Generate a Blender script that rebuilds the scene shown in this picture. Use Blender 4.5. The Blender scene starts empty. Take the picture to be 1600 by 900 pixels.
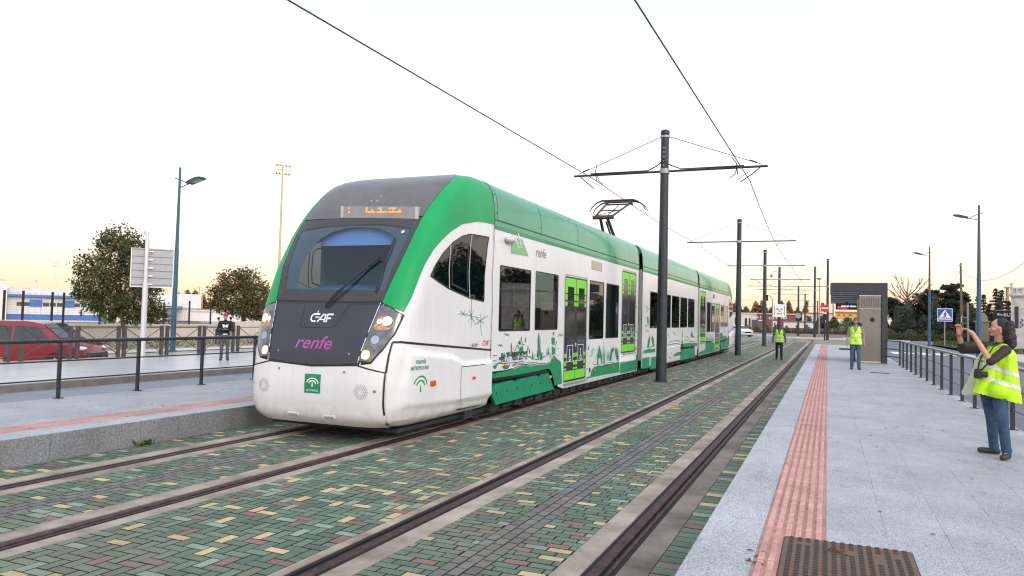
import bpy, bmesh, math, random
import numpy as np
from mathutils import Vector, Matrix, Euler
from mathutils.geometry import delaunay_2d_cdt, tessellate_polygon
R = math.radians
random.seed(7)
C = bpy.context.scene.collection
SC = bpy.context.scene

# ------------------------------------------------------------------ camera
CAMZ = 1.82
FPX = 1155.0                      # focal length in pixels of a 1600 px wide picture
_d = Vector((493.0, -57.0, FPX)).normalized()       # world +Y seen in camera axes (right, up, forward)
_r = 0.025
_t = -(math.sin(_r)*_d.x + math.cos(_r)*_d.y)/_d.z
_u = Vector((math.sin(_r), math.cos(_r), _t)).normalized()
_x = -_d.cross(_u)
# rows of world->camera
M3 = Matrix(((_x.x, _d.x, _u.x), (_x.y, _d.y, _u.y), (_x.z, _d.z, _u.z)))
cam_d = bpy.data.cameras.new('camera')
cam = bpy.data.objects.new('camera', cam_d); C.objects.link(cam)
rt = Vector(M3[0]); up = Vector(M3[1]); fw = Vector(M3[2])
mw = Matrix.Identity(4)
for i in range(3):
    mw[i][0] = rt[i]; mw[i][1] = up[i]; mw[i][2] = -fw[i]
mw[0][3] = 0; mw[1][3] = 0; mw[2][3] = CAMZ
cam.matrix_world = mw
cam_d.sensor_width = 36.0
cam_d.lens = FPX/1600*36.0
cam_d.clip_start = 0.1; cam_d.clip_end = 6000
SC.camera = cam

def ray(x, y):
    return rt*(x-800) + up*(450-y) + fw*FPX
def at(x, y, X=None, Y=None, Z=None):
    r = ray(x, y)
    if X is not None: t = X/r.x
    elif Y is not None: t = Y/r.y
    else: t = (Z-CAMZ)/r.z
    return Vector((0, 0, CAMZ)) + r*t
def far(x, y, dep):               # the point seen at (x, y) at a given depth along the view axis
    return Vector((0, 0, CAMZ)) + ray(x, y)*(dep/FPX)

# ------------------------------------------------------------------ light
SUN_AZ = R(128)      # compass-like: angle from +Y towards +X
SUN_EL = R(7)
w = bpy.data.worlds.new('World'); SC.world = w; w.use_nodes = True
nt = w.node_tree; nt.nodes.clear()
o = nt.nodes.new('ShaderNodeOutputWorld'); bg = nt.nodes.new('ShaderNodeBackground')
sky = nt.nodes.new('ShaderNodeTexSky'); sky.sky_type = 'NISHITA'; sky.sun_disc = False
sky.sun_elevation = SUN_EL; sky.sun_rotation = SUN_AZ; sky.air_density = 1.0; sky.dust_density = 1.5; sky.ozone_density = 1.0
tc = nt.nodes.new('ShaderNodeTexCoord'); sep = nt.nodes.new('ShaderNodeSeparateXYZ')
nt.links.new(tc.outputs['Generated'], sep.inputs[0])
rmp = nt.nodes.new('ShaderNodeValToRGB')     # dusk colours by height above the horizon
e = rmp.color_ramp.elements
e[0].position = 0.0; e[0].color = (10.8, 8.2, 5.4, 1)
e[1].position = 1.0; e[1].color = (9.0, 9.8, 11.2, 1)
for p, c in ((0.03, (12.8, 10.0, 7.2)), (0.07, (13.8, 12.3, 10.2)), (0.12, (14.0, 13.5, 12.7)), (0.19, (13.0, 13.2, 13.2)), (0.28, (11.6, 12.1, 12.9)), (0.40, (10.0, 11.0, 12.8)), (0.6, (9.0, 9.9, 11.6))):
    q = e.new(p); q.color = (*c, 1)
nt.links.new(sep.outputs['Z'], rmp.inputs[0])
mx = nt.nodes.new('ShaderNodeMix'); mx.data_type = 'RGBA'; mx.blend_type = 'MIX'; mx.inputs[0].default_value = 0.88
nt.links.new(sky.outputs[0], mx.inputs[6]); nt.links.new(rmp.outputs[0], mx.inputs[7])
# the sky is brighter on the side where the sun has just gone down, behind the camera
vd = nt.nodes.new('ShaderNodeVectorMath'); vd.operation = 'DOT_PRODUCT'; nt.links.new(tc.outputs['Generated'], vd.inputs[0]); vd.inputs[1].default_value = (math.sin(SUN_AZ), math.cos(SUN_AZ), 0.25)
mr_ = nt.nodes.new('ShaderNodeMapRange'); mr_.inputs[1].default_value = -0.15; mr_.inputs[2].default_value = 0.9; mr_.inputs[3].default_value = 1.0; mr_.inputs[4].default_value = 1.9; nt.links.new(vd.outputs['Value'], mr_.inputs[0])
vs_ = nt.nodes.new('ShaderNodeVectorMath'); vs_.operation = 'SCALE'; nt.links.new(mx.outputs[2], vs_.inputs[0]); nt.links.new(mr_.outputs[0], vs_.inputs['Scale'])
nt.links.new(vs_.outputs[0], bg.inputs[0]); bg.inputs[1].default_value = 0.10
nt.links.new(bg.outputs[0], o.inputs[0])
sd = bpy.data.lights.new('sun', 'SUN'); sd.energy = 0.9; sd.angle = R(12); sd.color = (1.0, 0.86, 0.7)
so = bpy.data.objects.new('sun', sd); C.objects.link(so)
sdir = Vector((math.sin(SUN_AZ)*math.cos(R(24)), math.cos(SUN_AZ)*math.cos(R(24)), math.sin(R(24))))
so.rotation_euler = sdir.to_track_quat('Z', 'Y').to_euler()
SC.view_settings.view_transform = 'Standard'; SC.view_settings.look = 'None'
SC.view_settings.exposure = 0.1; SC.view_settings.gamma = 1.0
SC.render.engine = 'CYCLES'
SC.cycles.max_bounces = 6; SC.cycles.diffuse_bounces = 3; SC.cycles.glossy_bounces = 3; SC.cycles.transmission_bounces = 4
SC.cycles.transparent_max_bounces = 12; SC.cycles.use_denoising = True
SC.cycles.caustics_reflective = False; SC.cycles.caustics_refractive = False
SC.cycles.filter_width = 1.2

# ------------------------------------------------------------------ materials
MT = {}
def mat(name, col, rough=0.6, metal=0.0, noise=0.0, nscale=8.0, bump=0.0, bscale=40.0, emit=None, es=1.0, coat=0.0, spec=0.5, col2=None):
    if name in MT: return MT[name]
    m = bpy.data.materials.new(name); m.use_nodes = True
    t = m.node_tree; b = t.nodes['Principled BSDF']
    b.inputs['Roughness'].default_value = rough; b.inputs['Metallic'].default_value = metal
    b.inputs['Base Color'].default_value = (*col, 1)
    b.inputs['Specular IOR Level'].default_value = spec
    if coat: b.inputs['Coat Weight'].default_value = coat; b.inputs['Coat Roughness'].default_value = 0.08
    g = t.nodes.new('ShaderNodeNewGeometry')
    if noise or col2:
        n = t.nodes.new('ShaderNodeTexNoise'); n.inputs['Scale'].default_value = nscale; n.inputs['Detail'].default_value = 6
        n.inputs['Roughness'].default_value = 0.65
        t.links.new(g.outputs['Position'], n.inputs['Vector'])
        r = t.nodes.new('ShaderNodeValToRGB')
        c2 = col2 or tuple(c*(1-noise) for c in col); c1 = col if col2 else tuple(min(1, c*(1+noise*0.6)) for c in col)
        r.color_ramp.elements[0].position = 0.35; r.color_ramp.elements[0].color = (*c2, 1)
        r.color_ramp.elements[1].position = 0.65; r.color_ramp.elements[1].color = (*c1, 1)
        t.links.new(n.outputs[0], r.inputs[0]); t.links.new(r.outputs[0], b.inputs['Base Color'])
    if bump:
        n = t.nodes.new('ShaderNodeTexNoise'); n.inputs['Scale'].default_value = bscale; n.inputs['Detail'].default_value = 4
        t.links.new(g.outputs['Position'], n.inputs['Vector'])
        bp = t.nodes.new('ShaderNodeBump'); bp.inputs['Strength'].default_value = bump; bp.inputs['Distance'].default_value = 0.01
        t.links.new(n.outputs[0], bp.inputs['Height']); t.links.new(bp.outputs[0], b.inputs['Normal'])
    if emit:
        b.inputs['Emission Color'].default_value = (*emit, 1); b.inputs['Emission Strength'].default_value = es
    MT[name] = m; return m
def glass(name, tint, rough=0.02, alpha=0.5, refl=1.0):
    if name in MT: return MT[name]
    m = bpy.data.materials.new(name); m.use_nodes = True; t = m.node_tree; t.nodes.clear()
    o = t.nodes.new('ShaderNodeOutputMaterial'); tr = t.nodes.new('ShaderNodeBsdfTransparent'); gl = t.nodes.new('ShaderNodeBsdfGlossy')
    tr.inputs[0].default_value = (*tint, 1); gl.inputs['Roughness'].default_value = rough; gl.inputs[0].default_value = (refl, refl, refl, 1)
    fr = t.nodes.new('ShaderNodeFresnel'); fr.inputs[0].default_value = 1.5
    # both faces of a pane reflect: the front-face value is used for either side
    g = t.nodes.new('ShaderNodeNewGeometry'); io = t.nodes.new('ShaderNodeMix'); io.inputs[2].default_value = 1.5; io.inputs[3].default_value = 1/1.5
    t.links.new(g.outputs['Backfacing'], io.inputs[0]); t.links.new(io.outputs[0], fr.inputs[0])
    mx = t.nodes.new('ShaderNodeMixShader')
    t.links.new(fr.outputs[0], mx.inputs[0]); t.links.new(tr.outputs[0], mx.inputs[1]); t.links.new(gl.outputs[0], mx.inputs[2]); t.links.new(mx.outputs[0], o.inputs[0])
    MT[name] = m; return m

def nodes_of(m): return m.node_tree.nodes, m.node_tree.links

# ------------------------------------------------------------------ mesh builder
class MB:
    def __init__(s): s.v = []; s.f = []; s.mi = []
    def add(s, vs, fs, mi=0):
        k = len(s.v); s.v += [tuple(p) for p in vs]; s.f += [tuple(i+k for i in f) for f in fs]; s.mi += [mi]*len(fs); return s
    def box(s, x0, x1, y0, y1, z0, z1, mi=0, M=None, bev=0.0):
        if x0 > x1: x0, x1 = x1, x0
        if y0 > y1: y0, y1 = y1, y0
        if z0 > z1: z0, z1 = z1, z0
        if bev:
            b = min(bev, (x1-x0)*.45, (y1-y0)*.45, (z1-z0)*.45)
            bm = bmesh.new(); bmesh.ops.create_cube(bm, size=1)
            for q in bm.verts: q.co = Vector(((x0+x1)/2+q.co.x*(x1-x0), (y0+y1)/2+q.co.y*(y1-y0), (z0+z1)/2+q.co.z*(z1-z0)))
            bmesh.ops.bevel(bm, geom=bm.edges[:], offset=b, segments=2, affect='EDGES', profile=0.5)
            bm.verts.index_update()
            vs = [q.co.copy() for q in bm.verts]; fs = [[q.index for q in f.verts] for f in bm.faces]; bm.free()
        else:
            vs = [Vector((x, y, z)) for z in (z0, z1) for y in (y0, y1) for x in (x0, x1)]
            fs = [(0, 2, 3, 1), (4, 5, 7, 6), (0, 1, 5, 4), (2, 6, 7, 3), (0, 4, 6, 2), (1, 3, 7, 5)]
        if M: vs = [M @ p for p in vs]
        return s.add(vs, fs, mi)
    def tube(s, pts, r, n=8, mi=0, cap=True):
        pts = [Vector(p) for p in pts]; rs = r if isinstance(r, (list, tuple)) else [r]*len(pts)
        vs = []; fs = []; m = len(pts); prev = None
        for i, p in enumerate(pts):
            d = (pts[min(i+1, m-1)]-pts[max(i-1, 0)])
            if d.length < 1e-9: d = Vector((0, 0, 1))
            d.normalize()
            if prev is None:
                a = d.orthogonal().normalized()
            else:
                a = prev - d*prev.dot(d)
                a = a.normalized() if a.length > 1e-6 else d.orthogonal().normalized()
            prev = a; b = d.cross(a)
            for k in range(n):
                t = 2*math.pi*(k+.5)/n
                vs.append(p+(a*math.cos(t)+b*math.sin(t))*rs[i])
        for i in range(m-1):
            for k in range(n):
                fs.append((i*n+k, i*n+(k+1) % n, (i+1)*n+(k+1) % n, (i+1)*n+k))
        if cap: fs.append(tuple(range(n-1, -1, -1))); fs.append(tuple((m-1)*n+k for k in range(n)))
        return s.add(vs, fs, mi)
    def lathe(s, prof, c=(0, 0, 0), n=24, mi=0, M=None, cap=True):
        vs = []; fs = []; m = len(prof)
        for (r, z) in prof:
            for k in range(n):
                t = 2*math.pi*k/n; vs.append(Vector((c[0]+r*math.cos(t), c[1]+r*math.sin(t), c[2]+z)))
        for i in range(m-1):
            for k in range(n): fs.append((i*n+k, i*n+(k+1) % n, (i+1)*n+(k+1) % n, (i+1)*n+k))
        if cap: fs.append(tuple(range(n-1, -1, -1))); fs.append(tuple((m-1)*n+k for k in range(n)))
        if M: vs = [M @ p for p in vs]
        return s.add(vs, fs, mi)
    def prism(s, poly, a0, a1, axis='x', mi=0, M=None):
        # poly in the plane normal to axis (y,z / x,z / x,y), extruded a0..a1
        def P(u, v, a):
            return Vector((a, u, v)) if axis == 'x' else Vector((u, a, v)) if axis == 'y' else Vector((u, v, a))
        n = len(poly); vs = [P(u, v, a0) for u, v in poly]+[P(u, v, a1) for u, v in poly]
        tri = tessellate_polygon([[Vector((u, v, 0)) for u, v in poly]])
        fs = [tuple(t) for t in tri]+[tuple(i+n for i in reversed(t)) for t in tri]
        fs += [(i, (i+1) % n, (i+1) % n+n, i+n) for i in range(n)]
        if M: vs = [M @ p for p in vs]
        return s.add(vs, fs, mi)
    def grid(s, P, nu, nv, mi=0):
        vs = [P(i/nu, j/nv) for j in range(nv+1) for i in range(nu+1)]
        fs = [(j*(nu+1)+i, j*(nu+1)+i+1, (j+1)*(nu+1)+i+1, (j+1)*(nu+1)+i) for j in range(nv) for i in range(nu)]
        return s.add(vs, fs, mi)
    def ell(s, c, r, n=16, m=10, mi=0, M=None):
        vs = []; fs = []
        for j in range(m+1):
            ph = math.pi*j/m
            for k in range(n):
                t = 2*math.pi*k/n
                vs.append(Vector((c[0]+r[0]*math.sin(ph)*math.cos(t), c[1]+r[1]*math.sin(ph)*math.sin(t), c[2]+r[2]*math.cos(ph))))
        for j in range(m):
            for k in range(n): fs.append((j*n+k, (j+1)*n+k, (j+1)*n+(k+1) % n, j*n+(k+1) % n))
        if M: vs = [M @ p for p in vs]
        return s.add(vs, fs, mi)
    def build(s, name, mats, parent=None, smooth=False, angle=40, fix=True):
        me = bpy.data.meshes.new(name); me.from_pydata(s.v, [], s.f); 
        if not isinstance(mats, (list, tuple)): mats = [mats]
        for m in mats: me.materials.append(m)
        if len(mats) > 1: me.polygons.foreach_set('material_index', s.mi)
        me.validate(clean_customdata=False)
        if fix:
            bm = bmesh.new(); bm.from_mesh(me)
            if smooth: bmesh.ops.remove_doubles(bm, verts=bm.verts[:], dist=1e-5)
            bmesh.ops.recalc_face_normals(bm, faces=bm.faces[:])
            if smooth:
                th = R(angle)
                for f in bm.faces: f.smooth = True
                for ed in bm.edges:
                    if len(ed.link_faces) == 2 and ed.calc_face_angle(0) > th: ed.smooth = False
            bm.to_mesh(me); bm.free()
        elif smooth:
            me.shade_smooth()
        me.update()
        ob = bpy.data.objects.new(name, me); C.objects.link(ob)
        if parent: ob.parent = parent; 
        return ob

def tag(o, label=None, cat=None, group=None, kind=None):
    if label: o['label'] = label
    if cat: o['category'] = cat
    if group: o['group'] = group
    if kind: o['kind'] = kind
    return o
def empty(name, loc=(0, 0, 0), rz=0.0):
    o = bpy.data.objects.new(name, None); C.objects.link(o); o.location = loc; o.rotation_euler = (0, 0, rz); o.empty_display_size = 0.3
    return o
def thing(name, label, cat, loc=(0, 0, 0), rz=0.0, group=None):
    return tag(empty(name, loc, rz), label, cat, group)
def localize(root, objs):
    # meshes given in world coordinates become children that keep their world place
    inv = (Matrix.Translation(root.location) @ Matrix.Rotation(root.rotation_euler.z, 4, 'Z')).inverted()
    for o in objs:
        o.data.transform(inv); o.parent = root
def copy_tree(o, parent=None):
    c = o.copy(); C.objects.link(c); c.parent = parent
    for ch in list(o.children): copy_tree(ch, c)
    return c
def struct(name, mb, m, smooth=False, kind='structure'):
    return tag(mb.build(name, m, None, smooth), kind=kind)
def text_mesh(txt, size=1.0, extrude=0.0, align='CENTER', shear=0.0, bold=0.0, spacing=1.0):
    cu = bpy.data.curves.new('t', 'FONT'); cu.body = txt; cu.size = size; cu.align_x = align; cu.extrude = extrude; cu.shear = shear; cu.offset = bold; cu.space_character = spacing
    ob = bpy.data.objects.new('t', cu); C.objects.link(ob)
    bpy.context.view_layer.update()
    dg = bpy.context.evaluated_depsgraph_get(); me = ob.evaluated_get(dg).to_mesh()
    vs = [v.co.copy() for v in me.vertices]; fs = [tuple(p.vertices) for p in me.polygons]
    ob.evaluated_get(dg).to_mesh_clear(); bpy.data.objects.remove(ob); bpy.data.curves.remove(cu)
    return vs, fs
def eval_mesh(ob, name):
    bpy.context.view_layer.update()
    dg = bpy.context.evaluated_depsgraph_get()
    me = bpy.data.meshes.new_from_object(ob.evaluated_get(dg)); me.name = name
    return me
def blob(name, prims, vox, m, parent=None, smooth=3, fac=0.5):
    # one continuous skin grown over tapered limbs and ellipsoids
    b = MB()
    for p in prims:
        if p[0] == 'cap':
            _, p0, p1, r0, r1 = p; p0 = Vector(p0); p1 = Vector(p1)
            b.ell(p0, (r0,)*3, 14, 8); b.ell(p1, (r1,)*3, 14, 8); b.tube([p0, p1], [r0, r1], 14)
        else:
            _, c, r = p[:3]
            Mx = Matrix.Identity(4)
            if len(p) > 3: Mx = Matrix.Translation(Vector(c)) @ Euler(tuple(R(a) for a in p[3])).to_matrix().to_4x4() @ Matrix.Translation(-Vector(c))
            b.ell(c, r, 20, 14, M=Mx)
    o = b.build(name, m)
    md = o.modifiers.new('r', 'REMESH'); md.mode = 'VOXEL'; md.voxel_size = vox; md.use_smooth_shade = True
    sm = o.modifiers.new('s', 'SMOOTH'); sm.factor = fac; sm.iterations = smooth
    me = eval_mesh(o, name); old = o.data; o.modifiers.clear(); o.data = me; bpy.data.meshes.remove(old)
    if not me.materials: me.materials.append(m)
    me.shade_smooth()
    if parent: o.parent = parent
    return o
def part(root, name, mb, m, parent=None, smooth=False, label=None, angle=40):
    o = mb.build(name, m, None, smooth, angle)
    Mi = (Matrix.Translation(root.location) @ Matrix.Rotation(root.rotation_euler.z, 4, 'Z')).inverted()
    o.data.transform(Mi); o.parent = parent or root
    if label: o['label'] = label
    return o
def adopt(root, o, parent=None):
    Mi = (Matrix.Translation(root.location) @ Matrix.Rotation(root.rotation_euler.z, 4, 'Z')).inverted()
    o.data.transform(Mi); o.parent = parent or root; return o

# ------------------------------------------------------------------ surface materials
def granite(name, base, joints=None, face=False):
    m = mat(name, base, rough=0.62); N, L = nodes_of(m); b = N['Principled BSDF']
    g = N.new('ShaderNodeNewGeometry')
    n1 = N.new('ShaderNodeTexNoise'); n1.inputs['Scale'].default_value = 95; n1.inputs['Detail'].default_value = 3; n1.inputs['Roughness'].default_value = 0.8
    n2 = N.new('ShaderNodeTexNoise'); n2.inputs['Scale'].default_value = 1.1; n2.inputs['Detail'].default_value = 7; n2.inputs['Roughness'].default_value = 0.62
    n3 = N.new('ShaderNodeTexVoronoi'); n3.inputs['Scale'].default_value = 75
    for n in (n1, n2, n3): L.new(g.outputs['Position'], n.inputs['Vector'])
    r1 = N.new('ShaderNodeValToRGB'); e = r1.color_ramp.elements
    e[0].position = 0.38; e[0].color = (*[c*0.42 for c in base], 1); e[1].position = 0.6; e[1].color = (*[min(1, c*1.32) for c in base], 1)
    L.new(n1.outputs[0], r1.inputs[0])
    r2 = N.new('ShaderNodeMapRange'); r2.inputs[1].default_value = 0.3; r2.inputs[2].default_value = 0.7; r2.inputs[3].default_value = 0.78; r2.inputs[4].default_value = 1.14
    L.new(n2.outputs[0], r2.inputs[0])
    mx = N.new('ShaderNodeMix'); mx.data_type = 'RGBA'; mx.blend_type = 'MULTIPLY'; mx.inputs[0].default_value = 1
    L.new(r1.outputs[0], mx.inputs[6]); L.new(r2.outputs[0], mx.inputs[7])
    out = mx.outputs[2]
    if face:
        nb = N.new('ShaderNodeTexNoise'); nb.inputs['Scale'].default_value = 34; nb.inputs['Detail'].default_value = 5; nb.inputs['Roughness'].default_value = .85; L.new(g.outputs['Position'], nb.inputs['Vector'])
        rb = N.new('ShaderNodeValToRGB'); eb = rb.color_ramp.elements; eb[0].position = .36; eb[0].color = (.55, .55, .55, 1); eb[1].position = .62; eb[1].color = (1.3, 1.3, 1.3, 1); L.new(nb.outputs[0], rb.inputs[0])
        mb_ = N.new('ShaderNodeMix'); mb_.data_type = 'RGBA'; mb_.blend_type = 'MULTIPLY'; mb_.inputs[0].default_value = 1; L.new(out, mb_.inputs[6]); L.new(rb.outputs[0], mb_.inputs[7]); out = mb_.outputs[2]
    if joints:
        mp = N.new('ShaderNodeMapping'); L.new(g.outputs['Position'], mp.inputs[0])
        if face: mp.inputs['Rotation'].default_value = (0, 0, 0)
        br = N.new('ShaderNodeTexBrick'); br.inputs['Scale'].default_value = 1.0
        sx = N.new('ShaderNodeSeparateXYZ'); cb = N.new('ShaderNodeCombineXYZ'); L.new(g.outputs['Position'], sx.inputs[0])
        L.new(sx.outputs['Y'], cb.inputs[0]); L.new(sx.outputs['Z' if face else 'X'], cb.inputs[1]); L.new(cb.outputs[0], br.inputs['Vector'])
        br.inputs['Brick Width'].default_value = joints[0]; br.inputs['Row Height'].default_value = joints[1]; br.inputs['Mortar Size'].default_value = joints[2]
        br.inputs['Mortar Smooth'].default_value = 0.3; br.inputs['Bias'].default_value = 0
        br.inputs['Color1'].default_value = (0.95, 0.95, 0.955, 1); br.inputs['Color2'].default_value = (1.03, 1.03, 1.025, 1); br.inputs['Mortar'].default_value = (0.5, 0.5, 0.5, 1)
        m2 = N.new('ShaderNodeMix'); m2.data_type = 'RGBA'; m2.blend_type = 'MULTIPLY'; m2.inputs[0].default_value = 1
        nf = N.new('ShaderNodeTexNoise'); nf.inputs['Scale'].default_value = 1.7; nf.inputs['Detail'].default_value = 3; L.new(g.outputs['Position'], nf.inputs['Vector'])
        mf = N.new('ShaderNodeMapRange'); mf.inputs[1].default_value = .42; mf.inputs[2].default_value = .6; mf.inputs[3].default_value = .25; mf.inputs[4].default_value = 1.0; L.new(nf.outputs[0], mf.inputs[0]); L.new(mf.outputs[0], m2.inputs[0])
        L.new(out, m2.inputs[6]); L.new(br.outputs['Color'], m2.inputs[7]); out = m2.outputs[2]
    # scuffs and stains
    mpn = N.new('ShaderNodeMapping'); mpn.inputs['Scale'].default_value = (2.2, .8, 1); L.new(g.outputs['Position'], mpn.inputs[0])
    ns = N.new('ShaderNodeTexNoise'); ns.inputs['Scale'].default_value = 2.6; ns.inputs['Detail'].default_value = 9; ns.inputs['Roughness'].default_value = .72; L.new(mpn.outputs[0], ns.inputs['Vector'])
    rs_ = N.new('ShaderNodeValToRGB'); ee = rs_.color_ramp.elements; ee[0].position = .30; ee[0].color = (.66, .65, .64, 1); ee[1].position = .74; ee[1].color = (1.22, 1.22, 1.23, 1); q_ = ee.new(.42); q_.color = (.97, .97, .97, 1); q_ = ee.new(.62); q_.color = (1.02, 1.02, 1.02, 1); L.new(ns.outputs[0], rs_.inputs[0])
    m4_ = N.new('ShaderNodeMix'); m4_.data_type = 'RGBA'; m4_.blend_type = 'MULTIPLY'; m4_.inputs[0].default_value = 1; L.new(out, m4_.inputs[6]); L.new(rs_.outputs[0], m4_.inputs[7]); out = m4_.outputs[2]
    L.new(out, b.inputs['Base Color'])
    bp = N.new('ShaderNodeBump'); bp.inputs['Strength'].default_value = 0.25; bp.inputs['Distance'].default_value = 0.004
    L.new(n1.outputs[0], bp.inputs['Height']); L.new(bp.outputs[0], b.inputs['Normal'])
    return m
GR = granite('granite_slabs', (0.385, 0.39, 0.405), (0.8, 0.4, 0.004))
GRE = granite('granite_edge', (0.41, 0.415, 0.43), (1.2, 3.0, 0.004))
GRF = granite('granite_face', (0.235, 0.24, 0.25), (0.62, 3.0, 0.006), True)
ASPH = mat('asphalt', (0.10, 0.105, 0.125), 0.85, noise=0.25, nscale=1.5, bump=0.5, bscale=120)
ASPH2 = mat('asphalt_pale', (0.24, 0.235, 0.23), 0.8, noise=0.2, nscale=0.8, bump=0.3, bscale=90)
CONC = mat('concrete', (0.42, 0.355, 0.285), 0.85, nscale=1.7, bump=0.6, bscale=60, col2=(0.19, 0.15, 0.115))
CONC2 = mat('concrete_dirty', (0.26, 0.215, 0.17), 0.85, nscale=1.3, bump=0.6, bscale=60, col2=(0.095, 0.075, 0.06))
KERB = mat('kerb_stone', (0.20, 0.17, 0.145), 0.8, noise=0.25, nscale=3)
PAVE = mat('pale_paving', (0.46, 0.44, 0.44), 0.32, noise=0.14, nscale=0.9, spec=0.5)
EARTH = mat('dry_earth', (0.20, 0.15, 0.10), 0.95, noise=0.4, nscale=0.35, bump=0.6, bscale=6)
CREAM = mat('cream_render', (0.60, 0.50, 0.42), 0.85, noise=0.12, nscale=0.7)
SOFF = mat('dark_joint', (0.022, 0.022, 0.016), 0.95)

# ------------------------------------------------------------------ ground
b = MB()
for (x0, x1, z_) in ((-2500, -28.0, -.40), (-28.0, -22.1, -.52), (-22.1, 2500, -.09)): b.add([(x0, -600, z_), (x1, -600, z_), (x1, 3500, z_), (x0, 3500, z_)], [(0, 1, 2, 3)])
struct('ground', b, EARTH)
b = MB(); b.add([(-15.45, -30, -.004), (-11.5, -30, -.004), (-11.5, 95, -.004), (-15.45, 95, -.004)], [(0, 1, 2, 3)])
struct('busway', b, mat('blue_asphalt', (0.20, 0.215, 0.25), 0.7, noise=0.15, nscale=1.2, bump=0.4, bscale=100))
# sidewalk on the far left, with its kerb
b = MB(); b.box(-21.95, -15.62, -30, 100, -.08, .148); struct('sidewalk', b, PAVE)
b = MB(); b.box(-15.62, -15.45, -30, 100, -.08, .15); struct('kerb', b, KERB)
b = MB(); b.box(-22.1, -21.95, -30, 100, -.52, .13); struct('kerb', b, KERB)
b = MB(); b.add([(-28.0, -30, -.43), (-22.1, -30, -.43), (-22.1, 95, -.43), (-28, 95, -.43)], [(0, 1, 2, 3)]); b.add([(-28.0, 95, -.43), (-22.1, 95, -.43), (-22.1, 110, -.02), (-28, 110, -.02)], [(0, 1, 2, 3)]); struct('road', b, ASPH2)
b = MB(); b.box(-26.3, -24.9, -30, 95, -.52, .06); struct('kerb', b, mat('pale_kerb', (0.55, 0.52, 0.48), 0.6, noise=0.15, nscale=2))
b = MB(); b.box(-32.7, -26.3, -30, 95, -.45, .05); struct('verge', b, mat('worn_verge', (0.33, 0.26, 0.17), 0.95, noise=0.3, nscale=0.6, col2=(0.20, 0.19, 0.09)))
# low retaining wall in front of the sports ground and the ground it holds up
b = MB(); b.box(-33.0, -32.7, -20, 33.5, -.08, .86); b.box(-33.05, -32.62, -20, 33.5, .86, .93)
b.box(-33.4, -33.0, 33.2, 60, -.08, 1.1)
w_ = tag(b.build('retaining_wall', mat('wall_cream', (0.62, 0.53, 0.45), 0.85, noise=0.10, nscale=0.9)), 'low cream retaining wall between the verge and the fenced sports ground', 'wall')
b = MB(); b.add([(-400, -60, .10), (-33.3, -60, .10), (-33.3, 60, .10), (-400, 320, .10)], [(0, 1, 2, 3)]); struct('sports_ground', b, mat('brown_dirt', (0.28, 0.21, 0.155), 0.95, noise=0.25, nscale=0.5))
# right-hand road, pavement and grass
b = MB(); b.add([(2.66, -20, -.004), (7.6, -20, -.004), (9.3, 46, -.004), (9.6, 140, -.004), (2.66, 140, -.004), (2.66, 46, -.004)], [(0, 1, 2, 5), (5, 2, 3, 4)]); struct('road', b, mat('dark_asphalt', (0.135, 0.14, 0.165), 0.8, noise=0.18, nscale=1.2, bump=0.5, bscale=110))
b = MB(); b.add([(7.6, 20, .0), (9.3, 46, .0), (9.5, 66, .0), (11, 73, 0), (16, 78, 0), (30, 80, .0), (30, 50, .0), (24, 20, 0)], [(0, 1, 2, 3, 4, 5, 6, 7)])
for i in range(len(b.v)): b.v[i] = (b.v[i][0], b.v[i][1], .13)
k = len(b.v); b.add([(p[0], p[1], -.05) for p in b.v], []); b.add([], [])
for i in range(8): b.f.append((i, (i+1) % 8, (i+1) % 8+k, i+k)); b.mi.append(0)
struct('pavement', b, mat('buff_paving', (0.46, 0.42, 0.38), 0.75, noise=0.12, nscale=1.5))
b = MB(); b.add([(-140, 96, -.006), (140, 96, -.006), (160, 112, -.006), (-160, 112, -.006)], [(0, 1, 2, 3)]); struct('cross_road', b, ASPH2)
b = MB(); b.box(-140, -6.5, 113, 113.4, -.05, .14); b.box(2, 140, 112.6, 113, -.05, .16); b.box(-5.0, 9, 99.0, 99.3, -.05, .16); b.box(-60, -14, 103, 105.4, -.05, .13); struct('kerb', b, mat('white_kerb', (0.62, 0.58, 0.53), 0.7, noise=0.1))
b = MB(); b.add([(9.7, 80, 0.02), (40, 84, .02), (40, 96, .02), (9.7, 96, .02)], [(0, 1, 2, 3)]); struct('side_road', b, ASPH2)
for (x0, y0, x1, y1) in ((3.6, 60, 6.6, 60.5), (3.6, 61.2, 6.6, 61.7), (3.6, 62.4, 6.6, 62.9), (3.6, 63.6, 6.6, 64.1)):
    pass
b = MB()
for k in range(7): b.box(3.2+k*0.86, 3.68+k*0.86, 55, 59, -.003, .001)
struct('crossing_markings', b, mat('road_white', (0.7, 0.7, 0.7), 0.6, noise=0.15, nscale=5))

# ------------------------------------------------------------------ track bed
XL = (-7.52, -5.70, -3.33, -1.49)            # rail centres
b = MB(); b.add([(-8.4, -2, -.03), (-.80, -2, -.03), (-.80, 78, -.03), (-8.4, 78, -.03)], [(0, 1, 2, 3)]); struct('track_bed', b, SOFF)
FAR = mat('far_pavers', (0.19, 0.185, 0.14), 0.9, nscale=1.5, col2=(0.24, 0.20, 0.155))
b = MB(); b.add([(-11.5, 78, -.006), (2.6, 60, -.006), (12, 96, -.006), (-40, 96, -.006), (-40, 85, -.006)], [(0, 1, 2, 3, 4)]); struct('track_crossing', b, FAR)

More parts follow.
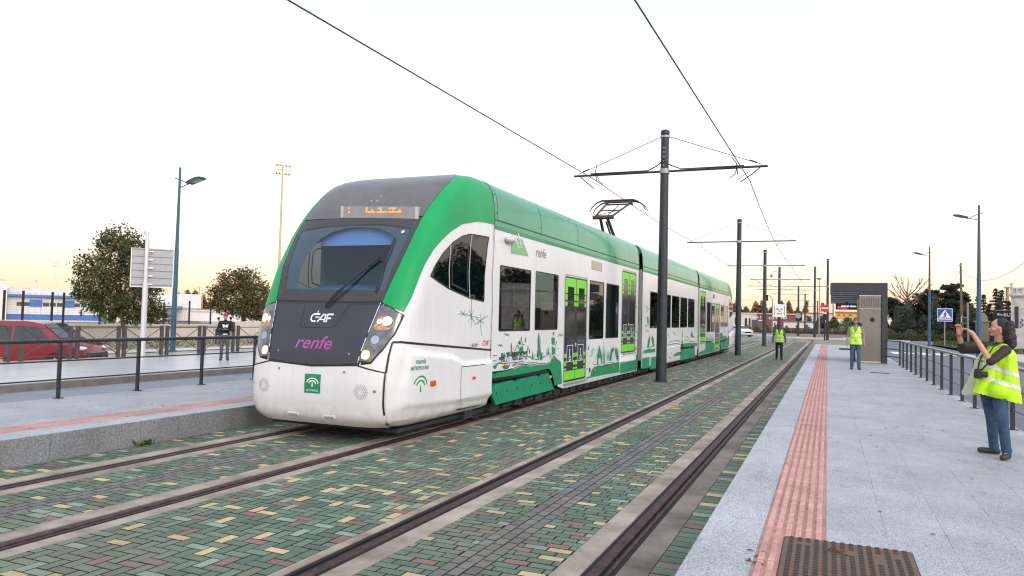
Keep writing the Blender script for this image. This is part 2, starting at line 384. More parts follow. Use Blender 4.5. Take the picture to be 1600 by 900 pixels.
def clip(poly, x0, x1):
    for (sg, lim) in ((1, x0), (-1, x1)):
        out = []
        for i in range(len(poly)):
            p, q = poly[i], poly[(i+1) % len(poly)]
            a = (p[0]-lim)*sg; c = (q[0]-lim)*sg
            if a >= 0: out.append(p)
            if (a >= 0) != (c >= 0):
                t = a/(a-c); out.append((p[0]+(q[0]-p[0])*t, p[1]+(q[1]-p[1])*t))
        poly = out
        if len(poly) < 3: return []
    return poly
def brick_mesh(rects, name, grey=False):
    rng = random.Random(3); vs = []; fs = []; tone = []; seen = {}
    for (x0, x1, y0, y1, cx0, cx1) in rects:
        g = .0034
        x0 += g; x1 -= g; y0 += g; y1 -= g
        p = clip([(x0, y0), (x1, y0), (x1, y1), (x0, y1)], cx0, cx1)
        if len(p) < 3: continue
        xs = [q[0] for q in p]; ys = [q[1] for q in p]
        a0, a1, b0, b1 = min(xs), max(xs), min(ys), max(ys)
        if a1-a0 < .015 or b1-b0 < .015: continue
        z = rng.uniform(-.0018, .0012); tx = rng.uniform(-.0012, .0012); k = len(vs); c = .0032
        vs += [(a0, b0, -.012), (a1, b0, -.012), (a1, b1, -.012), (a0, b1, -.012), (a0, b0, z-.004), (a1, b0, z-.004), (a1, b1, z-.004), (a0, b1, z-.004),
               (a0+c, b0+c, z-tx), (a1-c, b0+c, z+tx), (a1-c, b1-c, z+tx), (a0+c, b1-c, z-tx)]
        ff = [(8, 9, 10, 11)]
        for i in range(4): j = (i+1) % 4; ff += [(i, j, 4+j, 4+i), (4+i, 4+j, 8+j, 8+i)]
        fs += [tuple(q+k for q in f) for f in ff]; tn = rng.random(); key = (int(a0/.22), int(b0/.22))
        if tn > .60:
            kind_ = 0 if tn < .71 else 1 if tn < .81 else 2
            if any(seen.get((key[0]+i, key[1]+j)) == kind_ for i in ((-1, 0, 1) if kind_ == 2 else (0, 1)) for j in ((-1, 0, 1) if kind_ == 2 else (-1, 0))) and rng.random() < .85: tn = rng.random()*.60
            else: seen[key] = kind_
        tone += [tn]*9
    me = bpy.data.meshes.new(name); me.from_pydata(vs, [], fs)
    at_ = me.attributes.new('tone', 'FLOAT', 'FACE'); at_.data.foreach_set('value', tone)
    ob = bpy.data.objects.new(name, me); C.objects.link(ob); tag(ob, kind='structure')
    me.materials.append(GREYSET if grey else BRICK); me.materials.append(SOFF); me.polygons.foreach_set('material_index', [0, 1, 1, 1, 1, 1, 1, 1, 1]*(len(fs)//9))
    return ob
def brick_mat(name, stops):
    m = mat(name, (0.1, 0.1, 0.1), 0.8); N, L = nodes_of(m); b = N['Principled BSDF']
    a = N.new('ShaderNodeAttribute'); a.attribute_name = 'tone'; r = N.new('ShaderNodeValToRGB'); r.color_ramp.interpolation = 'CONSTANT'
    e = r.color_ramp.elements; e[0].position = 0; e[0].color = (*stops[0][1], 1); e[1].position = stops[1][0]; e[1].color = (*stops[1][1], 1)
    for p, c in stops[2:]: q = e.new(p); q.color = (*c, 1)
    L.new(a.outputs['Fac'], r.inputs[0])
    g = N.new('ShaderNodeNewGeometry'); n = N.new('ShaderNodeTexNoise'); n.inputs['Scale'].default_value = 1.6; n.inputs['Detail'].default_value = 8; n.inputs['Roughness'].default_value = .7
    L.new(g.outputs['Position'], n.inputs['Vector'])
    mr = N.new('ShaderNodeMapRange'); mr.inputs[1].default_value = .3; mr.inputs[2].default_value = .7; mr.inputs[3].default_value = .72; mr.inputs[4].default_value = 1.15; L.new(n.outputs[0], mr.inputs[0])
    n2 = N.new('ShaderNodeTexNoise'); n2.inputs['Scale'].default_value = 90; n2.inputs['Detail'].default_value = 3; L.new(g.outputs['Position'], n2.inputs['Vector'])
    m2 = N.new('ShaderNodeMapRange'); m2.inputs[1].default_value = .3; m2.inputs[2].default_value = .7; m2.inputs[3].default_value = .8; m2.inputs[4].default_value = 1.15; L.new(n2.outputs[0], m2.inputs[0])
    mu = N.new('ShaderNodeMath'); mu.operation = 'MULTIPLY'; L.new(mr.outputs[0], mu.inputs[0]); L.new(m2.outputs[0], mu.inputs[1])
    mx = N.new('ShaderNodeMix'); mx.data_type = 'RGBA'; mx.blend_type = 'MULTIPLY'; mx.inputs[0].default_value = 1; L.new(r.outputs[0], mx.inputs[6]); L.new(mu.outputs[0], mx.inputs[7])
    # moss and dust in broad patches
    n3 = N.new('ShaderNodeTexNoise'); n3.inputs['Scale'].default_value = .45; n3.inputs['Detail'].default_value = 5; L.new(g.outputs['Position'], n3.inputs['Vector'])
    m3 = N.new('ShaderNodeMapRange'); m3.inputs[1].default_value = .48; m3.inputs[2].default_value = .72; m3.inputs[3].default_value = 0.06; m3.inputs[4].default_value = .62; L.new(n3.outputs[0], m3.inputs[0])
    x3 = N.new('ShaderNodeMix'); x3.data_type = 'RGBA'; L.new(m3.outputs[0], x3.inputs[0]); L.new(mx.outputs[2], x3.inputs[6]); x3.inputs[7].default_value = (0.17, 0.15, 0.10, 1)
    L.new(x3.outputs[2], b.inputs['Base Color'])
    bp = N.new('ShaderNodeBump'); bp.inputs['Strength'].default_value = .3; bp.inputs['Distance'].default_value = .003; L.new(n2.outputs[0], bp.inputs['Height']); L.new(bp.outputs[0], b.inputs['Normal'])
    return m
G1, G2, G3 = (0.098, 0.152, 0.100), (0.132, 0.19, 0.128), (0.080, 0.122, 0.086)
BRICK = brick_mat('coloured_pavers', [(0, G1), (.25, G2), (.47, G3), (.60, (0.24, 0.325, 0.235)), (.71, (0.25, 0.12, 0.105)), (.81, (0.58, 0.43, 0.24)), (.97, (0.16, 0.15, 0.10))])
GREYSET = brick_mat('grey_setts', [(0, (0.14, 0.135, 0.13)), (.4, (0.18, 0.172, 0.16)), (.7, (0.11, 0.108, 0.102)), (.9, (0.16, 0.14, 0.115))])
YN = 78.0
# herringbone field between the two tracks
rects = []
u = .1
# unit: 2x1 bricks on a lattice, horizontal at (i, j) when (i-j) mod 4 == 0, upright when (i-j) mod 4 == 2 (shifted)
x0_, x1_ = -5.43, -3.53
nx = int((x1_-x0_)/u)+5; ny = int((YN)/u)
for j in range(0, ny+4):
    for i in range(-4, nx):
        mth = (i-j) % 4
        if mth == 0: rects.append((x0_+i*u, x0_+(i+2)*u, j*u-.2, (j+1)*u-.2, x0_, x1_))
        elif mth == 3: rects.append((x0_+i*u, x0_+(i+1)*u, j*u-.2, (j+2)*u-.2, x0_, x1_))
brick_mesh(rects, 'paving')
def rows(xa, xb, sett=None):
    out = []
    j = 0; y = -1.0
    rr = random.Random(int(xa*100))
    while y < YN:
        x = xa - (.1 if j % 2 else 0.0)-rr.choice((0, .0, .05))
        while x < xb:
            out.append((x, x+.2, y, y+.1, xa, xb)); x += .2
        y += .1; j += 1
    return out
rects = []
for xa, xb in ((-3.02, -2.56), (-2.26, -1.80), (-7.22, -6.77), (-6.47, -6.01), (-8.33, -7.83)): rects += rows(xa, xb)
y = -1.0                       # strip by the right platform, laid lengthways and across
while y < YN:
    rects.append((-1.165, -.985, y, y+.145, -1.165, -.815)); y += .145
y = -1.0
while y < YN: rects.append((-.985, -.825, y, y+.2, -1.165, -.815)); y += .2
brick_mesh(rects, 'paving')
rects = []
for xa in (-2.56, -6.77):
    for k in range(3):
        y = -1.0-(k % 2)*.08
        while y < YN: rects.append((xa+k*.1, xa+(k+1)*.1, y, y+.16, xa, xa+.3)); y += .16
brick_mesh(rects, 'paving', True)
# concrete bands beside the rails
b = MB()
for xa, xb in ((-7.83, -7.64), (-7.405, -7.22), (-6.01, -5.82), (-5.585, -5.43), (-3.53, -3.445), (-3.215, -3.02), (-1.80, -1.605)):
    y = -1.0
    while y < YN:
        b.box(xa, xb, y+.003, y+3.0-.003, -.03, .001, bev=.004); y += 3.0
struct('concrete_band', b, CONC)
b = MB(); y = -1.0
while y < YN: b.box(-1.375, -1.165, y+.003, y+3.0-.003, -.03, .001, bev=.004); y += 3.0
struct('concrete_band', b, CONC2)

# rails
RUST = mat('rail_steel', (0.060, 0.034, 0.030), 0.62, metal=0.0, noise=0.5, nscale=11, spec=.2)
RUB = mat('rail_rubber', (0.006, 0.006, 0.007), 0.9, noise=0.2, nscale=20)
GRV = mat('groove_dirt', (0.02, 0.017, 0.015), 0.95, noise=0.5, nscale=9, bump=0.8, bscale=60)
def rail_path(xc):
    R0 = 70.0; pts = [(xc, y, 0.0) for y in (-1.0, 10, 20, 30, 45, 60, 75, 88)]
    cx = -4.4-R0
    for k in range(1, 26):
        a = R(2.2*k); rr = xc-cx
        pts.append((cx+rr*math.cos(a), 88+rr*math.sin(a), 0.0))
    return pts
def sweep(mb, path, prof, mi=0):
    n = len(prof); vs = []; fs = []
    for i, p in enumerate(path):
        q = path[min(i+1, len(path)-1)]; o_ = path[max(i-1, 0)]
        d = Vector((q[0]-o_[0], q[1]-o_[1], 0)).normalized(); nr = Vector((d.y, -d.x, 0))
        for (a, z) in prof: vs.append(Vector(p)+nr*a+Vector((0, 0, z)))
    for i in range(len(path)-1):
        for k in range(n): fs.append((i*n+k, i*n+(k+1) % n, (i+1)*n+(k+1) % n, (i+1)*n+k))
    fs.append(tuple(range(n))); fs.append(tuple((len(path)-1)*n+k for k in range(n-1, -1, -1)))
    mb.add(vs, fs, mi)
raillab = ['outer rail of the left track, running along the far platform and under the tram', 'inner rail of the left track, running under the right side of the tram',
           'inner rail of the empty right track, left of its dark middle setts', 'outer rail of the empty right track, beside the near platform edge']
for i, xc in enumerate(XL):
    root = thing('tram_rail', raillab[i], 'rail', (xc, -1, 0), 0, 'grooved rails set into the paving')
    sg = 1 if i % 2 else -1           # groove lies towards the track middle
    P = rail_path(xc); a = MB(); sweep(a, P, [(-.075, -.06), (-.075, -.002), (-.068, .004), (.0, .004), (.007, -.002), (.007, -.06)][::1] if sg > 0 else [(-.007, -.06), (-.007, -.002), (0, .004), (.068, .004), (.075, -.002), (.075, -.06)])
    sweep(a, P, [(.052, -.06), (.052, -.002), (.072, -.002), (.072, -.06)] if sg < 0 else [(-.072-.0, -.06)]*0 or [(.045, -.06), (.045, .0), (.075, .0), (.075, -.06)])
    part(root, 'rail_head', a, RUST)
    a = MB(); 
    for s0, s1, z in ((-.114, -.076, -.010), (.076, .114, -.006)): sweep(a, P, [(s0, -.07), (s0, z), (s1, z), (s1, -.07)])
    part(root, 'rubber_strip', a, RUB)
    a = MB(); sweep(a, P, [(-.074, -.07), (-.074, -.026), (.074, -.026), (.074, -.07)]); part(root, 'groove', a, GRV)

# ------------------------------------------------------------------ near platform
PINK = mat('tactile_paving', (0.41, 0.195, 0.165), 0.8, noise=0.25, nscale=2.2, bump=0.4, bscale=90)
PINK2 = mat('tactile_bar', (0.52, 0.28, 0.24), 0.75, noise=0.25, nscale=3.5, bump=0.3, bscale=90)  # bars paler than their base: worn tops, plus shading contrast put into the colour
PINK3 = mat('tactile_plain', (0.46, 0.24, 0.205), 0.8, noise=0.25, nscale=2.2)
b = MB(); b.box(-.42+.001, 2.66, -4, 60, -.05, .318); b.add([(-.82, 60, .318), (2.66, 60, .318), (2.66, 66, 0), (-.82, 66, 0), (-.82, 60, -.05), (2.66, 60, -.05)], [(0, 1, 2, 3), (0, 3, 4), (1, 5, 2)])
struct('platform', b, GR)
b = MB(); y = -4.0
while y < 60: b.box(-.82, -.42, y+.0015, y+1.2-.0015, -.05, .32, bev=.006); y += 1.2
struct('platform_edge', b, GRE)
b = MB(); y = -1.0
while y < 58:
    b.box(-.415, .0, y, y+.4, .30, .3215)
    y += .4
k = 0
def bars(b, xa, ya, yb, w_=.4, z=.3215, n=6):
    p = w_/n; y = ya
    while y < yb-.05:
        for i in range(n):
            x0 = xa+i*p+p*.18; x1 = xa+(i+1)*p-p*.18; L_ = .176
            vs = [(x0, y+.01, z), (x1, y+.01, z), (x1, y+L_, z), (x0, y+L_, z), (x0+.007, y+.022, z+.009), (x1-.007, y+.022, z+.009), (x1-.007, y+L_-.012, z+.009), (x0+.007, y+L_-.012, z+.009)]
            b.add(vs, [(4, 5, 6, 7), (0, 1, 5, 4), (1, 2, 6, 5), (2, 3, 7, 6), (3, 0, 4, 7)])
        y += .2
tag(b.build('tactile_strip', PINK), kind='structure'); b = MB()
bars(b, -.415, 5.62, 58); bars(b, -.415, 4.0, 5.6, .13, n=2)
struct('tactile_strip', b, PINK2)
# far platform
b = MB(); b.box(-11.5, -8.62, -20, 60, -.05, .318); struct('platform', b, GR)
b = MB(); y = -20.0
while y < 60: b.box(-8.62, -8.347, y+.002, y+.62-.002, -.05, .32, bev=.003); y += .62
struct('platform_edge', b, GRE)
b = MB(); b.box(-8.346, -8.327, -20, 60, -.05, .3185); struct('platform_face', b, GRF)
b = MB(); b.box(-9.2, -8.8, -20, 60, .30, .3225); struct('tactile_strip', b, PINK3)

# manhole cover in the near platform
root = thing('manhole_cover', 'rusty rectangular manhole cover with raised bars in the near platform paving', 'manhole cover', (.13, 5.15, .32))
IRON = mat('rusty_iron', (0.125, 0.082, 0.055), 0.65, metal=0.2, noise=0.5, nscale=5, bump=0.5, bscale=50, col2=(0.15, 0.068, 0.032))
IRD = mat('dark_iron', (0.03, 0.03, 0.03), 0.7)
a = MB(); a.box(-.27, .53, 4.30, 5.61, .30, .3225); part(root, 'frame', a, IRD)
a = MB(); c = MB(); X0, X1, Y0_, Y1_ = -.262, .522, 4.308, 5.602
for (ya, yb) in ((4.31, 4.93), (4.936, 5.60)): a.box(X0, X1, ya, yb, .31, .331, bev=.003)
for i in range(14):
    for j in range(23):
        x = X0+.03+i*.0535; y = Y0_+.024+j*.056
        if y > Y1_-.03: continue
        if -.04 < y-4.933 < .01: continue
        if (5 <= i <= 7 and 5.30 < y < 5.44) or (10 <= i <= 10 and 5.22 < y < 5.42): continue
        if (1 <= i <= 2 and 5.40 < y < 5.46) or (i == 12 and 5.36 < y < 5.46): continue
        vs = [(x, y, .3312), (x+.030, y, .3312), (x+.030, y+.032, .3312), (x, y+.032, .3312), (x+.003, y+.003, .337), (x+.027, y+.003, .337), (x+.027, y+.029, .337), (x+.003, y+.029, .337)]
        a.add(vs, [(4, 5, 6, 7), (0, 1, 5, 4), (1, 2, 6, 5), (2, 3, 7, 6), (3, 0, 4, 7)], 1)
part(root, 'cover_plate', a, [IRON, mat('bar_iron', (0.035, 0.028, 0.024), 0.7, noise=.4, nscale=8)])
a = MB()
for q in ([(-.005, 5.42), (.04, 5.39), (.09, 5.35), (.135, 5.31)], [(.0, 5.39), (.035, 5.365), (.075, 5.33)], [(.03, 5.43), (.07, 5.40), (.10, 5.365)], [(.08, 5.40), (.12, 5.41)]):
    a.tube([(x, y, .335) for x, y in q], .004, 5)
part(root, 'cast_mark', a, IRON)
# small dead leaves beside the cover
a = MB(); rng = random.Random(5)
for k in range(9):
    x = -.42+rng.uniform(-.02, .03); y = 4.95+rng.uniform(-.1, .22); t = rng.uniform(0, 6); L_ = rng.uniform(.015, .04)
    dx, dy = math.cos(t)*L_, math.sin(t)*L_
    a.add([(x, y, .322), (x+dx-dy*.3, y+dy+dx*.3, .334), (x+dx*1.9, y+dy*1.9, .326), (x+dx+dy*.3, y+dy-dx*.3, .331)], [(0, 1, 2, 3)])
tag(a.build('dead_weed', mat('dead_leaf', (0.16, 0.06, 0.04), 0.9)), 'withered weed growing in the joint beside the pink strip near the manhole cover', 'weed')
a = MB()
for k in range(40):
    t = rng.uniform(0, 6.28); L_ = rng.uniform(.03, .09); x = -8.30+rng.uniform(-.01, .05); y = 7.15+rng.uniform(-.12, .12)
    dx, dy, dz = abs(math.cos(t))*L_, math.sin(t)*L_, rng.uniform(.01, .10)
    a.add([(x, y, .0), (x+dx*.5-dy*.3, y+dy*.5+.01, dz*.6), (x+dx, y+dy, dz), (x+dx*.5+dy*.3, y+dy*.5-.01, dz*.7)], [(0, 1, 2, 3)])
tag(a.build('green_weed', mat('weed_green', (0.06, 0.12, 0.03), 0.8)), 'small green weed at the foot of the far platform face', 'weed')
# drain lids set in the paving between the tracks
for (x, y, wx, wy, lab) in ((-4.1, 23.0, .5, .3, 'dark drain lid in the pavers just right of the nearest catenary mast'), (-4.2, 36.0, 1.1, .5, 'long dark drain slot between the tracks short of the second catenary mast'), (-2.45, 33.4, .35, .35, 'small dark lid in the right track short of the walking man'), (1.55, 26.3, .55, .35, 'dark lid in the near platform beside the walking man in the checked shirt'), (-4.1, 43.6, .6, .3, 'dark drain lid in the pavers beside the second catenary mast')):
    z = .32 if x > 0 else .0
    root = thing('drain_lid', lab, 'drain lid', (x, y, z), 0, 'drain lids')
    a = MB(); a.box(x-wx/2, x+wx/2, y-wy/2, y+wy/2, z-.01, z+.004); part(root, 'frame', a, IRD)
    a = MB(); a.box(x-wx/2+.02, x+wx/2-.02, y-wy/2+.02, y+wy/2-.02, z, z+.008); part(root, 'lid', a, mat('lid_iron', (0.05, 0.048, 0.045), 0.6, metal=.3, noise=.3))

# fallen leaves and crumbs on the platforms
a = MB(); rng = random.Random(17)
for k in range(70):
    if k < 30: x, y = rng.uniform(-11.2, -8.7), rng.uniform(5, 16)
    else: x, y = rng.uniform(.05, 2.5), rng.uniform(4.5, 26)
    t = rng.uniform(0, 6.28); L_ = rng.uniform(.008, .026); dx, dy = math.cos(t)*L_, math.sin(t)*L_; z = .321
    a.add([(x-dx, y-dy, z), (x-dy*.5, y+dx*.5, z+.006), (x+dx, y+dy, z+.002), (x+dy*.5, y-dx*.5, z+.005)], [(0, 1, 2, 3)])
tag(a.build('fallen_leaves', mat('leaf_litter', (.10, .07, .05), .9)), 'scattered tiny dry leaves and crumbs on the platform slabs', 'leaf litter', kind='stuff')
# ================================================================== TRAM
TXC = -6.65
TZ = [.25, .35, .6, .8, 1.1, 1.25, 1.5, 1.75, 2.0, 2.5, 3.0, 3.26, 3.5, 3.7, 3.85, 3.95, 4.05, 4.12, 4.17, 4.20]
TY = [8.62, 8.52, 8.47, 8.46, 8.48, 8.50, 8.58, 8.68, 8.78, 8.99, 9.30, 9.50, 9.72, 9.94, 10.12, 10.27, 10.48, 10.70, 10.93, 11.2]
ZH = [.25, .29, .35, .5, 3.4, 3.5, 3.75, 3.9, 4.0, 4.08, 4.12, 4.17, 4.20]
HWs = [1.17, 1.24, 1.285, 1.32, 1.32, 1.318, 1.302, 1.28, 1.25, 1.20, 1.16, 1.08, .97]
YSEAM = 11.62
def t_y0(z): return float(np.interp(z, TZ, TY))
def t_hw(z): return float(np.interp(z, ZH, HWs))
def t_dd(z): return float(min(np.interp(z, [1.0, 1.5, 1.9, 4.2], [1.6, 1.4, 1.0, .9]), 11.6-t_y0(z)))
K6 = 2**(-1/6)
def F(s, z):                       # a point of the nose given by its offset from the middle
    w_ = t_hw(z); t = min(abs(s)/w_, .9999)
    v = abs(s) if t <= K6 else K6*w_+t_dd(z)*(K6-(1-t**6)**(1/6))
    return (math.copysign(v, s), z)
def S_(y, z, sg=1):                # a point of the flank given by its distance along the tram
    w_ = t_hw(z); q = 1-(y-t_y0(z))/t_dd(z)
    v = w_*(1-min(q, 1)**6)**(1/6) if q > K6 else K6*w_+t_dd(z)*(K6-q)
    return (sg*v, z)
def P0(v, z):
    z = min(max(z, .25), 4.2); w_ = t_hw(z); D = t_dd(z); a = abs(v)
    if a <= K6*w_: t = a/w_; q = (1-t**6)**(1/6)
    else:
        q = K6-(a-K6*w_)/D; t = (1-q**6)**(1/6) if q > 0 else 1.0
    return Vector((TXC+math.copysign(w_*t, v), t_y0(z)+D*(1-q), z))
def PN(v, z, off):
    p = P0(v, z)
    if off == 0: return p
    e = .004; z1 = min(z+e, 4.199); z0 = max(z-e, .251)
    n = (P0(v+e, z)-P0(v-e, z)).cross(P0(v, z1)-P0(v, z0))
    if n.length < 1e-12: n = Vector((0, -1, 0))
    n.normalize()
    return p+n*off
def inpoly(px, py, poly):
    poly = np.asarray(poly); x0, y0 = poly[:, 0], poly[:, 1]; x1, y1 = np.roll(x0, -1), np.roll(y0, -1)
    ins = np.zeros(len(px), bool)
    for a, b_, c, d in zip(x0, y0, x1, y1):
        if b_ == d: continue
        ins ^= ((b_ > py) != (d > py)) & (px < (c-a)*(py-b_)/(d-b_)+a)
    return ins
def dens(poly, step, closed=True):
    out = []
    n = len(poly)
    for i in range(n if closed else n-1):
        p, q = poly[i], poly[(i+1) % n]; L_ = math.hypot(q[0]-p[0], q[1]-p[1]); k = max(1, int(L_/step))
        for j in range(k): out.append((p[0]+(q[0]-p[0])*j/k, p[1]+(q[1]-p[1])*j/k))
    if not closed: out.append(poly[-1])
    return out
def cdt(outer, holes=(), step=.06):
    loops = [dens(outer, step)]+[dens(h, step) for h in holes]
    pts = []; edges = []
    for lp in loops:
        k = len(pts); pts += lp; edges += [(k+i, k+(i+1) % len(lp)) for i in range(len(lp))]
    o_ = np.array(loops[0]); xs = np.arange(o_[:, 0].min(), o_[:, 0].max(), step); ys = np.arange(o_[:, 1].min(), o_[:, 1].max(), step)
    gx, gy = np.meshgrid(xs, ys); gx = gx.ravel()+.0003; gy = gy.ravel()+.0003
    m = inpoly(gx, gy, loops[0])
    for h in loops[1:]: m &= ~inpoly(gx, gy, h)
    gx, gy = gx[m], gy[m]
    bd = np.array(pts); keep = np.ones(len(gx), bool)
    for i in range(0, len(gx), 2000):
        d = np.min((gx[i:i+2000, None]-bd[None, :, 0])**2+(gy[i:i+2000, None]-bd[None, :, 1])**2, axis=1); keep[i:i+2000] = d > (step*.35)**2
    pts += list(zip(gx[keep], gy[keep]))
    vv, ee, ff, *_ = delaunay_2d_cdt([Vector(p) for p in pts], edges, [], 0, 1e-6)
    va = np.array([(q.x, q.y) for q in vv]); fa = [tuple(f) for f in ff]
    cen = np.array([va[list(f)].mean(axis=0) for f in fa])
    m = inpoly(cen[:, 0], cen[:, 1], loops[0])
    for h in loops[1:]: m &= ~inpoly(cen[:, 0], cen[:, 1], h)
    return va, [f for f, k in zip(fa, m) if k]
def patch(mb, outer, holes=(), step=.06, off=.004, fn=None, mi=0):
    va, fs = cdt(outer, holes, step)
    return mb.add([PN(v, z, (fn(v, z) if fn else off)) for v, z in va], fs, mi)
def ribbon(mb, pts, wd, off=.006, step=.08, mi=0):
    pts = dens(pts, step, False); vs = []; fs = []
    for i, p in enumerate(pts):
        a = pts[max(i-1, 0)]; c = pts[min(i+1, len(pts)-1)]; dx, dy = c[0]-a[0], c[1]-a[1]; L_ = math.hypot(dx, dy) or 1
        nx, ny = -dy/L_*wd/2, dx/L_*wd/2
        vs += [PN(p[0]+nx, p[1]+ny, off), PN(p[0]-nx, p[1]-ny, off)]
    for i in range(len(pts)-1): fs.append((2*i, 2*i+1, 2*i+3, 2*i+2))
    return mb.add(vs, fs, mi)
def disc(mb, v, z, r, off=.008, n=18, mi=0, rz=None):
    rz = rz or r
    vs = [PN(v, z, off)]+[PN(v+r*math.cos(2*math.pi*k/n), z+rz*math.sin(2*math.pi*k/n), off) for k in range(n)]
    return mb.add(vs, [(0, 1+k, 1+(k+1) % n) for k in range(n)], mi)
def surf_text(mb, txt, v, z, size, off=.007, mi=0, mirror=False, wid=None, **kw):
    vs, fs = text_mesh(txt, size, **kw)
    if wid:
        xs = [p.x for p in vs]; k = wid/(max(xs)-min(xs)); 
        for p in vs: p.x *= k
    return mb.add([PN(v+p.x, z+p.y, off) for p in vs], fs, mi)
def mirror(pl): return [(-a, b) for a, b in pl][::-1]

T_WHITE = mat('tram_white', (0.69, 0.68, 0.69), 0.28, noise=0.05, nscale=0.8, coat=0.3)
_N, _L = nodes_of(T_WHITE); _b = _N['Principled BSDF']; _src = _b.inputs['Base Color'].links[0].from_socket
_g = _N.new('ShaderNodeNewGeometry'); _mp = _N.new('ShaderNodeMapping'); _mp.inputs['Scale'].default_value = (5, 5, .55); _L.new(_g.outputs['Position'], _mp.inputs[0])
_n = _N.new('ShaderNodeTexNoise'); _n.inputs['Scale'].default_value = 2.2; _n.inputs['Detail'].default_value = 7; _L.new(_mp.outputs[0], _n.inputs['Vector'])
_r = _N.new('ShaderNodeValToRGB'); _r.color_ramp.elements[0].position = .30; _r.color_ramp.elements[0].color = (.80, .78, .76, 1); _r.color_ramp.elements[1].position = .52; _r.color_ramp.elements[1].color = (1, 1, 1, 1); _L.new(_n.outputs[0], _r.inputs[0])
_m = _N.new('ShaderNodeMix'); _m.data_type = 'RGBA'; _m.blend_type = 'MULTIPLY'; _m.inputs[0].default_value = .22; _L.new(_src, _m.inputs[6]); _L.new(_r.outputs[0], _m.inputs[7])
# road dust thrown up on the lowest part of the body
_sx = _N.new('ShaderNodeSeparateXYZ'); _L.new(_g.outputs['Position'], _sx.inputs[0]); _n2 = _N.new('ShaderNodeTexNoise'); _n2.inputs['Scale'].default_value = 6; _n2.inputs['Detail'].default_value = 6; _L.new(_g.outputs['Position'], _n2.inputs['Vector'])
_a = _N.new('ShaderNodeMath'); _a.operation = 'MULTIPLY_ADD'; _L.new(_n2.outputs[0], _a.inputs[0]); _a.inputs[1].default_value = -.5; _L.new(_sx.outputs['Z'], _a.inputs[2])
_mr = _N.new('ShaderNodeMapRange'); _mr.inputs[1].default_value = -.02; _mr.inputs[2].default_value = .24; _mr.inputs[3].default_value = .5; _mr.inputs[4].default_value = 0; _L.new(_a.outputs[0], _mr.inputs[0])
_m2 = _N.new('ShaderNodeMix'); _m2.data_type = 'RGBA'; _L.new(_mr.outputs[0], _m2.inputs[0]); _L.new(_m.outputs[2], _m2.inputs[6]); _m2.inputs[7].default_value = (.30, .26, .21, 1); _L.new(_m2.outputs[2], _b.inputs['Base Color'])
T_GREEN = mat('tram_green', (0.0, 0.30, 0.085), 0.42, coat=0.06, spec=.3, noise=0.10, nscale=1.2)
T_DGREEN = mat('livery_green', (0.002, 0.22, 0.085), 0.4, noise=0.06, nscale=3)
T_LIME = mat('lime', (0.16, 0.62, 0.03), 0.35)
T_PANEL = mat('panel_dark', (0.030, 0.032, 0.042), 0.38, noise=0.12, nscale=3)
T_MASK = mat('mask_dark', (0.040, 0.036, 0.038), 0.24, noise=0.2, nscale=2)
T_TOP = mat('upper_mask', (0.115, 0.105, 0.105), 0.30, noise=0.18, nscale=2.5)
T_BLACK = mat('tram_black', (0.008, 0.008, 0.009), 0.5)
T_GREY = mat('tram_grey', (0.22, 0.22, 0.23), 0.5, noise=0.15)
T_UNDER = mat('underframe', (0.022, 0.024, 0.026), 0.7, noise=0.4, nscale=6)
T_GLASS = glass('tram_glass', (0.11, 0.165, 0.175))
T_CABGL = glass('cab_glass', (0.58, 0.70, 0.78))
T_SIDEGL = glass('cab_side_glass', (0.16, 0.18, 0.17))
T_FRIT = mat('glass_frit', (0.10, 0.115, 0.125), 0.12)
T_RED = mat('marker_red', (0.60, 0.06, 0.02), 0.3)
T_INT = mat('interior_grey', (0.42, 0.44, 0.43), 0.7)
T_SEAT = mat('seat_blue', (0.035, 0.08, 0.12), 0.8)
T_MAG = mat('magenta', (0.42, 0.06, 0.33), 0.4)
T_SIGN = mat('white_sign', (0.8, 0.8, 0.8), 0.4)
T_BLUE = mat('navy_sign', (0.015, 0.015, 0.06), 0.4)

tram = thing('tram', 'white and green three-section tram with dark nose stopped on the left track', 'tram', (TXC, 27.0, 0.0))

edge_in = [F(.93, 1.97), F(.975, 2.22), F(1.035, 2.5), F(1.062, 2.82), F(1.08, 3.13), F(1.09, 3.4), F(1.11, 3.66), F(1.12, 3.89), F(1.08, 4.05), F(1.0, 4.14), F(.95, 4.195)]
arch_out = [S_(y, z) for y, z in ((8.88, 1.846), (9.01, 2.05), (9.18, 2.355), (9.325, 2.57), (9.52, 2.78), (9.74, 2.94), (10.03, 3.11), (10.4, 3.265), (10.92, 3.37), (11.3, 3.40), (11.60, 3.405))]
seam_up = [S_(11.60, z) for z in (3.5, 3.7, 3.9, 4.0, 4.1, 4.17, 4.195)]
win_side = [S_(y, z) for y, z in ((9.434, 2.384), (9.583, 2.569), (9.797, 2.754), (10.096, 2.941), (10.414, 3.075), (10.70, 3.138), (11.403, 3.162), (11.272, 2.063), (10.70, 2.109), (10.0, 2.227), (9.673, 2.313))]
glassL = [F(-.82, 2.14), F(-.92, 2.5), F(-.98, 2.85), F(-1.0, 3.09), F(-.5, 3.15), F(0, 3.16), F(.5, 3.15), F(.99, 3.08), F(.985, 2.85), F(.95, 2.5), F(.91, 2.14)]
arch_gl = [F(-.62, 2.16), F(-.66, 2.5), F(-.64, 2.72), F(-.55, 2.93), F(-.38, 3.06), F(-.15, 3.12), F(.1, 3.13), F(.42, 3.10), F(.66, 3.02), F(.80, 2.93), F(.79, 2.6), F(.78, 2.16)]

